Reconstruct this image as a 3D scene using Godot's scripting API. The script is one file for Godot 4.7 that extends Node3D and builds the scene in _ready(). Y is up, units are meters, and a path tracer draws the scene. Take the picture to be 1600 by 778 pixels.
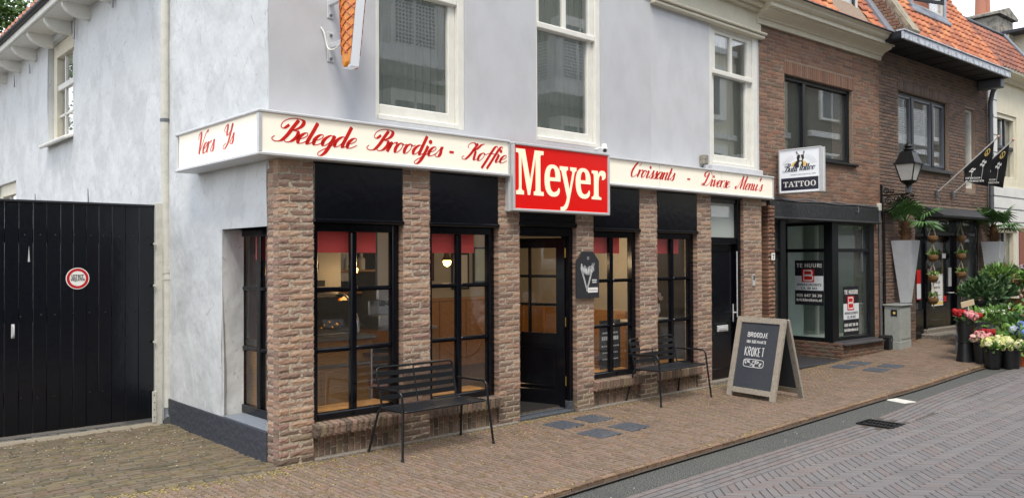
extends Node3D
# A Dutch street corner: a sandwich shop with white light-box signs, a tattoo shop and a flower shop.
# x runs along the shop fronts, z points from the fronts to the street, metres.

const CAMERA_AT := Vector3(-3.276, 1.8, 6.64)
var rng := RandomNumberGenerator.new()
var taken := {}
var M := {}
var T := {}
var shared := {}


# ---------------------------------------------------------------- shapes
class Geo:
	var v := PackedVector3Array()
	var n := PackedVector3Array()

	func tri(a: Vector3, b: Vector3, c: Vector3) -> void: # counter-clockwise seen from outside
		var m := (b - a).cross(c - a).normalized()
		v.append_array([a, c, b])
		n.append_array([m, m, m])

	func quad(a: Vector3, b: Vector3, c: Vector3, d: Vector3) -> void:
		tri(a, b, c)
		tri(a, c, d)

	func out_tri(o: Vector3, a: Vector3, b: Vector3, c: Vector3) -> void: # turned away from o
		if (b - a).cross(c - a).dot((a + b + c) / 3.0 - o) < 0.0:
			tri(a, c, b)
		else:
			tri(a, b, c)

	func out_quad(o: Vector3, a: Vector3, b: Vector3, c: Vector3, d: Vector3) -> void:
		if (c - a).cross(d - b).dot((a + b + c + d) / 4.0 - o) < 0.0:
			quad(a, d, c, b)
		else:
			quad(a, b, c, d)

	func smooth_tri(a: Vector3, b: Vector3, c: Vector3, na: Vector3, nb: Vector3, nc: Vector3) -> void:
		v.append_array([a, c, b])
		n.append_array([na, nc, nb])

	# a box with all edges chamfered by bev
	func box(c: Vector3, s: Vector3, bev := 0.0, b := Basis.IDENTITY) -> void:
		var h := s / 2.0
		var e := minf(bev, minf(h.x, minf(h.y, h.z)) * 0.9)
		if e <= 0.0:
			var k := []
			for i in 8:
				k.append(c + b * Vector3(h.x if i & 1 else -h.x, h.y if i & 2 else -h.y, h.z if i & 4 else -h.z))
			for f in [[0, 1, 3, 2], [4, 5, 7, 6], [0, 1, 5, 4], [2, 3, 7, 6], [0, 2, 6, 4], [1, 3, 7, 5]]:
				out_quad(c, k[f[0]], k[f[1]], k[f[2]], k[f[3]])
			return
		for ax in 3:
			var u := (ax + 1) % 3
			var w := (ax + 2) % 3
			for sg in [-1.0, 1.0]:
				var q := []
				for t in [[-1, -1], [1, -1], [1, 1], [-1, 1]]:
					var p := Vector3.ZERO
					p[ax] = sg * h[ax]
					p[u] = t[0] * (h[u] - e)
					p[w] = t[1] * (h[w] - e)
					q.append(c + b * p)
				out_quad(c, q[0], q[1], q[2], q[3])
			for su in [-1.0, 1.0]: # the four edges along ax
				for sw in [-1.0, 1.0]:
					var q := []
					for sa in [-1.0, 1.0]:
						var p := Vector3.ZERO
						p[ax] = sa * (h[ax] - e)
						p[u] = su * h[u]
						p[w] = sw * (h[w] - e)
						var r := p
						r[u] = su * (h[u] - e)
						r[w] = sw * h[w]
						q.append_array([c + b * p, c + b * r])
					out_quad(c, q[0], q[1], q[3], q[2])
		for i in 8:
			var g := Vector3(1 if i & 1 else -1, 1 if i & 2 else -1, 1 if i & 4 else -1)
			var q := []
			for ax in 3:
				var p := (h - Vector3.ONE * e) * g
				p[ax] = h[ax] * g[ax]
				q.append(c + b * p)
			out_tri(c, q[0], q[1], q[2])

	# a box given by its two corners
	func bx(x0: float, x1: float, y0: float, y1: float, z0: float, z1: float, bev := 0.0) -> void:
		box(Vector3(x0 + x1, y0 + y1, z0 + z1) / 2.0, Vector3(absf(x1 - x0), absf(y1 - y0), absf(z1 - z0)), bev)

	func tube(p: Array, r, k := 8, closed := false, caps := true) -> void:
		var m := p.size()
		var rings := []
		var norms := []
		var up := Vector3.UP
		for i in m:
			var d: Vector3
			if closed:
				d = p[(i + 1) % m] - p[(i + m - 1) % m]
			else:
				d = p[mini(i + 1, m - 1)] - p[maxi(i - 1, 0)]
			d = d.normalized()
			if i == 0:
				up = Vector3.UP if absf(d.y) < 0.9 else Vector3.RIGHT
			var s := d.cross(up).normalized()
			up = s.cross(d).normalized()
			var ring := []
			var nn := []
			var rr: float = r[i] if r is Array else r
			for j in k:
				var a := TAU * j / k
				var o := s * cos(a) + up * sin(a)
				nn.append(o)
				ring.append(p[i] + o * rr)
			rings.append(ring)
			norms.append(nn)
		for i in (m if closed else m - 1):
			var i2 := (i + 1) % m
			for j in k:
				var j2 := (j + 1) % k
				smooth_tri(rings[i][j], rings[i2][j], rings[i2][j2], norms[i][j], norms[i2][j], norms[i2][j2])
				smooth_tri(rings[i][j], rings[i2][j2], rings[i][j2], norms[i][j], norms[i2][j2], norms[i][j2])
		if caps and not closed:
			for j in k:
				var j2 := (j + 1) % k
				out_tri(p[1], p[0], rings[0][j], rings[0][j2])
				out_tri(p[m - 2], p[m - 1], rings[m - 1][j], rings[m - 1][j2])

	func lathe(prof: Array, k: int, at: Vector3, sx := 1.0, sz := 1.0, flat := false, turn := 0.0) -> void:
		for i in prof.size() - 1:
			var a: Vector2 = prof[i]
			var b: Vector2 = prof[i + 1]
			var t := b - a
			var sl := Vector2(t.y, -t.x).normalized()
			for j in k:
				var q := []
				var nq := []
				for s in [[a, j], [a, j + 1], [b, j + 1], [b, j]]:
					var an: float = TAU * s[1] / k + turn
					q.append(at + Vector3(cos(an) * s[0].x * sx, s[0].y, sin(an) * s[0].x * sz))
					nq.append(Vector3(cos(an) * sl.x, sl.y, sin(an) * sl.x).normalized())
				if flat:
					quad(q[0], q[3], q[2], q[1])
				else:
					smooth_tri(q[0], q[3], q[2], nq[0], nq[3], nq[2])
					smooth_tri(q[0], q[2], q[1], nq[0], nq[2], nq[1])

	# a flat outline pushed out along local z by d, placed by xf
	func extrude(poly: PackedVector2Array, d: float, xf := Transform3D.IDENTITY) -> void:
		var p := poly
		if Geometry2D.is_polygon_clockwise(p):
			p = p.duplicate()
			p.reverse()
		var ix := Geometry2D.triangulate_polygon(p)
		for i in range(0, ix.size(), 3):
			var q := []
			for j in 3:
				q.append(p[ix[i + j]])
			if (q[1] - q[0]).cross(q[2] - q[0]) < 0.0:
				q = [q[0], q[2], q[1]]
			tri(xf * Vector3(q[0].x, q[0].y, d), xf * Vector3(q[1].x, q[1].y, d), xf * Vector3(q[2].x, q[2].y, d))
			tri(xf * Vector3(q[0].x, q[0].y, 0), xf * Vector3(q[2].x, q[2].y, 0), xf * Vector3(q[1].x, q[1].y, 0))
		for i in p.size():
			var a := p[i]
			var b := p[(i + 1) % p.size()]
			quad(xf * Vector3(a.x, a.y, 0), xf * Vector3(b.x, b.y, 0), xf * Vector3(b.x, b.y, d), xf * Vector3(a.x, a.y, d))

	# a slab x0..x1, y0..y1 between z0 (back) and z1 (front) with rectangular holes [x0, x1, y0, y1]
	func slab(x0: float, x1: float, y0: float, y1: float, z0: float, z1: float, holes := [], xf := Transform3D.IDENTITY, step := 0.0, wave: FastNoiseLite = null, amp := 0.0) -> void:
		var xs := [x0, x1]
		var ys := [y0, y1]
		for h in holes:
			xs.append_array([h[0], h[1]])
			ys.append_array([h[2], h[3]])
		if step > 0.0:
			for i in int((x1 - x0) / step):
				xs.append(x0 + step * (i + 0.5))
			for i in int((y1 - y0) / step):
				ys.append(y0 + step * (i + 0.5))
		xs.sort()
		ys.sort()
		for i in xs.size() - 1:
			for j in ys.size() - 1:
				if xs[i + 1] - xs[i] < 1e-4 or ys[j + 1] - ys[j] < 1e-4:
					continue
				var c := Vector2(xs[i] + xs[i + 1], ys[j] + ys[j + 1]) / 2.0
				var inside := false
				for h in holes:
					inside = inside or (c.x > h[0] and c.x < h[1] and c.y > h[2] and c.y < h[3])
				if inside:
					continue
				var f := []
				for t in [[i, j], [i + 1, j], [i + 1, j + 1], [i, j + 1]]:
					var z := z1
					if wave:
						z += amp * wave.get_noise_2d(xs[t[0]] * 60.0, ys[t[1]] * 60.0)
					f.append(xf * Vector3(xs[t[0]], ys[t[1]], z))
				quad(f[0], f[1], f[2], f[3])
				quad(xf * Vector3(xs[i], ys[j], z0), xf * Vector3(xs[i], ys[j + 1], z0), xf * Vector3(xs[i + 1], ys[j + 1], z0), xf * Vector3(xs[i + 1], ys[j], z0))
		for r in holes + [[x0, x1, y0, y1]]:
			var o := xf * Vector3((r[0] + r[1]) / 2.0, (r[2] + r[3]) / 2.0, (z0 + z1) / 2.0)
			var k := [Vector2(r[0], r[2]), Vector2(r[1], r[2]), Vector2(r[1], r[3]), Vector2(r[0], r[3])]
			for i in 4:
				var a: Vector2 = k[i]
				var b: Vector2 = k[(i + 1) % 4]
				var q := [xf * Vector3(a.x, a.y, z0), xf * Vector3(b.x, b.y, z0), xf * Vector3(b.x, b.y, z1), xf * Vector3(a.x, a.y, z1)]
				if r in holes: # reveals face into the hole
					out_quad((q[0] + q[1] + q[2] + q[3]) / 2.0 - o, q[0], q[1], q[2], q[3])
				else:
					out_quad(o, q[0], q[1], q[2], q[3])

	func mesh() -> ArrayMesh:
		var a := []
		a.resize(Mesh.ARRAY_MAX)
		a[Mesh.ARRAY_VERTEX] = v
		a[Mesh.ARRAY_NORMAL] = n
		var m := ArrayMesh.new()
		if v.size():
			m.add_surface_from_arrays(Mesh.PRIMITIVE_TRIANGLES, a)
		return m


# ---------------------------------------------------------------- scene tree
func numbered(called: String, parent: Node) -> String:
	var key := "%d/%s" % [parent.get_instance_id(), called]
	var k: int = taken.get(key, -1) + 1
	taken[key] = k
	return called if k == 0 else "%s_%03d" % [called, k]


func tag(o: Node, label := "", category := "", group := "", kind := "") -> Node:
	for m in [["label", label], ["category", category], ["group", group], ["kind", kind]]:
		if m[1]:
			o.set_meta(m[0], m[1])
	return o


func thing(called: String, label: String, category: String, at := Vector3.ZERO, turn := 0.0, group := "", kind := "") -> Node3D:
	var o := Node3D.new()
	o.name = numbered(called, self)
	add_child(o, true)
	o.position = at
	o.rotation_degrees.y = turn
	tag(o, label, category, group, kind)
	return o


func put(called: String, g, m: Material, parent: Node = self) -> MeshInstance3D:
	var o := MeshInstance3D.new()
	o.name = numbered(called, parent)
	o.mesh = g.mesh() if g is Geo else g
	o.material_override = m
	parent.add_child(o, true)
	return o


func setting(called: String, g, m: Material) -> MeshInstance3D:
	var o := put(called, g, m)
	o.set_meta("kind", "structure")
	return o


func copy(o: Node3D, called: String, label: String, at: Vector3, turn := 0.0, scale_by := 1.0) -> Node3D:
	var r: Node3D = o.duplicate()
	r.name = numbered(called, self)
	add_child(r, true)
	r.position = at
	r.rotation_degrees.y = turn
	r.scale = Vector3.ONE * scale_by
	r.set_meta("label", label)
	return r


func many(called: String, mesh: Mesh, m: Material, xfs: Array, parent: Node, colors := []) -> MultiMeshInstance3D:
	var mm := MultiMesh.new()
	mm.transform_format = MultiMesh.TRANSFORM_3D
	mm.use_colors = colors.size() > 0
	mm.mesh = mesh
	mm.instance_count = xfs.size()
	for i in xfs.size():
		mm.set_instance_transform(i, xfs[i])
		if colors.size():
			mm.set_instance_color(i, colors[i])
	var o := MultiMeshInstance3D.new()
	o.name = numbered(called, parent)
	o.multimesh = mm
	o.material_override = m
	parent.add_child(o, true)
	o.set_meta("kind", "stuff")
	return o


# pieces of one thing: the 300 largest in view become parts of their own, the rest one part
class Pieces:
	var called := "brick"
	var all := []
	func add(parent: Node3D, xf: Transform3D, tone: int, variant := 0) -> void:
		all.append([parent, xf, tone, variant])


func lay(p: Pieces, owner_node: Node3D, meshes: Array, tones: Array, loose: Material, base: Dictionary, limit := 300) -> void:
	var ranked := []
	for i in p.all.size():
		var e = p.all[i]
		var at: Vector3 = e[0].global_transform * (e[1] as Transform3D).origin
		ranked.append([at.distance_squared_to(CAMERA_AT), i])
	ranked.sort()
	var xfs := []
	var cols := []
	for k in ranked.size():
		var e = p.all[ranked[k][1]]
		if k < limit:
			var key := "%s/%d" % [base.key, e[2]]
			if not shared.has(key):
				var m: StandardMaterial3D = base.mat.duplicate()
				m.albedo_color = tones[e[2]]
				m.vertex_color_use_as_albedo = false
				shared[key] = m
			var o := put(p.called, meshes[e[3] % meshes.size()], shared[key], e[0])
			o.transform = e[1]
		else:
			xfs.append(owner_node.global_transform.affine_inverse() * (e[0] as Node3D).global_transform * (e[1] as Transform3D))
			cols.append((tones[e[2]] as Color).srgb_to_linear())
	if xfs.size():
		many(p.called + "work" if p.called == "brick" else p.called + "_field", meshes[0], loose, xfs, owner_node, cols)


# a brick with a hand-formed face: unit size, face towards +z
func rough_brick(sd: int, j := 1.0) -> ArrayMesh:
	var r := RandomNumberGenerator.new()
	r.seed = sd
	var g := Geo.new()
	var nx := 5
	var ny := 3
	var p := []
	for y in ny + 1:
		var row := []
		for x in nx + 1:
			var edge := x == 0 or x == nx or y == 0 or y == ny
			var q := Vector3(float(x) / nx - 0.5, float(y) / ny - 0.5, 0.5)
			q.x += r.randf_range(-0.012, 0.012) * j
			q.y += r.randf_range(-0.05, 0.05) * j
			q.z += (r.randf_range(-0.075, -0.02) if edge else r.randf_range(-0.02, 0.035)) * j
			row.append(q)
		p.append(row)
	for y in ny:
		for x in nx:
			g.quad(p[y][x], p[y][x + 1], p[y + 1][x + 1], p[y + 1][x])
	for x in nx:
		g.out_quad(Vector3.ZERO, p[0][x], p[0][x + 1], Vector3(p[0][x + 1].x, -0.5, -0.5), Vector3(p[0][x].x, -0.5, -0.5))
		g.out_quad(Vector3.ZERO, p[ny][x], p[ny][x + 1], Vector3(p[ny][x + 1].x, 0.5, -0.5), Vector3(p[ny][x].x, 0.5, -0.5))
	for y in ny:
		g.out_quad(Vector3.ZERO, p[y][0], p[y + 1][0], Vector3(-0.5, p[y + 1][0].y, -0.5), Vector3(-0.5, p[y][0].y, -0.5))
		g.out_quad(Vector3.ZERO, p[y][nx], p[y + 1][nx], Vector3(0.5, p[y + 1][nx].y, -0.5), Vector3(0.5, p[y][nx].y, -0.5))
	return g.mesh()


# a paving brick: unit size, worn rounded top at y = 0.5
func paver_mesh(sd: int, ex := 0.04, ez := 0.13) -> ArrayMesh:
	var r := RandomNumberGenerator.new()
	r.seed = sd
	var g := Geo.new()
	var top := []
	var mid := []
	for t in [[-1, -1], [1, -1], [1, 1], [-1, 1]]:
		top.append(Vector3(t[0] * (0.5 - ex * r.randf_range(0.7, 1.4)), 0.5 + r.randf_range(-0.04, 0.04), t[1] * (0.5 - ez * r.randf_range(0.7, 1.4))))
		mid.append(Vector3(t[0] * (0.5 - r.randf_range(0.0, 0.012)), 0.3, t[1] * (0.5 - r.randf_range(0.0, 0.03))))
	g.out_quad(Vector3.ZERO, top[0], top[1], top[2], top[3])
	for i in 4:
		var k := (i + 1) % 4
		g.out_quad(Vector3.ZERO, top[i], top[k], mid[k], mid[i])
		g.out_quad(Vector3.ZERO, mid[i], mid[k], Vector3(mid[k].x, -0.5, mid[k].z), Vector3(mid[i].x, -0.5, mid[i].z))
	return g.mesh()


# ---------------------------------------------------------------- textures and materials
func ramp_texture(called: String, freq: float, stops: Array, size := 512, octaves := 4, kind := FastNoiseLite.TYPE_SIMPLEX_SMOOTH, relief := 0.0, cell := false) -> Texture2D:
	var f := FastNoiseLite.new()
	f.seed = called.hash() % 10000
	f.noise_type = kind
	f.frequency = freq
	f.fractal_octaves = octaves
	if cell:
		f.cellular_return_type = FastNoiseLite.RETURN_CELL_VALUE
	var t := NoiseTexture2D.new()
	t.width = size
	t.height = size
	t.seamless = true
	t.noise = f
	if relief > 0.0:
		t.as_normal_map = true
		t.bump_strength = relief
	else:
		var gr := Gradient.new()
		gr.offsets = PackedFloat32Array(stops.map(func(s): return s[0]))
		gr.colors = PackedColorArray(stops.map(func(s): return s[1] if s[1] is Color else Color(s[1], s[1], s[1])))
		t.color_ramp = gr
	T[called] = t
	return t


func mat(called: String, c: Color, rough: float, o := {}) -> StandardMaterial3D:
	var m := StandardMaterial3D.new()
	m.resource_name = called
	m.albedo_color = c
	m.roughness = rough
	m.metallic = o.get("metal", 0.0)
	m.metallic_specular = o.get("spec", 0.5)
	if o.has("tex") or o.has("bump"):
		m.uv1_triplanar = true
		m.uv1_world_triplanar = true
		var s = o.get("scale", 1.0)
		m.uv1_scale = s if s is Vector3 else Vector3.ONE * s
	if o.has("tex"):
		m.albedo_texture = T[o.tex]
	if o.has("bump"):
		m.heightmap_enabled = true
		m.heightmap_texture = T[o.bump]
		m.heightmap_scale = o.get("depth", 0.3)
	if o.has("fine"):
		m.detail_enabled = true
		m.detail_albedo = T[o.fine]
		m.detail_blend_mode = BaseMaterial3D.BLEND_MODE_MUL
		m.detail_uv_layer = BaseMaterial3D.DETAIL_UV_2
		m.uv2_triplanar = true
		m.uv2_world_triplanar = true
		var s2 = o.get("fine_scale", 3.0)
		m.uv2_scale = s2 if s2 is Vector3 else Vector3.ONE * s2
	if o.has("glow"):
		m.emission_enabled = true
		m.emission = o.glow
		m.emission_energy_multiplier = o.get("power", 1.0)
	if o.has("coat"):
		m.clearcoat_enabled = true
		m.clearcoat = o.coat
		m.clearcoat_roughness = o.get("coat_rough", 0.1)
	if o.has("back"):
		m.backlight_enabled = true
		m.backlight = o.back
	if o.has("vertex"):
		m.vertex_color_use_as_albedo = true
	M[called] = m
	return m


func glass(called: String, c: Color, alpha: float, rough := 0.0) -> void:
	var m := StandardMaterial3D.new()
	m.resource_name = called
	m.transparency = BaseMaterial3D.TRANSPARENCY_ALPHA
	m.albedo_color = Color(c.r, c.g, c.b, alpha)
	m.roughness = rough
	m.metallic_specular = 0.5
	M[called] = m


func C8(r: int, g: int, b: int) -> Color:
	return Color8(r, g, b)


func make_materials() -> void:
	var W := Color.WHITE
	ramp_texture("mottle", 0.006, [[0.0, 0.955], [0.45, 0.98], [0.6, 0.99], [1.0, 1.0]], 1024, 5)
	ramp_texture("patches", 0.008, [[0.0, 0.935], [0.42, 0.95], [0.46, 0.985], [1.0, 1.0]], 1024, 5)
	ramp_texture("streaks", 0.008, [[0.0, 1.0], [0.86, 1.0], [0.93, 0.88], [1.0, 0.80]], 1024, 4)
	((T.streaks as NoiseTexture2D).noise as FastNoiseLite).fractal_type = FastNoiseLite.FRACTAL_RIDGED
	ramp_texture("fine", 0.06, [[0.0, 0.82], [0.5, 0.94], [1.0, 1.0]], 512, 4)
	ramp_texture("speckle", 0.25, [[0.0, 0.62], [0.4, 0.86], [0.62, 0.96], [1.0, 1.0]], 512, 3)
	ramp_texture("grain", 0.03, [[0.0, 0.55], [0.5, 0.85], [1.0, 1.0]], 512, 5)
	ramp_texture("lumps", 0.02, [[0.0, 0.0], [1.0, 1.0]], 512, 5)
	ramp_texture("plaster_relief", 0.012, [[0.0, 0.0], [1.0, 1.0]], 1024, 6)
	ramp_texture("grit", 0.15, [[0.0, 0.0], [1.0, 1.0]], 512, 4)
	ramp_texture("joint", 0.035, [[0.0, C8(58, 50, 42)], [0.42, C8(84, 74, 60)], [0.55, C8(120, 106, 70)], [0.68, C8(176, 156, 92)], [1.0, C8(196, 178, 118)]], 1024, 5)
	ramp_texture("dark_joint", 0.05, [[0.0, C8(56, 52, 49)], [0.6, C8(80, 74, 68)], [0.75, C8(100, 94, 78)], [1.0, C8(126, 118, 92)]], 1024, 4)
	ramp_texture("aggregate", 0.22, [[0.0, C8(40, 42, 42)], [0.4, C8(80, 83, 83)], [0.58, C8(108, 110, 108)], [0.7, C8(180, 180, 172)], [1.0, C8(225, 222, 212)]], 1024, 2)
	ramp_texture("timber", 0.02, [[0.0, 0.74], [0.4, 0.88], [0.7, 0.96], [1.0, 1.0]], 512, 5)
	ramp_texture("moss", 0.02, [[0.0, C8(255, 255, 255)], [0.52, C8(250, 248, 244)], [0.64, C8(236, 230, 208)], [1.0, C8(214, 206, 160)]], 1024, 5)
	ramp_texture("soot", 0.012, [[0.0, 0.62], [0.3, 0.78], [0.48, 0.95], [1.0, 1.0]], 512, 5)

	mat("side_plaster", C8(208, 211, 213), 0.85, {"tex": "patches", "scale": Vector3(0.16, 0.11, 0.16), "fine": "streaks", "fine_scale": Vector3(0.42, 0.2, 0.42), "bump": "plaster_relief", "depth": 2.2})
	mat("front_plaster", C8(198, 200, 205), 0.8, {"tex": "mottle", "scale": Vector3(0.4, 0.25, 0.4), "bump": "plaster_relief", "depth": 0.25})
	mat("front_plaster_new", C8(205, 207, 212), 0.8, {"tex": "mottle", "scale": Vector3(0.5, 0.3, 0.5), "bump": "plaster_relief", "depth": 0.15})
	mat("plinth_paint", C8(66, 70, 80), 0.7, {"tex": "mottle", "scale": 0.9, "fine": "fine", "fine_scale": 2.0, "bump": "plaster_relief", "depth": 0.8})
	mat("sill_paint", C8(128, 136, 148), 0.6, {"tex": "mottle", "scale": 1.2})
	mat("white_paint", C8(232, 231, 224), 0.45, {"tex": "mottle", "scale": 0.8, "spec": 0.5})
	mat("cream_paint", C8(222, 216, 196), 0.5, {"tex": "mottle", "scale": 0.6, "fine": "streaks", "fine_scale": Vector3(1.0, 0.5, 1.0)})
	mat("old_white", C8(214, 212, 204), 0.6, {"tex": "patches", "scale": 0.9, "fine": "streaks", "fine_scale": 1.5})
	mat("black_paint", C8(9, 11, 18), 0.16, {"tex": "mottle", "scale": 0.7, "spec": 0.45, "bump": "lumps", "depth": 0.06})
	mat("gate_paint", C8(9, 13, 21), 0.22, {"tex": "mottle", "scale": 0.6, "spec": 0.5, "bump": "lumps", "depth": 0.12})
	mat("black_metal", C8(22, 24, 28), 0.35, {"metal": 0.2, "spec": 0.5})
	mat("grey_frame", C8(92, 98, 108), 0.45, {"tex": "mottle"})
	mat("grey_metal", C8(150, 153, 158), 0.35, {"metal": 0.85, "tex": "fine", "scale": 3.0})
	mat("alu", C8(206, 208, 211), 0.4, {"metal": 0.15, "tex": "mottle", "scale": 2.0})
	mat("dull_zinc", C8(120, 124, 130), 0.5, {"metal": 0.5, "tex": "patches", "scale": 1.4, "fine": "fine"})
	mat("dark_fascia", C8(52, 55, 58), 0.45, {"tex": "patches", "scale": 0.7, "fine": "fine", "bump": "lumps", "depth": 0.5})
	mat("pipe_paint", C8(200, 199, 190), 0.45, {"tex": "patches", "scale": 1.0, "fine": "streaks"})
	mat("brass", C8(190, 160, 90), 0.3, {"metal": 0.9})
	mat("mortar", C8(214, 200, 180), 0.95, {"tex": "grain", "scale": 2.0, "bump": "grit", "depth": 0.3})
	mat("dark_mortar", C8(176, 154, 136), 0.95, {"tex": "grain", "scale": 2.0, "bump": "grit", "depth": 0.3})
	mat("brick_base", W, 0.9, {"tex": "fine", "scale": 2.6, "fine": "speckle", "fine_scale": 3.0, "bump": "lumps", "depth": 0.45, "vertex": true})
	mat("brick_red_base", W, 0.9, {"tex": "fine", "scale": 1.6, "fine": "speckle", "fine_scale": 2.0, "bump": "grit", "depth": 0.3, "vertex": true})
	mat("paver_base", W, 0.82, {"tex": "moss", "scale": 0.35, "fine": "speckle", "fine_scale": 2.5, "bump": "grit", "depth": 0.25, "vertex": true})
	mat("road_base", W, 0.8, {"tex": "mottle", "scale": 0.3, "fine": "speckle", "fine_scale": 2.5, "bump": "grit", "depth": 0.22, "vertex": true})
	mat("tile_base", W, 0.75, {"tex": "grain", "scale": 1.1, "fine": "fine", "fine_scale": 4.0, "vertex": true})
	mat("joint", W, 0.95, {"tex": "joint", "scale": 0.9, "bump": "grit", "depth": 0.5})
	mat("dark_joint", W, 0.95, {"tex": "dark_joint", "scale": 0.9, "bump": "grit", "depth": 0.4})
	mat("aggregate", C8(182, 182, 181), 0.85, {"tex": "aggregate", "scale": 0.34, "fine": "mottle", "fine_scale": 0.5, "bump": "grit", "depth": 0.3})
	mat("bluestone", C8(100, 107, 118), 0.6, {"tex": "grain", "scale": 1.3, "fine": "speckle", "fine_scale": 2.0, "bump": "grit", "depth": 0.15})
	mat("slate", C8(62, 62, 68), 0.6, {"tex": "grain", "scale": 2.0, "bump": "grit", "depth": 0.2})
	mat("cement", C8(150, 142, 132), 0.9, {"tex": "grain", "scale": 1.3, "bump": "grit", "depth": 0.3})
	mat("old_cement", C8(176, 170, 158), 0.95, {"tex": "soot", "scale": 0.5, "fine": "grain", "fine_scale": 2.0, "bump": "plaster_relief", "depth": 2.0})
	mat("gravel_dust", C8(168, 158, 140), 0.95, {"tex": "speckle", "scale": 2.0, "bump": "grit", "depth": 0.6})
	# light boxes
	mat("cream_acrylic", C8(244, 238, 224), 0.25, {"glow": C8(255, 244, 222), "power": 0.16})
	mat("red_acrylic", C8(214, 20, 14), 0.2, {"glow": C8(255, 20, 8), "power": 0.10})
	mat("red_vinyl", C8(204, 26, 16), 0.35, {"glow": C8(255, 30, 10), "power": 0.03})
	mat("cream_vinyl", C8(250, 240, 214), 0.3, {"glow": C8(255, 238, 200), "power": 0.18})
	mat("white_acrylic", C8(236, 240, 246), 0.25, {"glow": C8(240, 246, 255), "power": 0.10})
	mat("ink", C8(26, 27, 36), 0.5)
	mat("ink_blue", C8(38, 40, 58), 0.45)
	mat("sun_yellow", C8(240, 208, 120), 0.5)
	mat("white_print", C8(236, 236, 234), 0.5)
	mat("grey_print", C8(222, 228, 234), 0.5)
	mat("red_print", C8(200, 30, 38), 0.5)
	mat("sign_red", C8(190, 28, 34), 0.4)
	mat("chalk", C8(226, 228, 230), 0.95)
	mat("chalkboard", C8(62, 68, 78), 0.75, {"tex": "patches", "scale": 2.2, "fine": "mottle", "fine_scale": 3.0})
	mat("tagboard", C8(42, 44, 50), 0.6, {"tex": "mottle", "scale": 2.0})
	mat("weathered_wood", C8(178, 170, 158), 0.85, {"tex": "timber", "scale": Vector3(6, 1.2, 6), "fine": "patches", "fine_scale": 3.0, "bump": "timber", "depth": 0.3})
	mat("orange_wood", C8(196, 150, 100), 0.7, {"tex": "timber", "scale": Vector3(6, 1.2, 6)})
	# cone
	mat("waffle", C8(226, 138, 30), 0.32, {"tex": "mottle", "scale": 2.0, "coat": 0.5})
	mat("waffle_line", C8(196, 92, 22), 0.35, {"coat": 0.4})
	# interior
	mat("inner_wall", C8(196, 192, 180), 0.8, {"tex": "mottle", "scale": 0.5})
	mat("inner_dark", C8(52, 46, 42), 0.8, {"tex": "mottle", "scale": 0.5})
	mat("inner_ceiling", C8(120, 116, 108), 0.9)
	mat("floor_tiles", C8(120, 104, 84), 0.5, {"tex": "grain", "scale": 1.0})
	mat("entry_stone", C8(58, 58, 60), 0.4, {"tex": "grain", "scale": 1.0})
	mat("counter_wood", C8(206, 150, 84), 0.4, {"tex": "timber", "scale": Vector3(0.6, 6, 0.6)})
	mat("steel", C8(190, 192, 194), 0.28, {"metal": 0.9})
	mat("blind_red", C8(252, 92, 88), 0.8)
	mat("brick_red_tile", C8(150, 38, 24), 0.6, {"tex": "fine", "scale": 2.0})
	mat("lamp_glow", C8(255, 214, 140), 0.4, {"glow": C8(255, 196, 104), "power": 6.0})
	mat("lamp_brass", C8(210, 160, 60), 0.3, {"metal": 0.8})
	mat("leather", C8(84, 40, 26), 0.5)
	mat("blue_bag", C8(34, 60, 140), 0.4)
	mat("sheer", C8(92, 100, 98), 0.9)
	mat("pale_green", C8(196, 214, 202), 0.7, {"tex": "mottle", "scale": 0.6})
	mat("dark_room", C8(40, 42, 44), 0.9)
	glass("pane", C8(190, 206, 200), 0.03)
	glass("clear_pane", C8(200, 210, 206), 0.01)
	glass("frosted", C8(206, 214, 210), 0.7, 0.2)
	# roofs, far houses
	mat("tile_orange_base", W, 0.75, {"tex": "fine", "scale": 1.2, "fine": "patches", "fine_scale": 0.9, "bump": "grit", "depth": 0.2, "vertex": true})
	mat("lead", C8(150, 156, 168), 0.5, {"metal": 0.3, "tex": "patches", "scale": 1.0})
	mat("gutter_dark", C8(40, 42, 50), 0.5, {"tex": "patches", "scale": 1.0})
	mat("gutter_worn", C8(205, 212, 224), 0.55, {"tex": "soot", "scale": 1.2})
	mat("soffit_dark", C8(24, 25, 32), 0.6)
	mat("coping", C8(162, 152, 132), 0.9, {"tex": "soot", "scale": 0.9})
	mat("cream_wall", C8(228, 222, 200), 0.8, {"tex": "mottle", "scale": 0.4})
	mat("white_wall", C8(228, 229, 228), 0.8, {"tex": "mottle", "scale": 0.4})
	mat("pink_brick", C8(150, 96, 82), 0.9, {"tex": "fine", "scale": 2.0})
	mat("lead_red", C8(168, 112, 92), 0.8)
	# street furniture, flowers
	mat("cast_iron", C8(18, 19, 21), 0.45, {"metal": 0.3})
	mat("lantern_glass", C8(214, 214, 208), 0.5, {"tex": "mottle", "scale": 3.0})
	mat("planter_zinc", C8(196, 199, 204), 0.5, {"metal": 0.0, "tex": "mottle", "scale": 0.9, "fine": "streaks"})
	mat("cabinet_grey", C8(158, 162, 158), 0.6, {"tex": "patches", "scale": 0.8, "fine": "streaks", "fine_scale": 2.0})
	mat("cabinet_lid", C8(136, 140, 138), 0.6, {"tex": "patches", "scale": 1.3})
	mat("bucket", C8(24, 25, 27), 0.4)
	mat("terracotta", C8(196, 104, 62), 0.8, {"tex": "fine", "scale": 2.0})
	mat("basket", C8(142, 110, 74), 0.85, {"tex": "timber", "scale": Vector3(2, 14, 2), "bump": "timber", "depth": 0.6})
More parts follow.
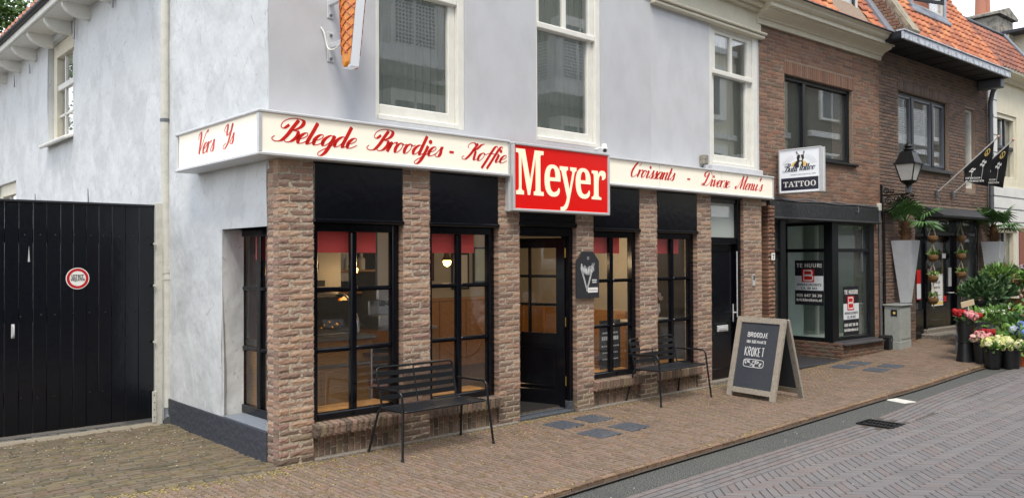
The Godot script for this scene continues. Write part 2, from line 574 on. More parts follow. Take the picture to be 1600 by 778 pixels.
	mat("coco", C8(150, 112, 72), 0.95, {"tex": "grain", "scale": 6.0, "bump": "grit", "depth": 0.6})
	mat("jute", C8(196, 180, 150), 0.95)
	mat("soil", C8(48, 36, 28), 0.95)
	mat("palm_trunk", C8(110, 78, 50), 0.95, {"tex": "timber", "scale": 4.0, "bump": "timber", "depth": 1.5})
	mat("palm_leaf", C8(76, 116, 56), 0.5, {"tex": "fine", "scale": 3.0, "back": Color(0.10, 0.2, 0.05)})
	mat("leaf_base", W, 0.5, {"vertex": true, "back": Color(0.12, 0.2, 0.05)})
	mat("petal_base", W, 0.7, {"vertex": true, "back": Color(0.3, 0.3, 0.3)})
	mat("bark", C8(84, 72, 58), 0.95, {"tex": "timber", "scale": 2.0})
	mat("flag_cloth", C8(20, 20, 24), 0.85)
	mat("pole_white", C8(206, 204, 200), 0.5)
	mat("copper_ball", C8(210, 150, 120), 0.35, {"metal": 0.6})
	# houses across the street, seen in reflections only
	mat("far_brick", C8(142, 138, 122), 0.9, {"tex": "fine", "scale": Vector3(1.0, 7.0, 1.0)})
	mat("far_dark_brick", C8(104, 92, 80), 0.9, {"tex": "fine", "scale": Vector3(1.0, 7.0, 1.0)})
	mat("far_window", C8(40, 48, 54), 0.1)
	mat("wire_white", C8(222, 224, 224), 0.5)


# ---------------------------------------------------------------- the place
func _ready() -> void:
	rng.seed = 20240611
	var cam := Camera3D.new()
	cam.name = "camera"
	cam.fov = 33.8775
	cam.near = 0.1
	cam.far = 400.0
	cam.transform = Transform3D(Basis(Vector3(0.7404085, -0.0038384, 0.6721462), Vector3(-0.0053506, 0.9999184, 0.0116042), Vector3(-0.6721359, -0.0121882, 0.7403275)).orthonormalized(), CAMERA_AT)
	add_child(cam)
	cam.current = true

	var sky := ProceduralSkyMaterial.new()
	sky.sky_top_color = C8(206, 216, 232)
	sky.sky_horizon_color = C8(250, 251, 252)
	sky.sky_curve = 0.35
	sky.sky_energy_multiplier = 1.15
	sky.ground_bottom_color = C8(110, 104, 98)
	sky.ground_horizon_color = C8(200, 200, 198)
	var env := Environment.new()
	env.background_mode = Environment.BG_SKY
	env.sky = Sky.new()
	env.sky.sky_material = sky
	env.tonemap_mode = Environment.TONE_MAPPER_LINEAR
	env.tonemap_exposure = 1.7
	env.sdfgi_enabled = true
	env.ssao_enabled = true
	env.ssil_enabled = true
	var world := WorldEnvironment.new()
	world.name = "world_environment"
	world.environment = env
	add_child(world)

	var sun := DirectionalLight3D.new()
	sun.name = "sun"
	sun.light_energy = 0.6
	sun.light_color = C8(255, 246, 232)
	sun.light_angular_distance = 18.0
	sun.shadow_enabled = true
	add_child(sun)
	sun.look_at_from_position(Vector3(-5, 15, 7), Vector3.ZERO)

	make_materials()
	build_ground()
	build_cafe()
	build_rear_house()
	build_tattoo_shop()
	build_flower_shop()
	build_far_house()
	build_street_opposite()
	build_trees()
	build_gate()
	build_light_boxes()
	build_cafe_inside()
	build_benches()
	build_boards()
	build_tattoo_things()
	build_lantern_and_flags()
	build_flower_things()
	build_small_things()
	build_cyclist()


# the street climbs a little towards the flower shop
func rise(x: float) -> float:
	var t := clampf((x - 8.0) / 8.0, 0.0, 1.0)
	return 0.22 * t * t * (3.0 - 2.0 * t)


func kerb_at(x: float) -> float:
	return along(x, [[-4.0, 2.36], [-1.0, 2.27], [1.15, 2.19], [2.3, 2.145], [4.4, 2.10], [6.0, 2.05], [7.4, 2.01], [10.1, 2.0], [11.2, 2.05], [12.5, 2.2], [16.0, 2.6], [30.0, 3.9]])


func band_at(x: float) -> float:
	return along(x, [[-4.0, 2.66], [-1.0, 2.59], [1.4, 2.535], [3.6, 2.515], [5.8, 2.505], [6.8, 2.44], [7.7, 2.35], [9.0, 2.30], [10.8, 2.36], [12.5, 2.5], [16.0, 2.9], [30.0, 4.2]])


func along(x: float, t: Array) -> float:
	if x <= t[0][0]:
		return t[0][1]
	for i in t.size() - 1:
		if x <= t[i + 1][0]:
			var f: float = (x - t[i][0]) / (t[i + 1][0] - t[i][0])
			var p0: float = t[maxi(i - 1, 0)][1]
			var p3: float = t[mini(i + 2, t.size() - 1)][1]
			return cubic_interpolate(t[i][1], t[i + 1][1], p0, p3, f) if i > 1 and i < t.size() - 3 else lerpf(t[i][1], t[i + 1][1], f)
	return t[-1][1]


func alley_edge(x: float) -> float:
	return 0.06 + 0.172 * x


func sheet(z_of_a: Callable, z_of_b: Callable, x0: float, x1: float, dy: float, step := 0.25) -> Geo:
	var g := Geo.new()
	var k := int(ceil((x1 - x0) / step))
	for i in k:
		var a := lerpf(x0, x1, float(i) / k)
		var b := lerpf(x0, x1, float(i + 1) / k)
		var za0: float = z_of_a.call(a)
		var za1: float = z_of_a.call(b)
		var zb0: float = z_of_b.call(a)
		var zb1: float = z_of_b.call(b)
		g.quad(Vector3(a, rise(a) + dy, za0), Vector3(a, rise(a) + dy, zb0), Vector3(b, rise(b) + dy, zb1), Vector3(b, rise(b) + dy, za1))
	return g


func build_ground() -> void:
	var g := Geo.new()
	g.quad(Vector3(-150, -0.3, 150), Vector3(150, -0.3, 150), Vector3(150, -0.3, -150), Vector3(-150, -0.3, -150))
	setting("ground", g, M.dark_joint)

	# --- pavement in front of the shops: bricks end-on to the fronts
	var walk := setting("pavement", sheet(func(x): return -0.3 if x > 0.0 else alley_edge(x), func(x): return kerb_at(x), -4.0, 30.0, -0.007), M.joint)
	var p := Pieces.new()
	p.called = "paving_brick"
	var tones := [C8(144, 124, 112), C8(139, 121, 109), C8(148, 127, 114), C8(135, 118, 107), C8(146, 122, 110), C8(141, 125, 112), C8(131, 114, 102)]
	var slabs := [] # grey stone tiles lie here: x0, x1, z0, z1
	for c in [[3.09, 0.44], [3.58, 0.43], [3.05, 1.0], [3.54, 0.99], [9.67, 0.42], [10.17, 0.43], [9.68, 0.94], [10.18, 0.95]]:
		slabs.append([c[0] - 0.17, c[0] + 0.17, c[1] - 0.165, c[1] + 0.165])
	var hills := FastNoiseLite.new()
	hills.seed = 4
	hills.frequency = 0.35
	var col := 0
	var x := -3.2
	while x < 15.6:
		col += 1
		x += 0.0535
		var xx := x
		var z := (0.02 if xx > 0.0 else alley_edge(xx) + 0.13) + (0.104 if col % 2 else 0.0) + rng.randf_range(-0.01, 0.01)
		var zk := kerb_at(xx) - 0.07
		while z < zk - 0.05:
			var l := 0.2
			if z + l > zk:
				l = zk - z
			var c := z + l / 2.0
			z += l + 0.0075
			var skip := l < 0.03
			for s in slabs:
				skip = skip or (xx > s[0] + 0.02 and xx < s[1] - 0.02 and c > s[2] + 0.07 and c < s[3] - 0.07)
			if skip:
				continue
			var y := rise(xx) - 0.03 + 0.004 * hills.get_noise_2d(xx, c) + rng.randf_range(-0.0016, 0.0016)
			var b := Basis.from_euler(Vector3(rng.randf_range(-0.008, 0.008), rng.randf_range(-0.012, 0.012) + (PI if rng.randf() < 0.5 else 0.0), rng.randf_range(-0.03, 0.03) + atan(rise(xx + 0.5) - rise(xx - 0.5))))
			p.add(walk, Transform3D(b.scaled_local(Vector3(0.0455, 0.06, l)), Vector3(xx + rng.randf_range(-0.001, 0.001), y, c)), rng.randi() % tones.size(), rng.randi() % 4)
	var pm := []
	for i in 4:
		pm.append(paver_mesh(40 + i, 0.1, 0.035))
	lay(p, walk, pm, tones, M.paver_base, {"key": "paver", "mat": M.paver_base})
	# grey stone tiles let into the bricks by the two doors
	for i in slabs.size():
		var s = slabs[i]
		var tile := Geo.new()
		var cx: float = (s[0] + s[1]) / 2.0
		tile.box(Vector3.ZERO, Vector3(s[1] - s[0], 0.05, s[3] - s[2]), 0.004, Basis.from_euler(Vector3(0, 0.05, 0)))
		var o := put("stone_tile", tile, M.bluestone, walk)
		o.position = Vector3(cx, rise(cx) - 0.0165, (s[2] + s[3]) / 2.0)
		o.rotation.z = atan(rise(cx + 0.5) - rise(cx - 0.5))
	# edging bricks along the kerb
	var edge := setting("kerb", sheet(func(q): return kerb_at(q) - 0.068, func(q): return kerb_at(q) + 0.03, -4.0, 16.0, -0.035), M.dark_joint)
	var pk := Pieces.new()
	pk.called = "kerb_brick"
	x = -2.0
	while x < 14.0:
		var z0 := kerb_at(x)
		var z1 := kerb_at(x + 0.2)
		var a := atan2(z1 - z0, 0.2)
		pk.add(edge, Transform3D(Basis.from_euler(Vector3(0, -a, 0)).scaled_local(Vector3(0.2 / cos(a) - 0.006, 0.09, 0.062)), Vector3(x + 0.1, rise(x + 0.1) - 0.047 + rng.randf_range(-0.003, 0.003), (z0 + z1) / 2.0 - 0.033)), rng.randi() % 5, rng.randi() % 4)
		x += 0.2
	var km := []
	for i in 4:
		km.append(paver_mesh(60 + i, 0.03, 0.1))
	lay(pk, edge, km, [C8(150, 122, 106), C8(140, 112, 98), C8(156, 128, 110), C8(132, 108, 96), C8(146, 120, 106)], M.paver_base, {"key": "kerb", "mat": M.paver_base})

	# --- gutter strip of washed concrete
	setting("gutter_strip", sheet(func(q): return kerb_at(q) - 0.02, func(q): return band_at(q), -4.0, 30.0, -0.055), M.aggregate)

	# --- road: courses along the gutter, then herringbone
	var road := setting("road", sheet(func(q): return band_at(q), func(_q): return 7.2, -6.0, 60.0, -0.055, 0.5), M.dark_joint)
	var pr := Pieces.new()
	pr.called = "road_brick"
	var rt := [C8(129, 124, 124), C8(126, 121, 121), C8(132, 127, 126), C8(123, 119, 119), C8(131, 121, 119), C8(127, 124, 125), C8(134, 128, 127)]
	for row in 5:
		x = -1.2 + 0.1 * (row % 2)
		while x < 15.0:
			var off := 0.04 + row * 0.0735
			var z0 := band_at(x) + off
			var z1 := band_at(x + 0.2) + off
			var a := atan2(z1 - z0, 0.2)
			var cx := x + 0.1
			x += 0.2
			if cx > 5.6 and cx < 6.12 and row < 5 and (z0 + z1) / 2.0 > 2.45 and (z0 + z1) / 2.0 < 2.88:
				continue
			pr.add(road, Transform3D(Basis.from_euler(Vector3(rng.randf_range(-0.01, 0.01), -a, rng.randf_range(-0.005, 0.005))).scaled_local(Vector3(0.2 / cos(a) - 0.005, 0.06, 0.069)), Vector3(cx, rise(cx) - 0.072 + rng.randf_range(-0.001, 0.001), (z0 + z1) / 2.0)), 4 if row == 0 else rng.randi() % rt.size(), rng.randi() % 4)
	var w := 0.0735
	var r45 := Basis.from_euler(Vector3(0, deg_to_rad(45.0), 0))
	for i in range(-140, 240):
		for j in range(-40, 40):
			var o := Vector2(i - 3 * j, i + 3 * j) * w # lattice of the 3 : 1 herringbone
			for h in 2:
				var c := o + (Vector2(1.5, 0.5) if h == 0 else Vector2(0.5, 2.5)) * w
				var q := r45 * Vector3(c.x, 0, c.y)
				q.z += 3.6
				if q.x < 0.6 or q.x > 15.0 or q.z > 5.6 or q.z < band_at(q.x) + 0.34:
					continue
				if absf(q.x - 5.86) < 0.2 and absf(q.z - 2.655) < 0.24:
					continue
				var b := Basis.from_euler(Vector3(rng.randf_range(-0.012, 0.012), deg_to_rad(45.0) + (0.0 if h == 0 else PI / 2) + rng.randf_range(-0.012, 0.012), rng.randf_range(-0.006, 0.006)))
				pr.add(road, Transform3D(b.scaled_local(Vector3(0.216, 0.06, 0.0692)), Vector3(q.x, rise(q.x) - 0.077 + 0.003 * hills.get_noise_2d(q.x, q.z + 30.0) + rng.randf_range(-0.0012, 0.0012), q.z)), rng.randi() % rt.size(), rng.randi() % 4)
	var rm := []
	for i in 4:
		rm.append(paver_mesh(80 + i, 0.025, 0.08))
	lay(pr, road, rm, rt, M.road_base, {"key": "road", "mat": M.road_base})

	# --- paving of the gateway on the left
	var alley := setting("alley_paving", sheet(func(_q): return -2.95, func(q): return alley_edge(q) + 0.14, -5.0, 0.02, -0.009), M.dark_joint)
	var pa := Pieces.new()
	pa.called = "paving_brick"
	var at := [C8(124, 114, 98), C8(116, 108, 93), C8(130, 117, 102), C8(110, 104, 89), C8(134, 122, 104), C8(128, 112, 98), C8(134, 124, 98)]
	var row := 0
	var zz := -2.6
	while zz < 0.1:
		row += 1
		zz += 0.0565
		x = -4.2 + (0.105 if row % 2 else 0.0) + rng.randf_range(-0.02, 0.02)
		while x < -0.02:
			var l := rng.randf_range(0.185, 0.205)
			var c := x + l / 2.0
			x += l + 0.008
			if x > 0.02:
				l -= x - 0.02
				c -= (x - 0.02) / 2.0
			if l < 0.04 or zz > alley_edge(c) - 0.03:
				continue
			var y := -0.03 + 0.012 * hills.get_noise_2d(c * 2.0, zz * 2.0 + 9.0) + rng.randf_range(-0.003, 0.003)
			pa.add(alley, Transform3D(Basis.from_euler(Vector3(rng.randf_range(-0.03, 0.03), rng.randf_range(-0.03, 0.03), rng.randf_range(-0.012, 0.012))).scaled_local(Vector3(l, 0.06, 0.0485)), Vector3(c, y, zz + 0.012 * sin(c * 3.1 + zz))), rng.randi() % at.size(), rng.randi() % 4)
	x = -3.4
	while x < -0.1: # a row of small setts closes it off
		pa.add(alley, Transform3D(Basis.from_euler(Vector3(rng.randf_range(-0.04, 0.04), rng.randf_range(-0.08, 0.08) - 0.17, rng.randf_range(-0.04, 0.04))).scaled_local(Vector3(0.088, 0.06, 0.085)), Vector3(x, -0.026 + rng.randf_range(-0.004, 0.004), alley_edge(x) + 0.045)), [3, 4, 6][rng.randi() % 3], rng.randi() % 4)
		x += 0.1
	var am := []
	for i in 4:
		am.append(paver_mesh(100 + i, 0.035, 0.12))
	lay(pa, alley, am, at, M.paver_base, {"key": "alley", "mat": M.paver_base})
	g = Geo.new()
	for i in 60: # dusty strip under the gate
		var a := -4.6 + i * 0.075
		g.box(Vector3(a + 0.04, -0.004, -2.72 + rng.randf_range(0.0, 0.02)), Vector3(0.078, 0.016 + rng.randf_range(0, 0.008), rng.randf_range(0.16, 0.26)), 0.004, Basis.from_euler(Vector3(0.03, rng.randf_range(-0.2, 0.2), 0)))
	tag(setting("dusty_strip", g, M.gravel_dust), "", "", "", "stuff")


# ---------------------------------------------------------------- the sandwich shop
func brick_variants() -> Array:
	if not shared.has("bricks"):
		var a := []
		for i in 8:
			a.append(rough_brick(7 + i))
		shared.bricks = a
	return shared.bricks


# courses of bricks on a face: local x along, y up, z out; lengths alternate; returns nothing, fills p
func brick_face(p: Pieces, parent: Node3D, xf: Transform3D, w: float, y0: float, y1: float, tones: Array, first := 0, course := 0.0625, bh := 0.0505, bl := 0.21, joint := 0.0115, depth := 0.1, holes := [], wild := 0.0) -> void:
	var k := first
	var y := y0
	while y + bh <= y1 + 0.012:
		var u := 0.0
		var l := bl if k % 2 == 0 else (bl - joint) / 2.0
		while u < w - 0.01:
			var len_ := minf(l, w - u)
			if w - u - len_ < 0.035:
				len_ = w - u
			var a := u
			var b := u + len_
			u = b + joint
			l = bl
			var spans := [[a, b]]
			for h in holes:
				if y + bh > h[2] + 0.004 and y < h[3] - 0.004:
					var cut := []
					for s in spans:
						if s[1] <= h[0] or s[0] >= h[1]:
							cut.append(s)
							continue
						if s[0] < h[0] - 0.02:
							cut.append([s[0], h[0]])
						if s[1] > h[1] + 0.02:
							cut.append([h[1], s[1]])
					spans = cut
			for s in spans:
				var bs := Basis.from_euler(Vector3(rng.randf_range(-wild, wild), rng.randf_range(-wild, wild), rng.randf_range(-wild, wild) * 0.5 + (PI if rng.randf() < 0.5 else 0.0)))
				p.add(parent, xf * Transform3D(bs.scaled_local(Vector3(s[1] - s[0], bh, depth)), Vector3((s[0] + s[1]) / 2.0, y + bh / 2.0 + rng.randf_range(-0.001, 0.001), -depth / 2.0 + rng.randf_range(-0.002, 0.003))), tones[rng.randi() % tones.size()], rng.randi() % 8)
		y += course
		k += 1


func sash_window(parent: Node3D, x0: float, x1: float, y0: float, y1: float, lo: float, ro: float, rail: float, z: float, curtains := true) -> void:
	# a tall white sash window: fixed upper light in two panes, one large lower pane
	var f := Geo.new()
	var gl0 := x0 + lo
	var gl1 := x1 - ro
	f.bx(x0, x0 + lo * 0.5, y0, y1, z - 0.12, z + 0.035, 0.006)
	f.bx(x1 - ro * 0.5, x1, y0, y1, z - 0.12, z + 0.05, 0.006)
	f.bx(x0 + lo * 0.5, x1 - ro * 0.5, y1 - 0.07, y1, z - 0.12, z + 0.03, 0.006)
	f.bx(x0 + lo * 0.5, x1 - ro * 0.5, y0, y0 + 0.06, z - 0.12, z + 0.06, 0.01)
	var fr := put("window", f, M.white_paint, parent)
	var s := Geo.new()
	s.bx(gl0 - lo * 0.5, gl0, y0 + 0.06, rail, z - 0.06, z - 0.002, 0.008)
	s.bx(gl1, gl1 + ro * 0.5, y0 + 0.06, rail, z - 0.06, z - 0.002, 0.008)
	s.bx(gl0, gl1, y0 + 0.06, y0 + 0.17, z - 0.06, z + 0.002, 0.008)
	s.bx(gl0 - lo * 0.5, gl1 + ro * 0.5, rail - 0.01, rail + 0.065, z - 0.05, z + 0.045, 0.01)
	put("lower_sash", s, M.white_paint, fr)
	s = Geo.new()
	s.bx(gl0 - lo * 0.5, gl0, rail + 0.065, y1 - 0.07, z - 0.03, z + 0.025, 0.006)
	s.bx(gl1, gl1 + ro * 0.5, rail + 0.065, y1 - 0.07, z - 0.03, z + 0.025, 0.006)
	s.bx(gl0, gl1, y1 - 0.13, y1 - 0.07, z - 0.03, z + 0.02, 0.006)
	var mx := (gl0 + gl1) / 2.0
	s.bx(mx - 0.03, mx + 0.03, rail + 0.065, y1 - 0.13, z - 0.03, z + 0.022, 0.006)
	put("upper_sash", s, M.white_paint, fr)
	for q in [[gl0, gl1, y0 + 0.17, rail - 0.01, z - 0.03], [gl0, mx - 0.03, rail + 0.065, y1 - 0.13, z - 0.004], [mx + 0.03, gl1, rail + 0.065, y1 - 0.13, z - 0.004]]:
		var g := Geo.new()
		for e in [0.0, 0.004, 0.018, 0.022]: # double glazing: two sheets with two faces each
			g.quad(Vector3(q[0], q[2], q[4] - e), Vector3(q[1], q[2], q[4] - e + 0.001), Vector3(q[1], q[3], q[4] - e + 0.0005), Vector3(q[0], q[3], q[4] - e))
		put("pane", g, M.pane, fr)
	if curtains:
		var c := Geo.new()
		var k := 44
		for i in k:
			var a := lerpf(x0 + 0.02, x1 - 0.02, float(i) / k)
			var b := lerpf(x0 + 0.02, x1 - 0.02, float(i + 1) / k)
			c.quad(Vector3(a, y0 + 0.05, z - 0.24 + 0.02 * sin(a * 61.0)), Vector3(b, y0 + 0.05, z - 0.24 + 0.02 * sin(b * 61.0)), Vector3(b, y1, z - 0.24 + 0.014 * sin(b * 61.0)), Vector3(a, y1, z - 0.24 + 0.014 * sin(a * 61.0)))
		put("curtain", c, M.sheer, fr)
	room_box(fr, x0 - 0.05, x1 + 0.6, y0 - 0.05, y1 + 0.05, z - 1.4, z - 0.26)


const BRICKS := [Color8(193, 159, 139), Color8(179, 148, 130), Color8(202, 166, 141), Color8(168, 139, 123), Color8(186, 150, 128), Color8(159, 132, 118), Color8(208, 175, 150), Color8(177, 143, 130), Color8(146, 125, 110), Color8(132, 114, 101), Color8(157, 139, 116), Color8(121, 106, 94)]


func build_cafe() -> void:
	var t := thing("sandwich_shop", "grey plastered corner shop with brown brick pillars and black framed windows", "shop")
	var p := Pieces.new()
	var bay := [[0.345, 1.31], [1.64, 2.555], [2.87, 3.785], [4.09, 4.965], [5.33, 6.22], [6.56, 7.39]]
	var pil := [[0.0, 0.345], [1.31, 1.64], [2.555, 2.87], [3.785, 4.09], [4.965, 5.33], [6.22, 6.56], [7.39, 7.89]]
	# upper front
	var holes := [[1.12, 2.25, 3.18, 5.72], [3.315, 4.445, 3.18, 5.72]]
	var g := Geo.new()
	g.slab(0.004, 5.45, 2.6, 6.4, -0.5, -0.19, holes)
	put("front_wall", g, M.front_plaster, t)
	g = Geo.new()
	g.slab(5.45, 8.17, 2.6, 5.27, -0.5, -0.2, [[6.83, 8.13, 3.16, 5.25]])
	put("front_wall", g, M.front_plaster_new, t)
	sash_window(t, 1.12, 2.25, 3.18, 5.72, 0.085, 0.18, 4.52, -0.25)
	sash_window(t, 3.315, 4.445, 3.18, 5.72, 0.085, 0.18, 4.52, -0.25)
	sash_window(t, 6.83, 8.13, 3.16, 5.25, 0.19, 0.25, 4.52, -0.25)
	g = Geo.new()
	g.bx(6.8, 8.17, 3.02, 3.16, -0.2, -0.13, 0.01)
	put("window_sill", g, M.front_plaster_new, t)
	# entablature over the right-hand part
	g = Geo.new()
	g.bx(5.3, 8.2, 5.27, 5.62, -0.5, -0.17, 0.0)
	g.bx(5.45, 8.24, 5.22, 5.27, -0.3, -0.12, 0.012)
	g.bx(5.45, 8.27, 5.275, 5.315, -0.3, -0.09, 0.012)
	g.bx(5.3, 8.32, 5.62, 5.67, -0.5, -0.1, 0.012)
	g.bx(5.3, 8.42, 5.67, 5.74, -0.5, -0.02, 0.02)
	g.bx(5.3, 8.55, 5.74, 5.80, -0.5, 0.10, 0.02)
	g.bx(5.3, 8.65, 5.80, 5.95, -0.5, 0.22, 0.03)
	put("cornice", g, M.cream_paint, t)
	# side wall: wavy old plaster with the deep window by the corner
	var wv := FastNoiseLite.new()
	wv.seed = 3
	wv.frequency = 0.012
	wv.fractal_octaves = 3
	# local x of the slab runs along -z of the world: u = -z
	var side := Transform3D(Basis(Vector3(0, 0, -1), Vector3(0, 1, 0), Vector3(-1, 0, 0)), Vector3.ZERO)
	g = Geo.new()
	# seen from outside (-x) left is -z, so turn the slab round: u runs from z=-2.66 to z=0
	var sx := Transform3D(Basis(Vector3(0, 0, 1), Vector3(0, 1, 0), Vector3(-1, 0, 0)), Vector3.ZERO)
	g.slab(-2.66, -0.225, 0.27, 2.66, -0.22, 0.0, [[-1.20, -0.225, 0.27, 2.10]], sx, 0.08, wv, 0.012)
	g.slab(-2.66, -0.196, 2.66, 6.4, -0.22, 0.0, [], sx, 0.08, wv, 0.014)
	put("side_wall", g, M.side_plaster, t)
	g = Geo.new() # splayed reveal beside the deep window
	var rv := [[2.10, -1.22], [1.6, -1.20], [1.1, -1.17], [0.7, -1.15], [0.27, -1.155]]
	for i in 4:
		g.quad(Vector3(0.0, rv[i][0], rv[i][1]), Vector3(0.20, rv[i][0], -1.36), Vector3(0.20, rv[i + 1][0], -1.36), Vector3(0.0, rv[i + 1][0], rv[i + 1][1]))
	g.quad(Vector3(0, 2.10, -1.24), Vector3(0, 2.10, -0.2), Vector3(0.25, 2.10, -0.2), Vector3(0.25, 2.10, -1.4))
	put("window_reveal", g, M.side_plaster, t)
	g = Geo.new()
	g.bx(-0.012, 0.2, -0.05, 0.272, -2.66, -0.225, 0.006)
	put("plinth", g, M.plinth_paint, t)
	g = Geo.new()
	g.bx(-0.005, 0.24, 0.273, 0.287, -1.16, -0.225, 0.003)
	put("window_sill", g, M.sill_paint, t)
	# the deep side window
	var f := Geo.new()
	f.bx(0.2, 0.27, 0.29, 2.1, -1.42, -1.33, 0.006)
	f.bx(0.2, 0.27, 0.29, 2.1, -0.30, -0.2, 0.006)
	f.bx(0.2, 0.27, 2.03, 2.1, -1.33, -0.3, 0.006)
	f.bx(0.2, 0.27, 0.29, 0.37, -1.33, -0.3, 0.006)
	var wd := put("window", f, M.black_paint, t)
	var wide := [-1.33, -0.83, -0.3]
	f = Geo.new()
	f.bx(0.205, 0.265, 0.37, 2.03, -0.88, -0.80, 0.006)
	put("mullion", f, M.black_paint, wd)
	for y in [0.93, 1.52]:
		f = Geo.new()
		f.bx(0.207, 0.262, y - 0.02, y + 0.02, -1.33, -0.88, 0.008)
		f.bx(0.207, 0.262, y - 0.02, y + 0.02, -0.80, -0.3, 0.008)
		put("rail", f, M.black_paint, wd)
	for i in 2:
		for r in [[0.37, 0.91], [0.95, 1.5], [1.54, 2.03]]:
			var a: float = wide[i] + (0.03 if i else 0.0)
			var b: float = wide[i + 1] - (0.05 if i == 0 else 0.0)
			f = Geo.new()
			f.quad(Vector3(0.235, r[0], a), Vector3(0.235, r[0], b), Vector3(0.235, r[1], b), Vector3(0.235, r[1], a))
			put("pane", f, M.clear_pane, wd)
	# pillars
	for i in pil.size():
		var w: float = pil[i][1] - pil[i][0]
		g = Geo.new()
		g.bx(pil[i][0] + 0.008, pil[i][1] - 0.008, -0.1, 2.72, -0.22 if i else -0.217, -0.0045)
		var pp := put("pillar", g, M.mortar, t)
		var to := [0, 1, 2, 3, 4, 5, 6, 7]
		# upper courses are cleaner, the lowest are grey with splash
		for zone in [[0.0, 0.3125, [3, 5, 8, 9, 10, 7]], [0.3125, 2.6875, to]]:
			var n0 := int(round(zone[0] / 0.0625))
			brick_face(p, pp, Transform3D(Basis.IDENTITY, Vector3(pil[i][0], 0, 0)), w, zone[0] + 0.004, zone[1] - 0.0125, zone[2], n0 + i, 0.0625, 0.0505, 0.21, 0.0115, 0.1, [], 0.006)
			# faces that look along the street
			var d := 0.22 if i == 0 else 0.12
			var side_x := Transform3D(Basis(Vector3(0, 0, 1), Vector3(0, 1, 0), Vector3(-1, 0, 0)), Vector3(pil[i][0] + 0.002, 0, -d - 0.012))
			brick_face(p, pp, side_x, d - 0.09, zone[0] + 0.004, zone[1] - 0.0125, zone[2], n0 + i, 0.0625, 0.0505, 0.21, 0.0115, 0.1, [], 0.006)
			var side_r := Transform3D(Basis(Vector3(0, 0, -1), Vector3(0, 1, 0), Vector3(1, 0, 0)), Vector3(pil[i][1] - 0.002, 0, -0.1))
			brick_face(p, pp, side_r, 0.1, zone[0] + 0.004, zone[1] - 0.0125, zone[2], n0 + i, 0.0625, 0.0505, 0.21, 0.0115, 0.1, [], 0.006)
	# the four glazed bays
	for i in [0, 1, 3, 4]:
		bay_window(t, p, bay[i][0], bay[i][1])
	lay(p, t, brick_variants(), BRICKS, M.brick_base, {"key": "brick", "mat": M.brick_base})
	# cement fillet along the foot of the front
	g = Geo.new()
	for s in [[0.345, 2.83], [3.8, 6.56], [7.39, 7.89]]:
		g.bx(s[0], s[1], -0.05, 0.018, -0.1, 0.035, 0.01)
	put("foot_fillet", g, M.cement, t)
	# inside of the sign beam
	g = Geo.new()
	g.bx(0.02, 8.1, 2.66, 2.76, -0.3, -0.03)
	put("beam", g, M.black_paint, t)
	shop_door(t)
	flat_door(t)


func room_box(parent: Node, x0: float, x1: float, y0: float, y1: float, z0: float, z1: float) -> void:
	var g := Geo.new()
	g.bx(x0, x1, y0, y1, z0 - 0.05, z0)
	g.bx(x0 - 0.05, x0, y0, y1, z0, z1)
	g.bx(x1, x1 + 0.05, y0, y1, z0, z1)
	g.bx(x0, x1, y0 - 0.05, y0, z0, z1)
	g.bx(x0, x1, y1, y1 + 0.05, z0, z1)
	put("dark_room", g, M.dark_room, parent)


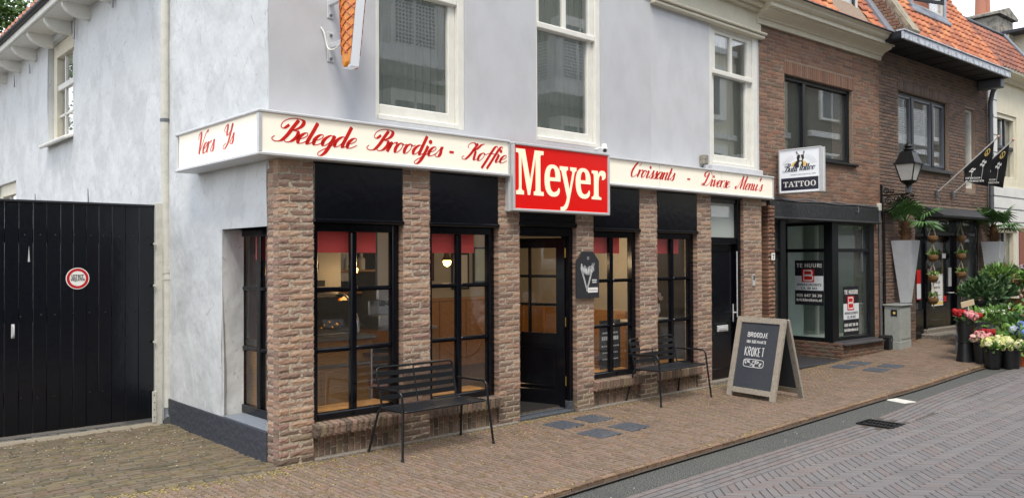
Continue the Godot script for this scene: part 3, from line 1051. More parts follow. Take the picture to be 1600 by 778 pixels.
func bay_window(t: Node3D, p: Pieces, x0: float, x1: float) -> void:
	var z := -0.08
	var sb := Geo.new() # roller shutter box
	sb.bx(x0 + 0.003, x1 - 0.003, 2.17, 2.67, -0.2, 0.0, 0.004)
	sb.bx(x0 - 0.012, x1 + 0.012, 2.135, 2.175, -0.2, 0.022, 0.012)
	put("shutter_box", sb, M.black_paint, t)
	var f := Geo.new()
	var a := x0 + 0.075
	var b := x1 - 0.075
	var m := (a + b) / 2.0 - 0.02
	f.bx(x0 + 0.004, a, 0.325, 2.135, -0.15, z + 0.012, 0.006)
	f.bx(b, x1 - 0.004, 0.325, 2.135, -0.15, z + 0.012, 0.006)
	f.bx(a, b, 2.06, 2.135, -0.15, z + 0.012, 0.006)
	f.bx(a, b, 0.325, 0.395, -0.15, z + 0.012, 0.008)
	var w := put("window", f, M.black_paint, t)
	var mu := Geo.new()
	mu.bx(m - 0.032, m + 0.032, 0.395, 2.06, -0.14, z + 0.004, 0.01)
	put("mullion", mu, M.black_paint, w)
	var rows := [0.395, 0.965, 1.525, 2.06]
	for y in [0.965, 1.525]:
		for s in [[a, m - 0.032], [m + 0.032, b]]:
			var r := Geo.new()
			r.bx(s[0], s[1], y - 0.021, y + 0.021, -0.135, z + 0.0, 0.012)
			put("rail", r, M.black_paint, w)
	for j in 3:
		for s in [[a, m - 0.032], [m + 0.032, b]]:
			var y0: float = rows[j] + (0.021 if j else 0.0)
			var y1: float = rows[j + 1] - (0.021 if j < 2 else 0.0)
			var q := Geo.new()
			var e := rng.randf_range(-0.0012, 0.0012)
			for d in [0.0, 0.006]:
				q.quad(Vector3(s[0], y0, -0.11 - d), Vector3(s[1], y0, -0.11 + e - d), Vector3(s[1], y1, -0.11 + e - d), Vector3(s[0], y1, -0.11 - d))
			put("pane", q, M.clear_pane, w)
	var bl := Geo.new() # red roller blind behind the top panes
	bl.bx(a + 0.01, b - 0.13, 1.865, 2.09, -0.175, -0.171)
	put("roller_blind", bl, M.blind_red, w)
	# rowlock sill and the low wall of upright bricks
	var core := Geo.new()
	core.bx(x0 - 0.005, x1 + 0.005, 0.215, 0.312, -0.12, 0.045)
	core.bx(x0, x1, -0.05, 0.22, -0.15, -0.035)
	var sw := put("sill_wall", core, M.mortar, t)
	var n := int(round((x1 - x0 + 0.05) / 0.0625))
	var pitch := (x1 - x0 + 0.05) / n
	for i in n:
		var at := Vector3(x0 - 0.025 + pitch * (i + 0.5), 0.268, -0.0)
		var bs := Basis.from_euler(Vector3(0.1 + rng.randf_range(-0.03, 0.03), 0, PI / 2 + rng.randf_range(-0.02, 0.02)))
		p.add(sw, Transform3D(bs.scaled_local(Vector3(0.105, pitch - 0.011, 0.13)), at), [3, 8, 9, 10, 11, 5][rng.randi() % 6], rng.randi() % 8)
	var xx := x0 + 0.004
	var k := 0
	while xx < x1 - 0.03:
		k += 1
		var ww := minf(0.0505, x1 - xx)
		var y := 0.004
		var l := 0.13 if k % 2 else 0.075
		while y < 0.21:
			var y1 := minf(y + l, 0.21)
			if 0.21 - y1 < 0.03:
				y1 = 0.21
			var bs := Basis.from_euler(Vector3(0, 0, PI / 2))
			p.add(sw, Transform3D(bs.scaled_local(Vector3(y1 - y, ww, 0.1)), Vector3(xx + ww / 2.0, (y + y1) / 2.0, -0.076 + rng.randf_range(-0.003, 0.002))), [5, 8, 9, 11, 10, 3][rng.randi() % 6], rng.randi() % 8)
			y = y1 + 0.0115
			l = 0.13
		xx += 0.0625


func shop_door(t: Node3D) -> void:
	var x0 := 2.87
	var x1 := 3.785
	var g := Geo.new()
	g.bx(x0 + 0.003, x1 - 0.003, 2.21, 2.67, -0.2, -0.02, 0.004)
	g.bx(x0 - 0.01, x1 + 0.008, 2.165, 2.215, -0.2, 0.016, 0.012)
	put("shutter_box", g, M.black_paint, t)
	g = Geo.new()
	g.bx(x0 + 0.004, x0 + 0.05, 0.0, 2.165, -0.2, -0.09, 0.006)
	g.bx(x1 - 0.06, x1 - 0.004, 0.12, 2.165, -0.2, -0.06, 0.006)
	g.bx(x0 + 0.05, x1 - 0.06, 2.06, 2.165, -0.2, -0.07, 0.006)
	var fr := put("door_frame", g, M.black_paint, t)
	g = Geo.new()
	g.bx(x1 - 0.064, x1 - 0.002, -0.02, 0.12, -0.2, -0.055, 0.006)
	put("frame_foot", g, M.bluestone, fr)
	g = Geo.new()
	g.bx(x0, x1, -0.06, 0.022, -0.25, -0.03, 0.008)
	g.bx(x0 + 0.04, x1 - 0.06, 0.022, 0.034, -0.2, -0.14, 0.004)
	put("threshold", g, M.bluestone, t)
	# the leaf stands open inwards, hinged on the right
	var d := Node3D.new()
	d.name = "door"
	t.add_child(d, true)
	d.position = Vector3(x1 - 0.075, 0.03, -0.13)
	d.rotation_degrees.y = -73.0
	g = Geo.new()
	var w := 0.83
	g.bx(-w, -w + 0.1, 0.0, 2.02, -0.045, 0.0, 0.004)
	g.bx(-0.115, 0.0, 0.0, 2.02, -0.045, 0.0, 0.004)
	g.bx(-w + 0.1, -0.115, 1.9, 2.02, -0.045, 0.0, 0.004)
	g.bx(-w + 0.1, -0.115, 0.74, 0.88, -0.045, 0.0, 0.004)
	g.bx(-w + 0.1, -0.115, 0.0, 0.2, -0.045, 0.0, 0.004)
	g.bx(-w + 0.1, -0.115, 0.2, 0.74, -0.035, -0.012, 0.0)
	put("leaf_frame", g, M.black_paint, d)
	g = Geo.new()
	for s in [[-w + 0.13, -0.145, 0.685, 0.705], [-w + 0.13, -0.145, 0.235, 0.255]]:
		g.bx(s[0], s[1], s[2], s[3], -0.014, -0.002, 0.005)
	for s in [[-w + 0.13, -w + 0.15], [-0.165, -0.145]]:
		g.bx(s[0], s[1], 0.255, 0.685, -0.014, -0.002, 0.005)
	put("panel_moulding", g, M.black_paint, d)
	var xs := [-w + 0.1, -0.483, -0.115]
	g = Geo.new()
	g.bx(-0.5, -0.466, 0.88, 1.9, -0.04, -0.004, 0.006)
	for y in [1.22, 1.56]:
		g.bx(xs[0], -0.5, y - 0.016, y + 0.016, -0.04, -0.004, 0.006)
		g.bx(-0.466, xs[2], y - 0.016, y + 0.016, -0.04, -0.004, 0.006)
	put("glazing_bars", g, M.black_paint, d)
	for c in [[xs[0], -0.5], [-0.466, xs[2]]]:
		for r in [[0.88, 1.204], [1.236, 1.544], [1.576, 1.9]]:
			g = Geo.new()
			g.quad(Vector3(c[0], r[0], -0.022), Vector3(c[1], r[0], -0.022), Vector3(c[1], r[1], -0.022), Vector3(c[0], r[1], -0.022))
			put("pane", g, M.clear_pane, d)
	for y in [0.32, 1.02, 1.84]:
		g = Geo.new()
		g.bx(0.002, 0.016, y - 0.05, y + 0.05, -0.05, -0.004, 0.003)
		g.tube([Vector3(0.014, y - 0.055, 0.0), Vector3(0.014, y + 0.055, 0.0)], 0.008, 8)
		put("hinge", g, M.brass, d)
	g = Geo.new()
	g.tube([Vector3(-w + 0.05, 0.98, 0.0), Vector3(-w + 0.05, 0.98, 0.05), Vector3(-w + 0.16, 0.98, 0.055)], 0.009, 8)
	put("door_handle", g, M.brass, d)


func flat_door(t: Node3D) -> void: # the closed dark door of the flat above
	var x0 := 6.56
	var x1 := 7.39
	var g := Geo.new()
	g.bx(x0 + 0.003, x0 + 0.06, 0.0, 2.66, -0.2, -0.07, 0.005)
	g.bx(x1 - 0.085, x1 - 0.003, 0.0, 2.66, -0.2, -0.05, 0.005)
	g.bx(x0 + 0.06, x1 - 0.085, 2.6, 2.66, -0.2, -0.07, 0.005)
	g.bx(x0 + 0.06, x1 - 0.085, 2.0, 2.1, -0.2, -0.06, 0.008)
	var fr := put("door_frame", g, M.black_paint, t)
	g = Geo.new()
	g.quad(Vector3(x0 + 0.06, 2.1, -0.11), Vector3(x1 - 0.085, 2.1, -0.11), Vector3(x1 - 0.085, 2.6, -0.11), Vector3(x0 + 0.06, 2.6, -0.11))
	g.quad(Vector3(x0 + 0.06, 2.1, -0.12), Vector3(x1 - 0.085, 2.1, -0.12), Vector3(x1 - 0.085, 2.6, -0.12), Vector3(x0 + 0.06, 2.6, -0.12))
	put("transom_pane", g, M.frosted, fr)
	g = Geo.new()
	g.bx(x0, x1, -0.06, 0.05, -0.2, -0.02, 0.01)
	put("threshold", g, M.cement, t)
	g = Geo.new()
	g.bx(x0 + 0.062, x1 - 0.1, 0.05, 1.998, -0.17, -0.115, 0.004)
	var d := put("door", g, M.black_paint, t)
	g = Geo.new()
	for y in [0.2, 0.7, 0.86, 1.9]:
		g.bx(x0 + 0.064, x1 - 0.11, y - 0.008, y + 0.008, -0.12, -0.104, 0.005)
	put("door_moulding", g, M.black_paint, d)
	g = Geo.new()
	g.bx(6.85, 7.12, 0.735, 0.825, -0.118, -0.098, 0.006)
	g.bx(6.88, 7.09, 0.755, 0.8, -0.1, -0.09, 0.006)
	put("letter_slot", g, M.alu, d)
	g = Geo.new()
	g.bx(7.262, 7.282, 0.85, 1.12, -0.118, -0.106, 0.003)
	g.tube([Vector3(7.272, 1.0, -0.11), Vector3(7.272, 1.0, -0.055), Vector3(7.18, 1.0, -0.05)], 0.01, 8)
	g.tube([Vector3(7.3, 0.93, -0.06), Vector3(7.3, 1.9, -0.06)], 0.009, 8)
	put("door_handle", g, M.alu, d)


# ---------------------------------------------------------------- the house behind, along the gateway
func build_rear_house() -> void:
	var t := thing("rear_house", "long off-white plastered side wing with a white eave on curved brackets", "house")
	var wv := FastNoiseLite.new()
	wv.seed = 11
	wv.frequency = 0.01
	var sx := Transform3D(Basis(Vector3(0, 0, 1), Vector3(0, 1, 0), Vector3(-1, 0, 0)), Vector3(0.02, 0, 0))
	var g := Geo.new()
	g.slab(-18.0, -2.64, 0.0, 5.62, -0.3, 0.0, [[-8.12, -6.62, 3.66, 5.25], [-12.2, -10.42, 1.6, 3.27]], sx, 0.12, wv, 0.016)
	put("wall", g, M.side_plaster, t)
	for h in [[-8.12, -6.62, 3.66, 5.25], [-12.2, -10.42, 1.6, 3.27]]:
		var f := Geo.new()
		f.bx(0.1, 0.2, h[2], h[3], h[0], h[0] + 0.2, 0.006)
		f.bx(0.1, 0.2, h[2], h[3], h[1] - 0.2, h[1], 0.006)
		f.bx(0.09, 0.2, h[3] - 0.22, h[3], h[0] + 0.2, h[1] - 0.2, 0.006)
		f.bx(0.1, 0.2, h[2], h[2] + 0.08, h[0] + 0.2, h[1] - 0.2, 0.006)
		var w := put("window", f, M.cream_paint, t)
		var my: float = lerpf(h[2], h[3], 0.56)
		f = Geo.new()
		f.bx(0.12, 0.19, my - 0.04, my + 0.05, h[0] + 0.2, h[1] - 0.2, 0.006)
		for k in [0.36, 0.66]:
			var zc: float = lerpf(h[0], h[1], k)
			f.bx(0.14, 0.18, h[2] + 0.08, h[3] - 0.22, zc - 0.02, zc + 0.02, 0.004)
		f.bx(0.14, 0.18, lerpf(h[2], my, 0.5) - 0.018, lerpf(h[2], my, 0.5) + 0.018, h[0] + 0.2, h[1] - 0.2, 0.004)
		put("glazing_bars", f, M.white_paint, w)
		f = Geo.new()
		f.quad(Vector3(0.17, h[2], h[0]), Vector3(0.17, h[2], h[1]), Vector3(0.17, h[3], h[1]), Vector3(0.17, h[3], h[0]))
		f.quad(Vector3(0.18, h[2], h[0]), Vector3(0.18, h[2], h[1]), Vector3(0.18, h[3], h[1]), Vector3(0.18, h[3], h[0]))
		put("pane", f, M.pane, w)
		f = Geo.new()
		f.bx(0.9, 0.95, h[2] - 0.3, h[3] + 0.3, h[0] - 0.3, h[1] + 0.3)
		put("dark_room", f, M.dark_room, w)
		f = Geo.new()
		f.box(Vector3(0.0, h[2] - 0.01, (h[0] + h[1]) / 2.0), Vector3(0.24, 0.05, h[1] - h[0] + 0.02), 0.012, Basis.from_euler(Vector3(0, 0, 0.35)))
		put("sill", f, M.white_paint, w)
	# eave: soffit boards, fascia, dark edge, brackets
	g = Geo.new()
	g.bx(-0.36, 0.02, 5.36, 5.40, -18.0, -2.7, 0.0)
	put("soffit", g, M.white_paint, t)
	g = Geo.new()
	g.bx(-0.40, -0.36, 5.36, 5.50, -18.0, -2.7, 0.01)
	put("fascia", g, M.white_paint, t)
	g = Geo.new()
	g.tube([Vector3(-0.43, 5.5, -18.0), Vector3(-0.43, 5.5, -2.7)], 0.045, 10)
	put("gutter", g, M.gutter_dark, t)
	for z in [-4.75, -5.8, -6.8, -7.85, -8.95, -10.1, -11.3, -12.5]:
		var poly := PackedVector2Array([Vector2(0.02, 5.36), Vector2(-0.34, 5.36), Vector2(-0.33, 5.31), Vector2(-0.27, 5.24), Vector2(-0.18, 5.19), Vector2(-0.08, 5.17), Vector2(0.02, 5.17)])
		var b := Geo.new()
		b.extrude(poly, 0.11, Transform3D(Basis.IDENTITY, Vector3(0, 0, z - 0.055)))
		put("bracket", b, M.white_paint, t)
	g = Geo.new()
	g.quad(Vector3(-0.45, 5.5, -18), Vector3(-0.45, 5.5, -2.7), Vector3(3.2, 8.6, -2.7), Vector3(3.2, 8.6, -18))
	put("roof", g, M.lead_red, t)
	var rt := Geo.new()
	for i in 46:
		rt.lathe([Vector2(0.0, 0.08), Vector2(0.05, 0.06), Vector2(0.07, 0.0)], 6, Vector3(-0.42, 5.52, -15.0 + 0.26 * i))
	put("eave_tiles", rt, M.lead_red, t)
	for a in [[-6.45, 5.03, 5.36], [-4.63, 5.07, 5.4], [-9.21, 5.0, 5.17], [-10.4, 4.95, 5.17], [-8.77, 2.6, 2.92], [-5.7, 2.45, 2.8]]:
		var r := Geo.new()
		r.tube([Vector3(-0.02, a[1], a[0]), Vector3(-0.02, (a[1] + a[2]) / 2.0, a[0]), Vector3(-0.025, a[2], a[0])], [0.014, 0.011, 0.006], 6)
		put("wall_anchor", r, M.grey_metal, t)


func window_frame(parent: Node, called: String, x0: float, x1: float, y0: float, y1: float, z: float, w: float, d: float, m: Material) -> MeshInstance3D:
	var f := Geo.new()
	f.bx(x0, x0 + w, y0, y1, z - d, z, 0.006)
	f.bx(x1 - w, x1, y0, y1, z - d, z, 0.006)
	f.bx(x0 + w, x1 - w, y1 - w, y1, z - d, z, 0.006)
	f.bx(x0 + w, x1 - w, y0, y0 + w, z - d, z, 0.006)
	return put(called, f, m, parent)


func pane(parent: Node, x0: float, x1: float, y0: float, y1: float, z: float, m: Material, double_ := true) -> void:
	var g := Geo.new()
	var e := rng.randf_range(-0.002, 0.002)
	for d in [0.0, 0.005, 0.018, 0.023] if double_ else [0.0, 0.005]:
		g.quad(Vector3(x0, y0, z - d), Vector3(x1, y0, z + e - d), Vector3(x1, y1, z + e - d), Vector3(x0, y1, z - d))
	put("pane", g, m, parent)


# a moulding whose profile (z, y) runs along x from x0 to x1
func moulding(g: Geo, prof: Array, x0: float, x1: float) -> void:
	g.extrude(PackedVector2Array(prof), x1 - x0, Transform3D(Basis(Vector3(0, 0, 1), Vector3(0, 1, 0), Vector3(-1, 0, 0)), Vector3(x1, 0, 0)))


func pantile() -> ArrayMesh: # unit exposed length towards -y, rounded nose, hump along the middle
	if shared.has("pantile"):
		return shared.pantile
	var g := Geo.new()
	var n := 7
	var prev := []
	for i in n + 1:
		var u := float(i) / n
		var zz := 0.17 * sin(u * PI * 1.0) - 0.05 * sin(u * TAU)
		var nose := -0.14 * sin(u * PI)
		var row := [Vector3(u - 0.5, 0.62, zz - 0.20), Vector3(u - 0.5, -0.42 + nose, zz), Vector3(u - 0.5, -0.5 + nose, zz - 0.05), Vector3(u - 0.5, -0.46 + nose, zz - 0.17)]
		if i:
			for k in 3:
				g.quad(prev[k], prev[k + 1], row[k + 1], row[k])
		prev = row
	shared.pantile = g.mesh()
	return shared.pantile


const TILES := [Color8(204, 128, 82), Color8(194, 116, 74), Color8(210, 138, 90), Color8(184, 108, 72), Color8(168, 100, 72), Color8(200, 124, 86), Color8(154, 92, 68)]
const TILES_DARK := [Color8(160, 98, 76), Color8(146, 88, 70), Color8(168, 106, 80), Color8(138, 84, 68), Color8(154, 100, 82), Color8(130, 82, 68), Color8(164, 98, 72)]


func roof_field(p: Pieces, parent: Node3D, x0: float, x1: float, z0: float, y0: float, slope: float, rows: int, holes := [], skew := 0.0) -> void:
	var a := deg_to_rad(slope)
	var up := Vector3(0, sin(a), -cos(a))
	var nrm := Vector3(0, cos(a), sin(a))
	var b := Basis(Vector3.RIGHT, up, nrm)
	for r in rows:
		var x := x0
		var lim := x1 + skew * r * 0.2
		while x + 0.2 <= lim + 0.01:
			var c := Vector3(x + 0.1, y0, z0) + up * (0.2 * r + 0.06)
			x += 0.2
			var skip := false
			for h in holes:
				skip = skip or (c.x > h[0] and c.x < h[1] and c.y > h[2])
			if not skip:
				p.add(parent, Transform3D((b * Basis.from_euler(Vector3(rng.randf_range(-0.02, 0.02), 0, rng.randf_range(-0.015, 0.015)))).scaled_local(Vector3(0.212, 0.23, 0.2)), c + nrm * rng.randf_range(-0.003, 0.003)), rng.randi() % 7, 0)


const REDS := [Color8(166, 128, 106), Color8(155, 117, 98), Color8(175, 135, 110), Color8(148, 112, 96), Color8(163, 130, 113), Color8(140, 112, 96), Color8(168, 124, 101), Color8(129, 110, 96), Color8(138, 120, 103), Color8(120, 105, 94)]


func build_tattoo_shop() -> void:
	var t := thing("tattoo_shop", "red-brown brick house with a cream cornice and an empty shop to let", "house", Vector3(8.17, 0, -0.19), -2.88)
	var p := Pieces.new()
	var g := Geo.new()
	var hole := [0.71, 2.88, 3.46, 4.79]
	g.slab(0.0, 3.853, 2.45, 5.5, -0.4, -0.0035, [hole])
	g.bx(3.62, 3.853, -0.1, 2.45, -0.4, -0.0035)
	g.bx(0.0, 0.17, -0.1, 2.45, -0.4, -0.0035)
	var wall := put("front_wall", g, M.dark_mortar, t)
	brick_face(p, wall, Transform3D(Basis.IDENTITY, Vector3(0.0, 0, 0)), 3.85, 2.72, 5.46, [0, 1, 2, 3, 4, 5, 6, 8], 0, 0.0625, 0.051, 0.21, 0.0115, 0.05, [[0.7, 2.895, 3.4, 4.995], [-1.0, -0.5, 0.0, 0.1]], 0.008)
	brick_face(p, wall, Transform3D(Basis.IDENTITY, Vector3(3.62, 0, 0)), 0.235, 0.1, 2.70, [0, 1, 3, 4, 5], 0, 0.0625, 0.051, 0.21, 0.0115, 0.05, [], 0.008)
	brick_face(p, wall, Transform3D(Basis.IDENTITY, Vector3(0.0, 0, 0.15)), 0.17, 0.0, 2.66, [0, 2, 3, 6], 0, 0.0625, 0.051, 0.21, 0.0115, 0.2, [], 0.008)
	var x := 0.70
	while x < 2.89: # upright bricks over the window
		p.add(wall, Transform3D(Basis.from_euler(Vector3(0, 0, PI / 2)).scaled_local(Vector3(0.2, 0.05, 0.05)), Vector3(x + 0.026, 4.892, -0.022 + rng.randf_range(-0.002, 0.003))), [0, 1, 3, 4, 6][rng.randi() % 5], rng.randi() % 8)
		x += 0.0605
	# first floor window
	var w := window_frame(t, "window", 0.71, 2.88, 3.46, 4.79, -0.07, 0.07, 0.1, M.black_metal)
	g = Geo.new()
	g.bx(1.34, 1.43, 3.53, 4.72, -0.16, -0.06, 0.006)
	put("mullion", g, M.black_metal, w)
	pane(w, 0.78, 1.34, 3.53, 4.72, -0.12, M.pane)
	pane(w, 1.43, 2.81, 3.53, 4.72, -0.12, M.pane)
	g = Geo.new()
	g.bx(0.66, 2.98, 3.42, 3.465, -0.1, 0.06, 0.01)
	put("sill", g, M.black_metal, w)
	room_box(w, 0.6, 3.6, 3.4, 4.85, -1.8, -0.41)
	# cornice
	g = Geo.new()
	moulding(g, [Vector2(-0.1, 5.46), Vector2(0.045, 5.46), Vector2(0.05, 5.535), Vector2(0.075, 5.545), Vector2(0.085, 5.57), Vector2(0.13, 5.60), Vector2(0.20, 5.625), Vector2(0.24, 5.64), Vector2(0.24, 5.665), Vector2(0.30, 5.67), Vector2(0.30, 5.735), Vector2(0.34, 5.745), Vector2(0.37, 5.77), Vector2(0.385, 5.81), Vector2(0.43, 5.835), Vector2(-0.1, 5.835)], -0.1, 3.86)
	put("cornice", g, M.cream_paint, t)
	g = Geo.new()
	g.bx(-0.12, 3.88, 5.836, 5.862, -0.2, 0.455, 0.008)
	put("gutter_edge", g, M.gutter_dark, t)
	# roof and dormer
	g = Geo.new()
	g.quad(Vector3(0, 5.84, 0.28), Vector3(3.85, 5.84, 0.28), Vector3(3.85, 8.24, -1.22), Vector3(0, 8.24, -1.22))
	g.bx(0.0, 3.85, 5.5, 8.2, -5.0, -1.25)
	var roof := put("roof", g, M.dark_mortar, t)
	var pt := Pieces.new()
	pt.called = "roof_tile"
	roof_field(pt, roof, 0.0, 3.7, 0.31, 5.85, 58.0, 13, [[1.9, 3.18, 6.0]])
	lay(pt, t, [pantile()], TILES, M.tile_orange_base, {"key": "tile", "mat": M.tile_orange_base}, 120)
	g = Geo.new()
	g.bx(1.98, 2.04, 6.02, 7.5, -1.2, -0.02, 0.01)
	g.bx(3.06, 3.14, 6.02, 7.5, -1.2, -0.02, 0.01)
	g.bx(1.98, 3.14, 5.99, 6.09, -0.4, 0.01, 0.01)
	g.bx(1.98, 3.14, 7.4, 7.55, -1.3, 0.02, 0.01)
	g.bx(1.9, 3.2, 5.92, 6.0, -0.3, 0.06, 0.02)
	var dm := put("dormer", g, M.old_white, t)
	var df := window_frame(dm, "frame", 2.04, 3.06, 6.09, 7.4, -0.03, 0.06, 0.06, M.black_metal)
	g = Geo.new()
	g.bx(2.1, 3.0, 6.5, 6.56, -0.09, -0.03, 0.005)
	put("rail", g, M.black_metal, df)
	pane(df, 2.1, 3.0, 6.15, 6.5, -0.05, M.pane)
	pane(df, 2.1, 3.0, 6.56, 7.34, -0.05, M.pane)
	g = Geo.new()
	g.bx(2.04, 3.06, 6.1, 7.4, -0.16, -0.14)
	put("net_curtain", g, M.white_wall, df)
	# parapet between the two roofs
	g = Geo.new()
	var sl := Vector2(-cos(deg_to_rad(58.0)), sin(deg_to_rad(58.0)))
	var c0 := Vector2(0.30, 5.86)
	var prof := [c0, c0 + Vector2(0.26, 0.05), c0 + Vector2(0.26, 0.05) + sl * 3.0, c0 + sl * 3.0]
	moulding(g, prof, 3.94, 4.2)
	var par := put("parapet", g, M.mortar, t)
	var px := Transform3D(Basis(Vector3(0, 0, 1), Vector3(0, 1, 0), Vector3(-1, 0, 0)), Vector3(3.925, 0, 0))
	for k in 36:
		var y := 5.9 + k * 0.0625
		var zz := c0.x - (y - c0.y) / tan(deg_to_rad(58.0))
		var l0 := 0.0 if k % 2 else -0.1
		for q in [[zz + l0, zz + l0 + 0.2], [zz + l0 + 0.212, minf(zz + l0 + 0.4, zz + 0.22)]]:
			if q[1] - q[0] > 0.03:
				p.add(par, px * Transform3D(Basis.IDENTITY.scaled_local(Vector3(q[1] - q[0], 0.05, 0.05)), Vector3((q[0] + q[1]) / 2.0, y + 0.025, -0.012)), [0, 1, 2, 4, 8][rng.randi() % 5], rng.randi() % 8)
	g = Geo.new()
	moulding(g, [prof[1], prof[1] + Vector2(0.05, 0.03), prof[2] + Vector2(0.05, 0.03), prof[2]], 3.91, 4.23)
	put("coping", g, M.coping, t)
	g = Geo.new()
	moulding(g, [c0 + Vector2(0.0, -0.03), c0 + Vector2(0.045, 0.0), c0 + Vector2(0.045, 0.0) + sl * 3.0, c0 + sl * 3.0], 3.66, 3.925)
	put("flashing", g, M.lead, t)
	# shop front
	g = Geo.new()
	g.bx(0.175, 3.66, 2.44, 2.70, -0.1, 0.075, 0.012)
	g.bx(0.12, 3.70, 2.415, 2.45, -0.1, 0.11, 0.012)
	g.bx(0.14, 3.68, 2.70, 2.72, -0.05, 0.06, 0.005)
	put("fascia", g, M.dark_fascia, t)
	g = Geo.new()
	var cb := []
	for i in 26:
		var q := i / 25.0
		cb.append(Vector3(0.05 + 3.7 * q, 2.755 + 0.012 * sin(q * 23.0) - 0.02 * q, 0.03))
	g.tube(cb, 0.011, 6)
	cb = []
	for i in 26:
		var q := i / 25.0
		cb.append(Vector3(0.3 + 3.3 * q, 2.725 + 0.01 * sin(q * 17.0 + 1.0), 0.07))
	g.tube(cb, 0.009, 6)
	g.tube([Vector3(2.9, 2.78, 0.04), Vector3(2.9, 2.66, 0.085), Vector3(2.88, 2.6, 0.09), Vector3(2.78, 2.62, 0.09)], 0.007, 6)
	put("cables", g, M.dull_zinc, t)
	var sf := Node3D.new()
	sf.name = "shop_front"
	t.add_child(sf)
	for q in [
		[0.555, 0.71, 0.05, 2.42, -0.16, 0.0, 0.006],
		[2.14, 2.345, 0.33, 2.42, -0.16, 0.0, 0.006],
		[3.44, 3.615, 0.33, 2.42, -0.16, 0.0, 0.006],
		[0.17, 0.2, 0.05, 2.42, -0.1, -0.02, 0.004],
		[0.2, 0.555, 1.9, 1.95, -0.1, -0.01, 0.005],
		[0.2, 0.555, 2.37, 2.42, -0.1, -0.02, 0.005],
		[2.345, 3.44, 1.9, 1.96, -0.12, -0.01, 0.006],
		[2.345, 3.44, 0.33, 0.40, -0.12, 0.0, 0.006],
		[2.345, 3.44, 2.37, 2.42, -0.12, 0.0, 0.006],
		[0.2, 0.555, 0.05, 0.4, -0.1, -0.02, 0.005],
		[2.16, 2.24, 0.33, 2.42, -1.02, -0.92, 0.006],
		[2.16, 2.24, 1.9, 1.96, -0.92, -0.16, 0.006],
		[2.16, 2.24, 0.33, 0.40, -0.92, -0.16, 0.006],
		[2.16, 2.24, 2.37, 2.42, -0.92, -0.16, 0.006]]:
		g = Geo.new()
		g.bx(q[0], q[1], q[2], q[3], q[4], q[5], q[6])
		put("post" if q[3] - q[2] > 1.0 else "rail", g, M.black_metal, sf)
	pane(sf, 0.2, 0.555, 0.4, 1.9, -0.05, M.pane)
	pane(sf, 0.2, 0.555, 1.95, 2.37, -0.05, M.pane)
	pane(sf, 2.345, 3.44, 0.40, 1.9, -0.06, M.pane)
	pane(sf, 2.345, 3.44, 1.96, 2.37, -0.06, M.pane)
	for q in [[0.40, 1.9], [1.96, 2.37]]: # return window beside the recessed entrance
		g = Geo.new()
		g.quad(Vector3(2.2, q[0], -0.92), Vector3(2.2, q[0], -0.16), Vector3(2.2, q[1], -0.16), Vector3(2.2, q[1], -0.92))
		g.quad(Vector3(2.21, q[0], -0.92), Vector3(2.209, q[0], -0.16), Vector3(2.21, q[1], -0.16), Vector3(2.209, q[1], -0.92))
		put("pane", g, M.pane, sf)
	g = Geo.new()
	g.bx(0.71, 2.16, 0.03, 2.42, -1.04, -0.98, 0.0)
	g.bx(0.71, 2.16, 2.42, 2.45, -1.0, 0.0, 0.0)
	put("entrance_back", g, M.black_metal, t)
	g = Geo.new()
	g.bx(0.71, 2.17, -0.1, 0.045, -1.0, 0.16, 0.008)
	put("entrance_floor", g, M.slate, t)
	# bright empty room inside
	g = Geo.new()
	g.bx(2.3, 3.9, 0.2, 0.36, -3.0, -0.13)
	g.bx(2.3, 5.0, 2.44, 2.5, -3.0, -0.13)
	g.bx(2.3, 5.0, 0.3, 2.5, -3.0, -2.9)
	g.bx(3.8, 3.9, 0.3, 2.5, -2.9, -0.4)
	g.bx(0.0, 0.68, 0.0, 2.5, -1.2, -1.1)
	g.bx(0.66, 0.70, 0.0, 2.5, -1.1, -0.17)
	g.bx(2.75, 2.8, 0.36, 2.44, -2.9, -0.95)
	put("shop_room", g, M.pale_green, t)
	g = Geo.new()
	g.bx(2.55, 3.4, 0.5, 1.9, -1.9, -1.87, 0.0)
	g.bx(3.2, 3.26, 0.36, 2.44, -0.95, -0.9, 0.0)
	put("partition", g, M.white_wall, t)
	# brick base with a sloping slate sill
	g = Geo.new()
	g.bx(2.2, 3.62, -0.1, 0.32, -0.3, 0.145)
	g.bx(2.152, 2.3, -0.1, 0.33, -0.95, 0.0)
	var bs := put("base_wall", g, M.dark_mortar, t)
	brick_face(p, bs, Transform3D(Basis.IDENTITY, Vector3(2.17, 0, 0.16)), 1.46, 0.03, 0.285, [3, 5, 8, 9, 7], 0, 0.0625, 0.051, 0.21, 0.0115, 0.1, [], 0.01)
	brick_face(p, bs, Transform3D(Basis(Vector3(0, 0, 1), Vector3(0, 1, 0), Vector3(-1, 0, 0)), Vector3(2.14, 0, -0.95)), 1.1, 0.03, 0.34, [3, 5, 8, 9, 7], 0, 0.0625, 0.051, 0.21, 0.0115, 0.08, [], 0.01)
	g = Geo.new()
	for i in 12:
		g.box(Vector3(2.23 + 0.118 * i, 0.318, 0.095), Vector3(0.114, 0.022, 0.24), 0.004, Basis.from_euler(Vector3(0.22 + rng.randf_range(-0.02, 0.02), 0, 0)))
	put("slate_sill", g, M.slate, bs)
	lay(p, t, brick_variants(), REDS, M.brick_red_base, {"key": "red", "mat": M.brick_red_base})
	# pipe and cable clips at the corner
	g = Geo.new()
	g.tube([Vector3(3.79, 0.08, 0.03), Vector3(3.78, 1.5, 0.03), Vector3(3.76, 2.72, 0.03)], 0.022, 8)
	put("conduit", g, M.dull_zinc, t)
	g = Geo.new()
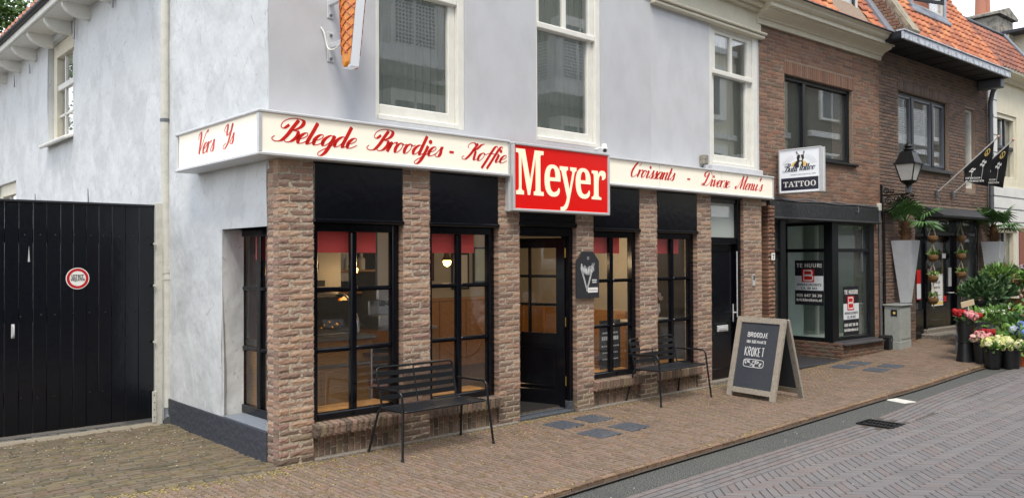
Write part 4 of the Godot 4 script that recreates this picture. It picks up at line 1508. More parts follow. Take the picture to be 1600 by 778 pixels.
	g.bx(3.70, 3.80, 2.66, 2.80, 0.0, 0.06, 0.01)
	put("junction_box", g, M.old_white, t)


const BROWNS := [Color8(151, 125, 111), Color8(142, 116, 104), Color8(158, 130, 113), Color8(132, 111, 99), Color8(146, 123, 111), Color8(123, 106, 97), Color8(153, 123, 106), Color8(137, 120, 111)]


func build_flower_shop() -> void:
	var t := thing("flower_shop", "dark brown brick house with orange tiled roof, worn grey gutter and flower shop", "house", Vector3(12.018, 0, 0.0036), -2.27)
	var p := Pieces.new()
	var g := Geo.new()
	g.slab(0.0, 5.2, -0.1, 5.72, -0.4, -0.012, [[0.787, 3.06, 3.6, 5.03], [3.95, 4.46, 3.3, 5.05], [1.45, 4.63, -0.1, 2.66]])
	var wall := put("front_wall", g, M.dark_mortar, t)
	var holes := [[0.77, 3.08, 3.5, 5.235], [3.93, 4.48, 3.25, 5.06], [1.44, 4.64, -0.2, 2.84], [-1.0, 0.0, 0, 0.1]]
	brick_face(p, wall, Transform3D.IDENTITY, 5.2, 0.1, 5.70, [0, 1, 2, 3, 4, 5, 6, 7], 0, 0.065, 0.049, 0.21, 0.008, 0.05, holes, 0.008)
	for q in [[0.77, 3.08, 5.135, 0.19], [1.44, 4.64, 2.745, 0.18]]:
		var x: float = q[0]
		while x < q[1] - 0.02:
			p.add(wall, Transform3D(Basis.from_euler(Vector3(0, 0, PI / 2)).scaled_local(Vector3(q[3], 0.05, 0.05)), Vector3(x + 0.026, q[2], -0.023 + rng.randf_range(-0.002, 0.003))), [3, 5, 7, 4][rng.randi() % 4], rng.randi() % 8)
			x += 0.0605
	lay(p, t, brick_variants(), BROWNS, M.brick_red_base, {"key": "brown", "mat": M.brick_red_base})
	# windows upstairs
	var w := window_frame(t, "window", 0.787, 3.06, 3.6, 5.03, -0.07, 0.06, 0.1, M.black_metal)
	for x in [1.5, 2.42]:
		g = Geo.new()
		g.bx(x - 0.05, x + 0.05, 3.66, 4.97, -0.16, -0.055, 0.006)
		put("mullion", g, M.black_metal, w)
	for q in [[0.85, 1.45], [1.55, 2.37], [2.47, 3.0]]:
		var cf := window_frame(w, "casement", q[0], q[1], 3.66, 4.97, -0.07, 0.045, 0.05, M.grey_frame)
		pane(cf, q[0] + 0.045, q[1] - 0.045, 3.705, 4.925, -0.1, M.pane)
	g = Geo.new()
	g.bx(0.74, 3.12, 3.52, 3.6, -0.1, 0.07, 0.015)
	put("sill", g, M.black_metal, w)
	room_box(w, 0.7, 5.1, 3.2, 5.15, -1.9, -0.41)
	w = window_frame(t, "narrow_window", 3.95, 4.46, 3.3, 5.05, -0.08, 0.06, 0.1, M.old_white)
	pane(w, 4.01, 4.40, 3.36, 4.99, -0.13, M.pane)
	# eave
	g = Geo.new()
	g.bx(-0.37, 4.74, 5.70, 5.735, -0.02, 0.585, 0.0)
	g.bx(-0.37, -0.33, 5.70, 5.84, 0.0, 0.585, 0.0)
	for i in 9:
		g.bx(-0.2 + 0.58 * i, -0.19 + 0.58 * i, 5.69, 5.70, 0.02, 0.57)
	put("soffit", g, M.soffit_dark, t)
	g = Geo.new()
	g.bx(-0.37, 4.75, 5.70, 5.84, 0.586, 0.625, 0.008)
	g.bx(-0.38, 4.77, 5.84, 5.865, 0.5, 0.65, 0.008)
	put("gutter", g, M.gutter_worn, t)
	g = Geo.new()
	g.bx(4.55, 4.75, 5.5, 5.7, 0.02, 0.5, 0.02)
	g.tube([Vector3(4.95, 5.68, 0.3), Vector3(5.05, 5.5, 0.15), Vector3(5.1, 5.3, 0.09), Vector3(5.1, 2.55, 0.09)], 0.05, 10)
	for y in [5.0, 4.1, 3.2]:
		g.tube([Vector3(5.1, y - 0.02, 0.09), Vector3(5.1, y + 0.02, 0.09)], 0.06, 10)
	put("downpipe", g, M.dull_zinc, t)
	# roof
	g = Geo.new()
	g.quad(Vector3(0.2, 5.84, 0.46), Vector3(4.95, 5.84, 0.46), Vector3(4.95, 9.04, -1.54), Vector3(0.2, 9.04, -1.54))
	var roof := put("roof", g, M.lead_red, t)
	var pt := Pieces.new()
	pt.called = "roof_tile"
	roof_field(pt, roof, 0.1, 4.95, 0.5, 5.87, 58.0, 17, [[1.45, 3.25, 6.72]])
	lay(pt, t, [pantile()], TILES, M.tile_orange_base, {"key": "tile", "mat": M.tile_orange_base})
	g = Geo.new()
	g.bx(1.50, 1.60, 6.8, 8.6, -1.6, -0.06, 0.01)
	g.bx(3.06, 3.18, 6.8, 8.6, -1.6, -0.06, 0.01)
	g.bx(1.50, 3.18, 6.76, 6.86, -0.5, -0.03, 0.01)
	g.bx(1.45, 3.25, 6.68, 6.77, -0.3, 0.02, 0.02)
	g.bx(1.50, 3.18, 8.4, 8.6, -1.6, -0.06, 0.01)
	var dm := put("dormer", g, M.lead, t)
	var df := window_frame(dm, "frame", 1.6, 3.06, 6.86, 8.4, -0.09, 0.06, 0.06, M.old_white)
	pane(df, 2.5, 3.0, 6.92, 8.34, -0.12, M.pane)
	var cs := Node3D.new()
	cs.name = "open_casement"
	dm.add_child(cs)
	cs.position = Vector3(1.66, 0, -0.07)
	cs.rotation_degrees.y = -18.0
	var cf := window_frame(cs, "frame", 0.0, 0.8, 6.94, 8.3, 0.03, 0.07, 0.04, M.black_metal)
	pane(cf, 0.07, 0.73, 7.01, 8.23, 0.01, M.pane)
	g = Geo.new()
	g.bx(1.6, 3.06, 6.86, 8.4, -0.8, -0.75)
	put("dark_room", g, M.dark_room, dm)
	# shop front
	var sf := Node3D.new()
	sf.name = "shop_front"
	t.add_child(sf)
	for q in [
		[1.45, 1.52, 0.1, 2.66, -0.2, -0.03, 0.006],
		[1.95, 2.04, 0.1, 2.66, -0.2, -0.02, 0.006],
		[3.45, 3.79, 0.1, 2.66, -0.2, -0.02, 0.006],
		[4.52, 4.63, 0.1, 2.66, -0.2, -0.03, 0.006],
		[1.52, 4.52, 2.58, 2.66, -0.2, -0.03, 0.006],
		[1.52, 1.95, 0.1, 0.75, -0.16, -0.05, 0.006],
		[3.79, 4.52, 0.1, 0.62, -0.16, -0.05, 0.006],
		[1.52, 1.95, 2.2, 2.28, -0.16, -0.04, 0.006],
		[2.04, 3.45, 2.25, 2.33, -0.16, -0.04, 0.006],
		[3.79, 4.52, 2.25, 2.33, -0.16, -0.04, 0.006],
		[3.79, 4.52, 0.62, 0.68, -0.18, -0.02, 0.01]]:
		g = Geo.new()
		g.bx(q[0], q[1], q[2], q[3], q[4], q[5], q[6])
		put("post" if q[3] - q[2] > 1.0 else "rail", g, M.black_paint, sf)
	pane(sf, 1.52, 1.95, 0.75, 2.2, -0.1, M.pane, false)
	pane(sf, 1.52, 1.95, 2.28, 2.58, -0.1, M.pane, false)
	pane(sf, 2.04, 3.45, 2.33, 2.58, -0.1, M.pane, false)
	pane(sf, 3.79, 4.52, 0.68, 2.25, -0.1, M.pane)
	pane(sf, 3.79, 4.52, 2.33, 2.58, -0.1, M.pane, false)
	g = Geo.new()
	g.bx(2.05, 2.17, 0.36, 2.24, -0.15, -0.09, 0.005)
	g.bx(3.08, 3.44, 0.36, 2.24, -0.15, -0.09, 0.005)
	g.bx(2.17, 3.08, 2.12, 2.24, -0.15, -0.09, 0.005)
	g.bx(2.17, 3.08, 0.36, 0.86, -0.15, -0.09, 0.005)
	var d := put("door", g, M.black_paint, t)
	pane(d, 2.17, 3.08, 0.86, 2.12, -0.12, M.pane, false)
	g = Geo.new()
	g.bx(3.18, 3.31, 1.18, 1.58, -0.092, -0.07, 0.006)
	put("door_plate", g, M.alu, d)
	g = Geo.new()
	g.tube([Vector3(3.2, 1.05, -0.09), Vector3(3.2, 1.05, -0.03), Vector3(3.32, 1.05, -0.025)], 0.012, 8)
	put("door_handle", g, M.alu, d)
	g = Geo.new()
	g.bx(2.2, 3.05, 0.5, 0.52, -0.09, -0.075, 0.004)
	g.bx(2.2, 3.05, 0.78, 0.8, -0.09, -0.075, 0.004)
	put("door_moulding", g, M.black_paint, d)
	g = Geo.new()
	g.bx(1.9, 3.6, 0.0, 0.35, -0.25, 0.02, 0.012)
	g.bx(1.8, 3.75, 0.0, 0.27, -0.25, 0.3, 0.02)
	put("door_step", g, M.cement, t)
	# sloping metal canopy
	g = Geo.new()
	moulding(g, [Vector2(-0.02, 2.84), Vector2(-0.02, 2.62), Vector2(0.36, 2.60), Vector2(0.37, 2.64), Vector2(0.02, 2.82)], 1.88, 4.66)
	put("canopy", g, M.dark_fascia, t)
	# shop interior: dark with shelves of pots
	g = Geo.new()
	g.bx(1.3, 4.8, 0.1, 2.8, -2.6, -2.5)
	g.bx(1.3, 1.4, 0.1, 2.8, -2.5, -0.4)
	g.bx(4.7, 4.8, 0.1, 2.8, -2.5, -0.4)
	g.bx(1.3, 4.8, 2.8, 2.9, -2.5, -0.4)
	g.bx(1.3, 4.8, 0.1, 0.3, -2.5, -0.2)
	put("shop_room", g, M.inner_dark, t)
	g = Geo.new()
	for y in [0.9, 1.5, 2.1]:
		g.bx(1.45, 4.6, y, y + 0.03, -2.3, -1.9)
	g.bx(3.8, 4.5, 1.0, 2.2, -0.5, -0.48)
	put("shelves", g, M.counter_wood, t)


func build_far_house() -> void:
	var t := thing("cream_house", "cream and white plastered house beyond the flower shop", "house", Vector3(17.164, 0, 0.208), -2.27)
	var g := Geo.new()
	g.slab(0.0, 7.0, 3.44, 6.05, -0.4, 0.0, [[0.57, 1.8, 3.6, 5.16], [3.2, 4.5, 3.6, 5.16]])
	put("upper_wall", g, M.cream_wall, t)
	g = Geo.new()
	g.slab(0.0, 7.0, -0.1, 3.44, -0.4, 0.03, [[0.38, 1.72, 0.2, 2.47], [3.0, 4.5, 0.6, 2.47]])
	g.bx(0.0, 0.5, 3.44, 5.9, -0.1, 0.025, 0.004)
	put("lower_wall", g, M.white_wall, t)
	g = Geo.new()
	for y in [2.62, 2.92, 3.2]:
		g.bx(0.0, 7.0, y, y + 0.02, 0.02, 0.036)
	for y in [3.8, 4.2, 4.6, 5.0, 5.4]:
		g.bx(0.0, 0.5, y, y + 0.02, 0.02, 0.03)
	put("plaster_groove", g, M.dull_zinc, t)
	for q in [[0.57, 1.8, 3.6, 5.16], [3.2, 4.5, 3.6, 5.16], [0.38, 1.72, 0.2, 2.47], [3.0, 4.5, 0.6, 2.47]]:
		var f := window_frame(t, "window", q[0], q[1], q[2], q[3], -0.03, 0.1, 0.1, M.cream_paint)
		g = Geo.new()
		var my: float = lerpf(q[2], q[3], 0.5)
		g.bx(q[0] + 0.1, q[1] - 0.1, my - 0.04, my + 0.04, -0.1, -0.045, 0.005)
		g.bx((q[0] + q[1]) / 2.0 - 0.03, (q[0] + q[1]) / 2.0 + 0.03, q[2] + 0.1, q[3] - 0.1, -0.1, -0.05, 0.005)
		put("glazing_bars", g, M.gutter_dark, f)
		pane(f, q[0] + 0.1, q[1] - 0.1, q[2] + 0.1, q[3] - 0.1, -0.12, M.pane)
		room_box(f, q[0] - 0.02, q[1] + 0.5, q[2] - 0.02, q[3] + 0.02, -1.3, -0.41)
	g = Geo.new()
	g.bx(1.76, 2.9, -0.1, 2.5, 0.0, 0.06, 0.004)
	put("brick_pier", g, M.pink_brick, t)
	g = Geo.new()
	moulding(g, [Vector2(-0.1, 5.9), Vector2(0.06, 5.9), Vector2(0.1, 5.98), Vector2(0.3, 6.04), Vector2(0.32, 6.14), Vector2(-0.1, 6.14)], -0.05, 7.0)
	put("cornice", g, M.cream_paint, t)
	g = Geo.new()
	g.quad(Vector3(-0.2, 6.14, 0.25), Vector3(2.95, 6.14, 0.25), Vector3(2.35, 7.3, -0.5), Vector3(-0.2, 7.3, -0.5))
	g.quad(Vector3(-0.2, 7.3, -0.5), Vector3(2.35, 7.3, -0.5), Vector3(2.35, 5.6, -2.2), Vector3(-0.2, 5.6, -2.2))
	var roof := put("roof", g, M.lead_red, t)
	var pt := Pieces.new()
	pt.called = "roof_tile"
	roof_field(pt, roof, -0.3, 2.95, 0.28, 6.16, 57.0, 7, [], -0.43)
	lay(pt, t, [pantile()], TILES_DARK, M.tile_orange_base, {"key": "tile_dark", "mat": M.tile_orange_base}, 180)
	g = Geo.new()
	g.tube([Vector3(-0.2, 7.34, -0.5), Vector3(2.35, 7.34, -0.5)], 0.06, 8)
	put("ridge", g, M.gutter_dark, t)
	# chimney stack behind the ridge
	g = Geo.new()
	g.bx(5.0, 6.2, 6.0, 8.62, -2.7, -1.5, 0.04)
	var ch := put("chimney", g, M.old_cement, t)
	g = Geo.new()
	g.extrude(PackedVector2Array([Vector2(4.9, 8.62), Vector2(6.3, 8.62), Vector2(6.3, 8.68), Vector2(5.6, 8.9), Vector2(4.9, 8.68)]), 1.4, Transform3D(Basis.IDENTITY, Vector3(0, 0, -2.8)))
	put("chimney_cap", g, M.old_cement, ch)
	for x in [5.42, 5.78]:
		g = Geo.new()
		g.lathe([Vector2(0.15, 8.7), Vector2(0.13, 9.3), Vector2(0.14, 10.4), Vector2(0.0, 10.4)], 12, Vector3(x, 0, -2.1))
		put("chimney_pot", g, M.lead_red, ch)
	var t2 := thing("neighbour_house", "cream side wall of the taller house beside the chimney", "house", Vector3(17.164, 0, 0.208), -2.27)
	g = Geo.new()
	g.bx(2.62, 10.0, -0.1, 7.42, -5.0, -0.42)
	g.bx(2.97, 10.0, -0.1, 7.42, -0.42, -0.02)
	put("wall", g, M.cream_wall, t2)
	g = Geo.new()
	g.bx(2.55, 10.0, 7.42, 7.5, -5.1, 0.1, 0.01)
	g.bx(2.59, 2.62, 7.2, 7.23, -5.0, -0.45)
	put("roof_edge", g, M.gutter_dark, t2)
	g = Geo.new()
	g.tube([Vector3(3.0, 6.18, 0.28), Vector3(2.4, 7.36, -0.47)], 0.05, 6)
	put("flashing", g, M.lead, t2)


# ---------------------------------------------------------------- across the street: seen only as reflections in the glass
func build_street_opposite() -> void:
	# apartment block, then a pale and a dark house
	var rows := [
		["apartment_block", "pale grey brick apartment block across the street with white wire-mesh balconies", -14.0, 19.0, 11.0, M.far_brick, 0.0],
		["pale_house", "pale yellow house across the street beyond the apartment block", 19.0, 26.0, 10.0, M.cream_wall, 0.7],
		["dark_house", "dark brick house across the street with white bay windows", 26.0, 50.0, 10.5, M.far_dark_brick, -0.3]]
	for r in rows:
		var t := thing(r[0], r[1], "building", Vector3(0, 0, 10.4 + r[6]))
		var g := Geo.new()
		g.bx(r[2], r[3], 0.0, r[4], 0.4, 6.0)
		put("wall", g, r[5], t)
		g = Geo.new()
		for y in [3.4, 6.6, r[4]]:
			g.bx(r[2], r[3], y, y + 0.22, 0.25, 0.45)
		put("band", g, M.white_wall, t)
		g = Geo.new()
		g.bx(r[2], r[3], 0.0, 3.4, 0.3, 0.5)
		put("shop_front_band", g, M.inner_dark, t)
		var x: float = r[2] + 0.7
		var k := 0
		while x + 3.0 < r[3]:
			for y in [4.2, 7.3]:
				g = Geo.new()
				if k % 2:
					g.bx(x, x + 1.9, y - 0.1, y + 2.0, -0.15, 0.45, 0.02)
				else:
					g.bx(x, x + 1.5, y, y + 1.8, 0.28, 0.45, 0.02)
				var f := put("window", g, M.white_paint, t)
				var zf := -0.165 if k % 2 else 0.265
				for e in [[0.12, 0.7], [0.8, 1.4]]:
					g = Geo.new()
					g.bx(x + e[0], x + e[1], y + 0.1, y + 1.7, zf, zf + 0.02)
					put("pane", g, M.far_window, f)
			g = Geo.new()
			g.bx(x - 0.3, x + (0.1 if k % 3 else 0.3), 0.0, 3.4, 0.2, 0.34)
			put("shop_post", g, M.white_wall if k % 3 else M.far_brick, t)
			g = Geo.new()
			g.bx(x + 0.4, x + 2.2, 0.5, 2.7, 0.25, 0.31)
			put("shop_window", g, M.far_window, t)
			x += 3.1
			k += 1
		if r[0] == "apartment_block" or r[0] == "dark_house":
			for bx0 in ([6.6, 13.4] if r[0] == "apartment_block" else [30.5, 40.0]):
				for y in [6.6, 3.6]:
					g = Geo.new()
					g.bx(bx0, bx0 + 3.4, y, y + 0.42, -1.1, 0.4, 0.02)
					var b := put("balcony", g, M.white_wall, t)
					g = Geo.new()
					for i in 35:
						g.bx(bx0 + i * 0.1 - 0.012, bx0 + i * 0.1 + 0.012, y + 0.42, y + 1.5, -1.1, -1.08)
					for i in 12:
						g.bx(bx0, bx0 + 3.4, y + 0.46 + i * 0.095, y + 0.482 + i * 0.095, -1.105, -1.085)
						g.bx(bx0 - 0.01, bx0 + 0.01, y + 0.46 + i * 0.095, y + 0.482 + i * 0.095, -1.1, 0.3)
					for i in 14:
						g.bx(bx0 - 0.01, bx0 + 0.01, y + 0.42, y + 1.5, -1.1 + i * 0.1, -1.078 + i * 0.1)
					put("railing", g, M.wire_white, b)


func build_trees() -> void:
	var spots := [[Vector3(-3.2, 0, -24.0), 10.8, 3.6], [Vector3(1.8, 0, -27.0), 12.5, 4.4], [Vector3(-7.6, 0, -22.5), 9.6, 3.4]]
	var names := ["leafy green tree showing most above the white eave", "tall green tree standing behind the white side wing", "lower green tree past the far end of the gateway"]
	var leaf := Geo.new()
	leaf.quad(Vector3(-0.5, 0, 0), Vector3(0, -0.05, 0.35), Vector3(0.5, 0, 0), Vector3(0, 0.06, -0.35))
	var lm := leaf.mesh()
	for s in spots.size():
		var at: Vector3 = spots[s][0]
		var hh: float = spots[s][1]
		var r: float = spots[s][2]
		var t := thing("tree", names[s], "tree", at, 0.0, "trees behind the side wing")
		var g := Geo.new()
		g.tube([Vector3(0, 0, 0), Vector3(0.05, hh * 0.3, 0.05), Vector3(0.0, hh * 0.6, 0.1), Vector3(0.1, hh * 0.9, 0)], [0.3, 0.24, 0.15, 0.05], 9)
		put("trunk", g, M.bark, t)
		g = Geo.new()
		var xfs := []
		var cols := []
		var clumps := []
		for i in 46:
			var a := rng.randf() * TAU
			var e := rng.randf_range(-0.7, 1.0)
			var q := Vector3(cos(a) * sqrt(1 - e * e * 0.8), e, sin(a) * sqrt(1 - e * e * 0.8)) * r * rng.randf_range(0.45, 1.0)
			q.y = q.y * 0.95 + hh * 0.72
			clumps.append([q, rng.randf_range(0.55, 1.15), rng.randf_range(0.7, 1.2)])
			if i % 3 == 0:
				g.tube([Vector3(0.02, hh * rng.randf_range(0.35, 0.6), 0.05), q * Vector3(0.5, 0, 0.5) + Vector3(0, q.y * 0.8, 0), q], [0.09, 0.05, 0.015], 5)
		put("limbs", g, M.bark, t)
		for c in clumps:
			for i in 330:
				var d = Vector3(rng.randfn(), rng.randfn() * 0.8, rng.randfn()) * c[1] * 0.48
				var b := Basis.from_euler(Vector3(rng.randf_range(-1.2, 1.2), rng.randf() * TAU, rng.randf_range(-1.2, 1.2)))
				xfs.append(Transform3D(b.scaled_local(Vector3.ONE * rng.randf_range(0.12, 0.2)), c[0] + d))
				var v: float = c[2] * rng.randf_range(0.75, 1.25)
				cols.append(Color(0.075 * v, 0.15 * v, 0.022 * v))
		many("crown", lm, M.leaf_base, xfs, t, cols)


# ---------------------------------------------------------------- gate, pipe
func build_gate() -> void:
	var t := thing("gate", "tall black wooden plank gate across the gateway", "gate", Vector3(-0.13, 0.0, -2.75))
	var x := 0.0
	var k := 0
	var widths := [0.165, 0.135, 0.14, 0.13, 0.12, 0.125, 0.12, 0.125]
	while x > -4.6:
		var w: float = widths[mini(k, 7)] * (1.0 if k < 7 else 1.0)
		var g := Geo.new()
		g.box(Vector3.ZERO, Vector3(w - 0.003, 2.33, 0.04), 0.004)
		var o := put("board", g, M.gate_paint, t)
		o.position = Vector3(x - w / 2.0, 1.225, rng.randf_range(-0.002, 0.002))
		o.rotation.y = rng.randf_range(-0.006, 0.006)
		o.rotation.x = rng.randf_range(-0.002, 0.002)
		x -= w
		k += 1
	var g := Geo.new()
	g.bx(-4.6, 0.0, 2.39, 2.415, -0.05, 0.035, 0.005)
	put("top_cap", g, M.gutter_dark, t)
	g = Geo.new()
	for y in [0.42, 1.25, 2.05]:
		g.bx(-4.6, 0.0, y - 0.07, y + 0.07, -0.07, -0.022, 0.005)
	put("rail", g, M.gate_paint, t)
	for y in [0.42, 1.24, 2.06]:
		for q in 9:
			g = Geo.new()
			g.lathe([Vector2(0.011, 0.0), Vector2(0.010, 0.004), Vector2(0.005, 0.007), Vector2(0.0, 0.008)], 8, Vector3.ZERO)
			var o := put("bolt_head", g, M.gate_paint, t)
			o.position = Vector3(-0.06 - 0.152 * q + rng.randf_range(-0.02, 0.02), y + rng.randf_range(-0.012, 0.012), 0.02)
			o.rotation.x = PI / 2
	g = Geo.new()
	g.bx(-1.375, -1.345, 1.03, 1.17, 0.02, 0.028, 0.003)
	g.tube([Vector3(-1.36, 1.155, 0.025), Vector3(-1.36, 1.15, 0.06), Vector3(-1.36, 1.06, 0.065), Vector3(-1.36, 1.045, 0.03)], 0.009, 8)
	put("pull_handle", g, M.alu, t)
	g = Geo.new()
	g.extrude(PackedVector2Array([Vector2(-1.232, 1.79), Vector2(-1.214, 1.79), Vector2(-1.222, 1.95)]), 0.006, Transform3D(Basis.IDENTITY, Vector3(0, 0, 0.02)))
	put("paint_scratch", g, M.alu, t)
	# round driveway sign
	var s := thing("driveway_sign", "round white no-parking sign with red ring on the black gate", "sign", Vector3(-0.905, 1.614, -2.727))
	g = Geo.new()
	disc(g, 0.112, 0.004)
	put("plate", g, M.white_print, s)
	g = Geo.new()
	ring(g, 0.078, 0.104, 0.0055)
	put("red_ring", g, M.sign_red, s)
	word(s, "UITRIT", 0.036, Vector3(0, 0.022, 0.0045), 0.0018, M.ink, "bold", 0.115)
	word(s, "VRIJLATEN", 0.026, Vector3(0, -0.012, 0.0045), 0.0018, M.ink, "bold", 0.132)
	# post and hinge irons
	var ps := thing("gate_post", "cream steel post carrying the gate hinges beside the drainpipe", "post", Vector3(-0.09, 0, -2.72))
	g = Geo.new()
	g.bx(-0.04, 0.04, -0.05, 2.44, -0.06, 0.04, 0.006)
	put("post", g, M.pipe_paint, ps)
	g = Geo.new()
	g.bx(-0.075, -0.03, 0.02, 0.36, 0.03, 0.05, 0.004)
	put("foot_plate", g, M.pipe_paint, ps)
	for y in [0.08, 0.16, 0.24, 0.32]:
		g = Geo.new()
		g.lathe([Vector2(0.008, 0.0), Vector2(0.0, 0.006)], 8, Vector3.ZERO)
		var o := put("bolt_head", g, M.dull_zinc, ps)
		o.position = Vector3(-0.055, y, 0.05)
		o.rotation.x = PI / 2
	for y in [0.9, 1.52, 1.98]:
		g = Geo.new()
		g.tube([Vector3(-0.055, y, 0.03), Vector3(-0.055, y, 0.075)], 0.014, 8)
		put("hinge_pin", g, M.pipe_paint, ps)
	var dp := thing("drainpipe", "cream painted drainpipe running down the corner by the gate", "pipe", Vector3(-0.005, 0, -2.68))
	g = Geo.new()
	g.tube([Vector3(-0.03, 6.4, 0), Vector3(-0.03, 3.0, 0), Vector3(0.0, 1.72, 0.01), Vector3(0.01, 0.16, 0.01)], 0.046, 14)
	put("pipe", g, M.pipe_paint, dp)
	g = Geo.new()
	g.tube([Vector3(-0.002, 1.72, 0.01), Vector3(0.001, 1.66, 0.01)], 0.052, 14)
	g.tube([Vector3(-0.001, 1.61, 0.01), Vector3(0.001, 1.585, 0.01)], 0.052, 14)
	put("socket", g, M.pipe_paint, dp)
	g = Geo.new()
	g.tube([Vector3(-0.03, 3.34, 0), Vector3(-0.03, 3.375, 0)], 0.052, 14)
	g.tube([Vector3(0.01, 3.355, 0.03), Vector3(0.06, 3.35, 0.08)], 0.009, 6)
	g.lathe([Vector2(0.0, 0.0), Vector2(0.02, 0.0), Vector2(0.02, 0.03), Vector2(0.0, 0.03)], 8, Vector3(0.03, 3.34, 0.07))
	put("clamp", g, M.dull_zinc, dp)
	g = Geo.new()
	g.tube([Vector3(0.01, 0.17, 0.01), Vector3(0.01, 0.08, 0.015), Vector3(0.0, 0.035, 0.05), Vector3(-0.02, 0.025, 0.11)], [0.048, 0.05, 0.055, 0.06], 12)
	put("shoe", g, M.dull_zinc, dp)


func disc(g: Geo, r: float, d: float, at := Vector3.ZERO) -> void:
	var p := PackedVector2Array()
	for i in 40:
		p.append(Vector2(cos(TAU * i / 40), sin(TAU * i / 40)) * r)
	g.extrude(p, d, Transform3D(Basis.IDENTITY, at))


func ring(g: Geo, r0: float, r1: float, z: float, at := Vector3.ZERO, squash := 1.0) -> void:
	for i in 40:
		var a := TAU * i / 40
		var b := TAU * (i + 1) / 40
		var q := [Vector3(cos(a) * r0, sin(a) * r0 * squash, z), Vector3(cos(a) * r1, sin(a) * r1 * squash, z), Vector3(cos(b) * r1, sin(b) * r1 * squash, z), Vector3(cos(b) * r0, sin(b) * r0 * squash, z)]
		g.quad(at + q[0], at + q[1], at + q[2], at + q[3])


# ---------------------------------------------------------------- lettering
# printed lettering: capital height hgt, centred on at, squeezed to the given width if there is one
func word(parent: Node, text: String, hgt: float, at: Vector3, depth: float, m: Material, face := "bold", width := 0.0, align := 0) -> MeshInstance3D:
	var f := SystemFont.new()
	f.font_names = PackedStringArray(["Droid Serif" if face.begins_with("serif") else "Droid Sans"])
	f.font_weight = 700 if face.ends_with("bold") else 400
	var t := TextMesh.new()
	t.font = f
	t.text = text
	t.font_size = 64
	t.pixel_size = 0.01
	t.depth = 0.01
	t.curve_step = 1.0
	var box := t.get_aabb()
	var o := put("lettering", t, m, parent)
	var cap := TextMesh.new()
	cap.font = f
	cap.text = "H"
	cap.font_size = 64
	cap.pixel_size = 0.01
	cap.depth = 0.01
	var hb := cap.get_aabb()
	var s := hgt / hb.size.y
	var sx := s if width == 0.0 else width / box.size.x
	o.scale = Vector3(sx, s, depth / 0.01)
	var cx := box.position.x + box.size.x * (0.5 if align == 0 else (0.0 if align < 0 else 1.0))
	o.position = at - Vector3(cx * sx, (hb.position.y + hb.size.y / 2.0) * s, 0) + Vector3(0, 0, depth / 2.0)
	return o


